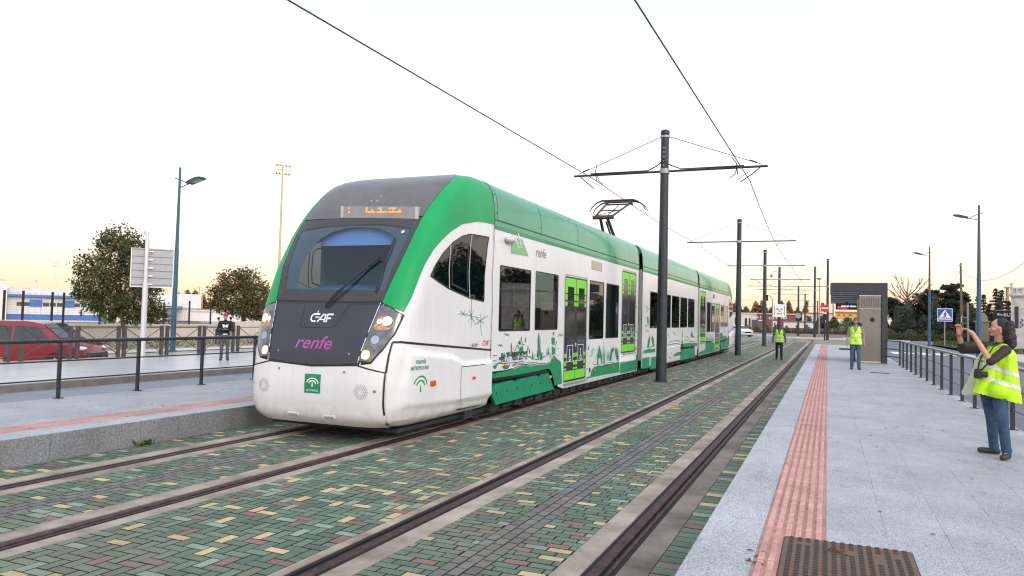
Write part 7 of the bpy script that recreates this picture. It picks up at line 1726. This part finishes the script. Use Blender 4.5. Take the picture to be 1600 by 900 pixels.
# camera hanging from her neck with its strap
cc = Q(1528, 584.5, 10.10); cm = thing('hanging_camera', 'black camera hanging from a strap in front of the woman vest', 'camera', cc)
b = MB(); Mc = Matrix.Translation(cc) @ Matrix.Rotation(R(75), 4, 'Z'); b.box(-.078, .078, -.036, .036, -.05, .05, M=Mc, bev=.018); b.box(-.025, .025, -.028, .028, .04, .062, M=Mc, bev=.008); part(cm, 'camera_body', b, SBK)
b = MB(); b.lathe([(.036, .02), (.036, .09), (.030, .10), (.012, .095)], n=18, M=Mc @ Matrix.Rotation(R(-90), 4, 'X') @ Matrix.Rotation(R(180), 4, 'X')); part(cm, 'lens_barrel', b, mat('lens_dark', (.02, .022, .024), .25))
b = MB(); b.tube([cc+V(0, 0, .05), Q(1530, 566, 10.06), Q(1536, 552, 10.07), Q(1543, 541, 10.10), Q(1556, 536, 10.22)], .009, 6); b.tube([cc+V(.03, -.03, .05), Q(1545, 566, 9.98), Q(1546, 552, 10.02), Q(1552, 542, 10.06), Q(1563, 536, 10.2)], .009, 6); part(cm, 'strap', b, SBK)
# tote bag behind her
bg = thing('tote_bag', 'cream cloth tote bag hanging at the woman side in front of the railing', 'bag', Q(1516, 595, 10.45))
b = MB(); n = 8; vs = []
for (x0, x1, y) in ((1522.5, 1530, 562), (1521, 1530, 572), (1516, 1530, 585), (1509, 1528, 600), (1502, 1527, 612), (1504, 1526, 617)):
    for kk, Yd in enumerate((10.40, 10.46)):
        vs += [Q(x0, y, Yd), Q(x1, y, Yd)]
fs = []
for i in range(5):
    a = i*4; c_ = a+4
    fs += [(a, a+1, c_+1, c_), (a+2, c_+2, c_+3, a+3), (a, c_, c_+2, a+2), (a+1, a+3, c_+3, c_+1)]
fs += [(0, 2, 3, 1), (20, 21, 23, 22)]
b.add(vs, fs); part(bg, 'bag_body', b, mat('canvas', (.62, .58, .46), .9, noise=.1, nscale=12), smooth=True)
b = MB(); b.tube([Q(1526, 562, 10.42), Q(1536, 548, 10.44), Q(1548, 541, 10.46)], .010, 6); part(bg, 'handle', b, MT['canvas'])
b = MB(); b.tube([J['wrR']+V(-.028, 0, -.02), J['wrR']+V(.028, 0, -.02)], .012, 6) if False else b.lathe([(.034, -.008), (.037, 0), (.034, .008)], J['wrR']-V(0, 0, .025), 16, cap=False); part(wo, 'bracelet', b, mat('bracelet_brown', (.12, .06, .03), .4))
b = MB(); b.ell(hc+V(.0, -.083, -.045), (.008, .008, .014), 8, 6); part(wo, 'earring', b, RIM)

PLAID = mat('plaid_shirt', (.22, .20, .21), .85); N_, L_2 = nodes_of(PLAID)
wv = N_.new('ShaderNodeTexChecker'); wv.inputs['Scale'].default_value = 34; wv.inputs[1].default_value = (.38, .36, .37, 1); wv.inputs[2].default_value = (.07, .05, .07, 1); tcn = N_.new('ShaderNodeTexCoord'); L_2.new(tcn.outputs['Object'], wv.inputs[0]); L_2.new(wv.outputs[0], N_['Principled BSDF'].inputs['Base Color'])
J = standing((.88, 27.75, .32), (-.05, -1, 0), 1.75, step=.06, elbow=.12)
J['hf'] = V(-.35, -1, 0)
m1, b1 = person('man in a checked shirt and yellow vest walking in front of the shelter', J, V(-.05, -1, 0), H=1.75, top=PLAID, trousers=mat('jeans_faded', (.06, .10, .15), .85, noise=.35, nscale=9), shoes=mat('shoe_brown', (.07, .05, .045), .6), stout=1.05, sleeve=.15, vest={'bands': (.14, .30)}, skin=mat('skin_tan', (.36, .18, .13), .55))
b = MB(); b.tube([(.88+.14, 27.75-.02, 1.74), (.88+.17, 27.75, 1.86), (.88+.08, 27.83, 1.88)], .045, 6); b.tube([(.88-.14, 27.75-.02, 1.74), (.88-.17, 27.75, 1.86), (.88-.08, 27.83, 1.88)], .045, 6); part(m1, 'dark_hood', b, SBK)
J = standing((-2.22, 39.4, 0), (.08, -1, 0), 1.80, step=.10, elbow=.25)
person('man in a dark cap and blue jacket under a vest walking along the right track', J, V(.08, -1, 0), H=1.80, top=mat('jacket_blue', (.05, .10, .20), .8, noise=.2, nscale=8), trousers=mat('trouser_navy', (.012, .02, .035), .8), stout=1.08, vest={'bands': (.10, .27)}, skin=mat('skin_brown', (.14, .075, .06), .55), cap_m=mat('cap_navy', (.02, .02, .03), .7))
# boy with the red cap, reading his phone
p = at(350, 563, Z=.148); f = V(-p.x, -p.y, 0).normalized(); J = standing((p.x, p.y, .148), f, 1.56, step=.0, elbow=.1); l_ = V(0, 0, 1).cross(f)
for s, q in (('L', 1), ('R', -1)):
    J['el'+s] = V(p.x, p.y, .148)+V(0, 0, .98)+l_*q*.24+f*.02; J['wr'+s] = V(p.x, p.y, .148)+V(0, 0, 1.02)+l_*q*.07+f*.24
J['hf'] = (f-V(0, 0, .25)).normalized()
bo, bb = person('boy in a magenta cap and black hoodie reading his phone behind the far platform railing', J, f, H=1.56, top=mat('hoodie_black', (.012, .012, .014), .85), trousers=mat('jogger_grey', (.09, .09, .10), .85, noise=.2), cap_m=mat('cap_magenta', (.45, .01, .13), .7), stout=1.05)
ctr = V(p.x, p.y, .148); b = MB(); fr = ctr+f*.155+V(0, 0, 1.08)
def on(a, c_): return fr+l_*a+V(0, 0, c_)
b.add([on(-.09, .10), on(-.04, .10), on(0, .06), on(.04, .10), on(.09, .10), on(.07, .0), on(.03, .0), on(0, .03), on(-.03, 0), on(-.07, 0)], [tuple(range(10))]); 
for k in range(4): a0 = -.07+k*.037; b.add([on(a0, -.24), on(a0+.028, -.24), on(a0+.028, -.20), on(a0, -.20)], [(0, 1, 2, 3)])
part(bo, 'chest_print', b, SWH)
b = MB(); q = (J['wrL']+J['wrR'])/2+f*.10+V(0, 0, .02); b.box(q.x-.04, q.x+.04, q.y-.06, q.y+.06, q.z-.008, q.z+.008, bev=.006); bp_ = thing('phone', 'small dark phone in the hands of the boy with the magenta cap', 'phone', q); part(bp_, 'phone_body', b, SBK)
# three figures further off
for (x, y, H_, topm, trm, hcap, lab, z) in ((340, 538, 1.38, mat('shirt_grey', (.42, .42, .44), .8), mat('shorts_dark', (.05, .05, .06), .8), None, 'child in a pale grey shirt seen from behind, left of the boy in the cap', .05), (359, 540, 1.42, SBK, mat('trouser_pale', (.35, .33, .32), .8), None, 'child in black half hidden behind the boy in the magenta cap', .05), (159.5, 503, 1.6, mat('shirt_red', (.42, .03, .03), .8), SBK, None, 'distant person in a red top by the door of the sports building', .8)):
    q = at(x, y, Z=z) if z < .5 else far(x, y, 76); q.z = z; J = standing(q, (q.x, q.y, 0), H_, elbow=.1); person(lab, J, V(q.x, q.y, 0), H=H_, vox=.022, top=topm, trousers=trm)
# driver sitting in the cab
q = V(TXC+.42, 10.35, 1.15); J = standing(q, (0, -1, 0), 1.72); J['head'].z -= .16
for s in 'LR': J['wr'+s] = q+V(-.1 if s == 'L' else .1, -.45, 1.15); J['el'+s] = q+V(.22 if s == 'L' else -.22, -.15, 1.05)
J = {k_: v for k_, v in J.items()}
for s, sx in (('L', .1), ('R', -.1)): J['kn'+s] = q+V(sx, -.42, .86); J['an'+s] = q+V(sx, -.45, .5); J['to'+s] = q+V(sx, -.58, .46); J['hip'+s] = q+V(sx, 0, .88)
person('driver in dark clothes seated behind the tram windscreen', J, V(0, -1, 0), H=1.72, vox=.02, top=mat('uniform_navy', (.02, .03, .05), .8), trousers=SBK)
# ================================================================== TREES AND PLANTS
def leaf_mat(name, stops, rough=.7):
    m = mat(name, (0.1, 0.1, 0.1), rough); N, L = nodes_of(m); b = N['Principled BSDF']
    a = N.new('ShaderNodeAttribute'); a.attribute_name = 'tone'; r = N.new('ShaderNodeValToRGB'); e = r.color_ramp.elements
    e[0].position = 0; e[0].color = (*stops[0], 1); e[1].position = 1; e[1].color = (*stops[-1], 1)
    for i, c in enumerate(stops[1:-1]): q = e.new((i+1)/(len(stops)-1)); q.color = (*c, 1)
    L.new(a.outputs['Fac'], r.inputs[0]); L.new(r.outputs[0], b.inputs['Base Color'])
    t = N.new('ShaderNodeBsdfTranslucent'); L.new(r.outputs[0], t.inputs[0]); mx = N.new('ShaderNodeMixShader'); mx.inputs[0].default_value = .25
    o = N['Material Output']; L.new(b.outputs[0], mx.inputs[1]); L.new(t.outputs[0], mx.inputs[2]); L.new(mx.outputs[0], o.inputs[0]); return m
def leaves(name, cent, nrm_up, size, m, parent, root, aspect=.45, tones=None, seed=1, flat=0.0):
    """one mesh of pointed leaves at the given centres"""
    rs = np.random.RandomState(seed); n = len(cent); cent = np.asarray(cent, float)
    d = rs.normal(size=(n, 3)); d[:, 2] *= (1-flat); d /= np.linalg.norm(d, axis=1)[:, None]
    u = rs.normal(size=(n, 3)); u -= d*(u*d).sum(1)[:, None]; u /= np.linalg.norm(u, axis=1)[:, None]
    s = size*rs.uniform(.6, 1.35, n)[:, None]
    v = np.empty((n, 4, 3)); v[:, 0] = cent-d*s; v[:, 1] = cent+u*s*aspect; v[:, 2] = cent+d*s; v[:, 3] = cent-u*s*aspect
    me = bpy.data.meshes.new(name); me.vertices.add(n*4); me.vertices.foreach_set('co', v.ravel()); me.loops.add(n*4); me.polygons.add(n)
    me.loops.foreach_set('vertex_index', np.arange(n*4)); me.polygons.foreach_set('loop_start', np.arange(n)*4); me.polygons.foreach_set('loop_total', np.full(n, 4)); me.update()
    t = me.attributes.new('tone', 'FLOAT', 'FACE'); t.data.foreach_set('value', np.clip(tones if tones is not None else rs.uniform(0, 1, n), 0, 1)); me.materials.append(m); me.validate()
    o = bpy.data.objects.new(name, me); C.objects.link(o)
    if root is not None: adopt(root, o, parent)
    return o
def tree(label, base, lobes, trunk_r, leaf, n, m, barkm, fork=.35, seed=1, group=None, name='broadleaf_tree', clump=.22, aspect=.45, flat=0.0, twigs=True, cat='tree', trunk_top=None):
    """lobes: (centre, (rx, ry, rz)) in world space"""
    base = V(*base); r_ = thing(name, label, cat, base, 0, group); rs = np.random.RandomState(seed); b = MB()
    top = trunk_top or (sum((V(*l[0]) for l in lobes), V(0, 0, 0))/len(lobes)); fk = base.lerp(top, fork)
    b.tube([base, base.lerp(fk, .5)+V(rs.normal()*.03, rs.normal()*.03, 0), fk, top], [trunk_r*1.25, trunk_r, trunk_r*.85, trunk_r*.3], 9)
    for c, rr in lobes:
        c = V(*c); mid = fk.lerp(c, .5)+V(0, 0, -.1*rr[2]); b.tube([fk, mid, c], [trunk_r*.55, trunk_r*.35, trunk_r*.12], 6)
        if twigs:
            for k in range(5): d = V(*rs.normal(size=3)); d = V(d.x*rr[0], d.y*rr[1], d.z*rr[2])*.6; b.tube([mid.lerp(c, .5), c+d*.6, c+d], [trunk_r*.18, trunk_r*.1, trunk_r*.04], 4)
    tr_o = part(r_, 'trunk', b, barkm, smooth=True)
    vol = np.array([l[1][0]*l[1][1]*l[1][2] for l in lobes])**(2/3.); vol = vol/vol.sum(); cen = []; tones = []
    for (c, rr), w_ in zip(lobes, vol):
        k = int(n*w_); nc = max(4, int(k/26)); cl = rs.normal(size=(nc, 3)); cl /= np.linalg.norm(cl, axis=1)[:, None]; cl *= (rs.uniform(.25, 1.0, (nc, 1)))**.45
        cl = cl*np.array(rr)+np.array(c); idx = rs.randint(0, nc, k); sz = min(rr)*clump
        pts = cl[idx]+rs.normal(size=(k, 3))*np.array([sz, sz, sz*(1-.6*flat)]); cen.append(pts)
        tc_ = rs.uniform(.15, .75, nc); tones.append(tc_[idx]+rs.normal(size=k)*.16)
    cen = np.concatenate(cen); tones = np.concatenate(tones)
    leaves('crown', cen, None, leaf, m, None, r_, aspect, tones, seed, flat)
    return r_
BARK = mat('bark', (.10, .065, .045), .9, noise=.4, nscale=6, bump=.8, bscale=20)
LF1 = leaf_mat('leaf_green', [(.022, .042, .014), (.05, .075, .022), (.10, .115, .035), (.34, .22, .08)])
LF2 = leaf_mat('leaf_olive', [(.045, .052, .018), (.09, .09, .03), (.16, .13, .045), (.36, .21, .07)])
LF3 = leaf_mat('leaf_dark', [(.014, .024, .018), (.028, .040, .026), (.048, .060, .034), (.10, .085, .045)])
LF4 = leaf_mat('scrub', [(.03, .042, .018), (.055, .062, .026), (.10, .09, .045), (.16, .12, .06)])
def lob(px, py, rpx, dep, ry=None, dd_=0, kk=1.0): c = far(px, py, dep+dd_); s = dep/1155.*rpx; return ((c.x, c.y, c.z), (s, s, (ry or rpx)*dep/1155.))
D1 = 32.6; p = at(195, 543, Z=.05); r = random.Random(2)
L1 = [lob(*a) for a in ((186, 372, 23, D1, 19), (168, 384, 20, D1, 16, .5), (205, 385, 22, D1, 18, -.4), (146, 414, 24, D1, 18, .3), (178, 412, 30, D1, 24), (212, 412, 27, D1, 24, .6), (128, 436, 16, D1, 13), (158, 442, 28, D1, 22, -.6), (195, 446, 32, D1, 26), (226, 446, 26, D1, 22), (170, 474, 30, D1, 20), (206, 478, 30, D1, 20, -.5), (240, 480, 18, D1, 14), (136, 464, 18, D1, 12), (125, 459, 12, D1, 7), (222, 494, 20, D1, 11), (252, 491, 12, D1, 7), (185, 496, 20, D1, 10))]
tree('tall leafy tree with a dark green crown behind the back of the large road sign', (p.x, p.y, .05), [(c_, tuple(1.07*v_ for v_ in r__)) for c_, r__ in L1], .095, .075, 14500, LF1, BARK, fork=.5, seed=3, clump=.26)
D2 = 55; p = far(381, 517, D2)
L2 = [lob(*a) for a in ((365, 443, 22, D2, 17), (392, 440, 20, D2, 16), (345, 458, 16, D2, 13), (372, 464, 26, D2, 20), (400, 464, 22, D2, 20), (352, 480, 15, D2, 11), (385, 486, 22, D2, 14), (410, 484, 14, D2, 12), (336, 470, 9, D2, 7), (378, 430, 12, D2, 9), (398, 497, 12, D2, 7))]
tree('smaller olive and brown leafed tree just left of the tram nose', (p.x, p.y, p.z), [(c_, tuple(1.08*v_ for v_ in r__)) for c_, r__ in L2], .11, .105, 9500, LF2, BARK, fork=.45, seed=5, clump=.26)
# grove on the right
D3 = 118
L3 = [lob(*a) for a in ((1393, 470, 10, D3, 5), (1402, 478, 12, D3, 5, 2), (1388, 486, 10, D3, 5), (1404, 492, 12, D3, 6), (1410, 484, 9, D3, 5), (1393, 478, 10, D3, 4))]
p = far(1402, 519, D3); tree('dark ragged cedar right beside the shelter wall', (p.x, p.y, 0), L3, .3, .20, 5000, LF3, BARK, seed=7, name='cedar_tree', flat=.6, clump=.35)
L4 = [lob(*a) for a in ((1440, 462, 14, D3, 4), (1455, 456, 12, D3, 4, 3), (1430, 474, 14, D3, 5), (1452, 470, 16, D3, 6), (1440, 484, 18, D3, 7), (1425, 492, 14, D3, 7), (1458, 488, 15, D3, 8), (1466, 462, 9, D3, 3), (1462, 474, 12, D3, 5), (1440, 500, 20, D3, 9), (1420, 504, 14, D3, 8))]
p = far(1441, 519, D3); tree('broad flat-topped cedar behind the nearer thin blue lamp post', (p.x, p.y, 0), L4, .4, .20, 14000, LF3, BARK, seed=8, name='cedar_tree', flat=.6, clump=.32)
L5 = [lob(*a) for a in ((1482, 450, 11, D3, 4), (1494, 447, 10, D3, 4, 2), (1478, 462, 12, D3, 5), (1494, 460, 14, D3, 6), (1505, 466, 10, D3, 5), (1486, 474, 17, D3, 7), (1504, 480, 12, D3, 7), (1480, 488, 16, D3, 8), (1500, 494, 15, D3, 8), (1512, 476, 6, D3, 4), (1488, 504, 20, D3, 9), (1514, 500, 10, D3, 9))]
p = far(1491, 519, D3); tree('tall dense cedar behind the wooden utility pole', (p.x, p.y, 0), L5, .4, .20, 16000, LF3, BARK, seed=9, name='cedar_tree', flat=.55, clump=.32)
# bare spreading tree
p = far(1418, 519, 112); bt = thing('bare_tree', 'leafless spreading tree with warm brown branches above the dark grove', 'tree', (p.x, p.y, 0)); b = MB(); b2 = MB(); rs = random.Random(4)
Wp = lambda x, y: far(x, y, 112)
b.tube([(p.x, p.y, 0), Wp(1419, 495), Wp(1418, 470), Wp(1417.5, 450)], [.28, .22, .16, .05], 7)
for (x0, y0, x1, y1) in ((1418, 474, 1391, 448), (1418, 470, 1388, 441 + 8), (1418, 466, 1400, 436), (1418, 462, 1413, 434), (1417, 458, 1424, 436), (1418, 464, 1438, 438), (1418, 468, 1452, 436), (1418, 474, 1450, 447), (1418, 478, 1398, 462), (1418, 480, 1437, 462), (1418, 470, 1404, 446), (1418, 466, 1430, 444)):
    a, c_ = Wp(x0, y0), Wp(x1, y1); dy = rs.uniform(-3, 3); mid = a.lerp(c_, .5)+V(0, dy, -.25); c_ = c_+V(0, dy*1.6, 0); b.tube([a, mid, c_], [.11, .07, .02], 5)
    for k in range(9):
        t = rs.uniform(.35, 1); q = (a.lerp(mid, t*2) if t < .5 else mid.lerp(c_, t*2-1)); d = (c_-a).normalized()*rs.uniform(.5, 1.5)+V(rs.uniform(-.5, .5), rs.uniform(-.8, .8), rs.uniform(-.1, .7)); b2.tube([q, q+d], [.035, .01], 4)
bt_o = part(bt, 'trunk', b, mat('bark_warm', (.24, .13, .07), .85)); part(bt, 'twigs', b2, MT['bark_warm'], bt_o)
# conifers
def conifer(px, ytop, ybase, wpx, dep, label, seed):
    base = far(px, 519, dep); base.z = 0; top = far(px, ytop, dep); H_ = top.z; R_ = wpx*dep/1155.*.85; zb = far(px, ybase, dep).z
    r_ = thing('conifer_tree', label, 'tree', base, 0, 'conifers left of the old house'); b = MB(); b.tube([base, (base.x, base.y, H_)], [.22, .03], 6); part(r_, 'trunk', b, BARK)
    rs = np.random.RandomState(seed); cen = []; z = zb
    while z < H_-.1:
        fr = (H_-z)/(H_-zb); rr = R_*fr**.8; nb = 7
        for k in range(nb):
            a = rs.uniform(0, 6.28); L_ = rr*rs.uniform(.55, 1.2)
            for t in np.linspace(.15, 1, max(3, int(L_/.16))): cen += [(base.x+math.cos(a)*L_*t+rs.normal()*.09, base.y+math.sin(a)*L_*t+rs.normal()*.09, z-.22*L_*t+rs.normal()*.07+.12*L_*t*t) for _ in range(5)]
        z += .30+.28*fr
    leaves('crown', cen, None, .15, LF3, None, r_, .4, None, seed, .3)
for i, a in enumerate(((1528, 462, 500, 12, 105, 'leftmost short conifer right of the utility poles'), (1537, 460, 505, 14, 108, 'conifer just right of the taller blue lamp post'), (1556, 450, 505, 20, 100, 'tallest conifer in the row left of the old house'), (1565, 453, 505, 18, 103, 'conifer beside the tallest one, nearer the old house'), (1546, 474, 508, 16, 100, 'low bushy conifer in the middle of the row'), (1576, 470, 508, 16, 104, 'conifer closest to the old house wall'))): conifer(*a, 20+i)
# undergrowth, hedge, dry grass (uncountable)
def scrub(name, label, pts, m, size, seed, cat='undergrowth'):
    o = leaves(name, pts, None, size, m, None, None, .4, None, seed, 0.0); tag(o, label, cat, kind='stuff'); return o
rs = np.random.RandomState(31); pts = []
for k in range(22000):
    px = rs.uniform(1386, 1640); dep = rs.uniform(98, 124); hmax = (3.9+1.4*math.sin(px*.13)+.8*math.sin(px*.31+1)) if px > 1386 else 2; q = far(px, 515, dep); pts.append((q.x, q.y, max(0, rs.uniform(0, 1)**.8*hmax)))
scrub('undergrowth', 'tangled dark undergrowth below the trees on the right', pts, LF3, .30, 1)
pts = []
for k in range(9000):
    px = rs.uniform(1386, 1660); dep = rs.uniform(93, 97); q = far(px, 515, dep); pts.append((q.x, q.y, rs.uniform(0, 1)**1.6*(1.15+.3*math.sin(px*.2))))
scrub('dry_grass', 'strip of tall dry grass along the road below the trees', pts, LF4, .16, 2, 'grass')
GRASS = mat('grass_green', (.045, .075, .02), .95, noise=.3, nscale=2, col2=(.08, .085, .03))
poly = [at(x, y, Z=.13) for x, y in ((1456, 538), (1461, 532.5), (1480, 531), (1540, 529), (1640, 533), (1640, 556), (1560, 552), (1500, 545), (1475, 541.5))]
b = MB(); b.add([(q.x, q.y, .142) for q in poly], [tuple(range(len(poly)))]); struct('grass', b, GRASS)
po = [(q.x, q.y) for q in poly]; xs = [q[0] for q in po]; ys = [q[1] for q in po]; cx = rs.uniform(min(xs), max(xs), 16000); cy = rs.uniform(min(ys), max(ys), 16000); mk = inpoly(cx, cy, po)
scrub('grass_tufts', 'short green grass on the verge behind the woman', [(x, y, .15+abs(rs.normal())*.06) for x, y in zip(cx[mk], cy[mk])], leaf_mat('grass_leaf', [(.03, .06, .012), (.06, .09, .02), (.11, .11, .04)]), .10, 3, 'grass')
pts = []
for k in range(5000): px = rs.uniform(1150, 1345); q = far(px, 515, rs.uniform(143, 149)); pts.append((q.x, q.y, rs.uniform(0, 1)**1.5*1.5*(.55+.45*math.sin(px*.4))))
scrub('bank_scrub', 'low brownish scrub on the bank across the road', pts, leaf_mat('scrub_brown', [(.05, .04, .02), (.09, .07, .035), (.15, .10, .05)]), .22, 4)
# far tree belts, autumn leaves tinted with the orange last light
AUT_LIT = leaf_mat('autumn_sunlit', [(.10, .06, .025), (.20, .11, .04), (.34, .17, .06)]); rs = np.random.RandomState(8)
def belt(name, label, x0, x1, dep, hfun, n, size, m, seed):
    pts = []
    for k in range(n): px = rs.uniform(x0, x1); q = far(px, 480, dep+rs.uniform(-8, 8)); pts.append((q.x, q.y, rs.uniform(0, 1)**.7*hfun(px)))
    scrub(name, label, pts, m, size, seed, 'far trees')
belt('far_tree_belt', 'orange lit belt of trees on the left horizon behind the white wall', 255, 420, 330, lambda x: 3.0+6.0*max(0, math.sin((x-262)*.045))+1.2*math.sin(x*.5), 9000, .9, AUT_LIT, 5)
belt('far_tree_belt', 'brownish belt of round trees behind the street front beyond the tracks', 1130, 1262, 290, lambda x: 8.2+1.8*math.sin(x*.16)+1.3*math.sin(x*.47), 6000, .8, AUT_LIT, 6)
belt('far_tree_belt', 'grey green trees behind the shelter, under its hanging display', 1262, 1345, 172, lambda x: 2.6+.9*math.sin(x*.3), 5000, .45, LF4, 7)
belt('far_tree_belt', 'low belt of far trees behind the white sports building', -60, 255, 420, lambda x: 3.5+.8*math.sin(x*.1), 3000, 1.0, AUT_LIT, 8)
# bush by the shelter and weeds by the tree foot
pts = [(rs.normal()*.5+1.1, 36.9+rs.normal()*.3, .32) for _ in range(0)]
p = far(1328, 505, 150); pts = [(p.x+rs.normal()*1.1, p.y+rs.normal()*1.0, abs(rs.normal())*1.1+.2) for _ in range(1500)]
r_ = thing('round_bush', 'pale green bush showing left of the head of the man in the checked shirt', 'bush', (p.x, p.y, 0)); b = MB(); b.tube([(p.x, p.y, 0), (p.x, p.y, 1.2)], .1, 5); part(r_, 'stem', b, BARK); leaves('foliage', pts, None, .22, leaf_mat('leaf_pale', [(.05, .12, .05), (.09, .18, .09), (.14, .24, .13)]), None, r_, .5, None, 9)
pts = []
for k in range(2500): q = at(rs.uniform(392, 412), rs.uniform(512, 520), Z=.1); pts.append((q.x+rs.normal()*.3, q.y+rs.normal()*.3, .1+abs(rs.normal())*.08))
scrub('verge_grass', 'grass on the verge at the foot of the second tree', pts, LF4, .09, 10, 'grass')
pts = []
for k in range(5000): pts.append((-30+rs.uniform(-2.6, 3.4), rs.uniform(5, 60), .07+abs(rs.normal())*.03))
scrub('verge_grass', 'sparse dry grass on the verge beyond the pavement fence', pts, LF4, .055, 11, 'grass')
pts = []
for k in range(34000):
    az = R(rs.uniform(13, 62)); dd_ = rs.uniform(88, 112); pts.append((math.sin(az)*dd_, math.cos(az)*dd_, rs.uniform(0, 1)**.7*(8.6+1.6*math.sin(az*37)+1.1*math.sin(az*91))))
scrub('woodland_edge', 'dark edge of woodland continuing to the right of the old house', pts, LF3, .42, 12, 'far trees')
# the same grove goes on to the right of the picture and shows in the tram windows
src = [o for o in C.objects if o.name.startswith('cedar_tree')]
for i, (x, y) in enumerate(((24, 92), (33, 88), (42, 80), (50, 74), (57, 62), (60, 48))):
    s_ = src[1+i % 2]; c_ = copy_tree(s_); dx, dy = x-s_.location.x, y-s_.location.y; c_.location = (x, y, 0); c_['label'] = ('dense cedar further right along the road, number %s of the row outside the picture' % ('one', 'two', 'three', 'four', 'five', 'six')[i])
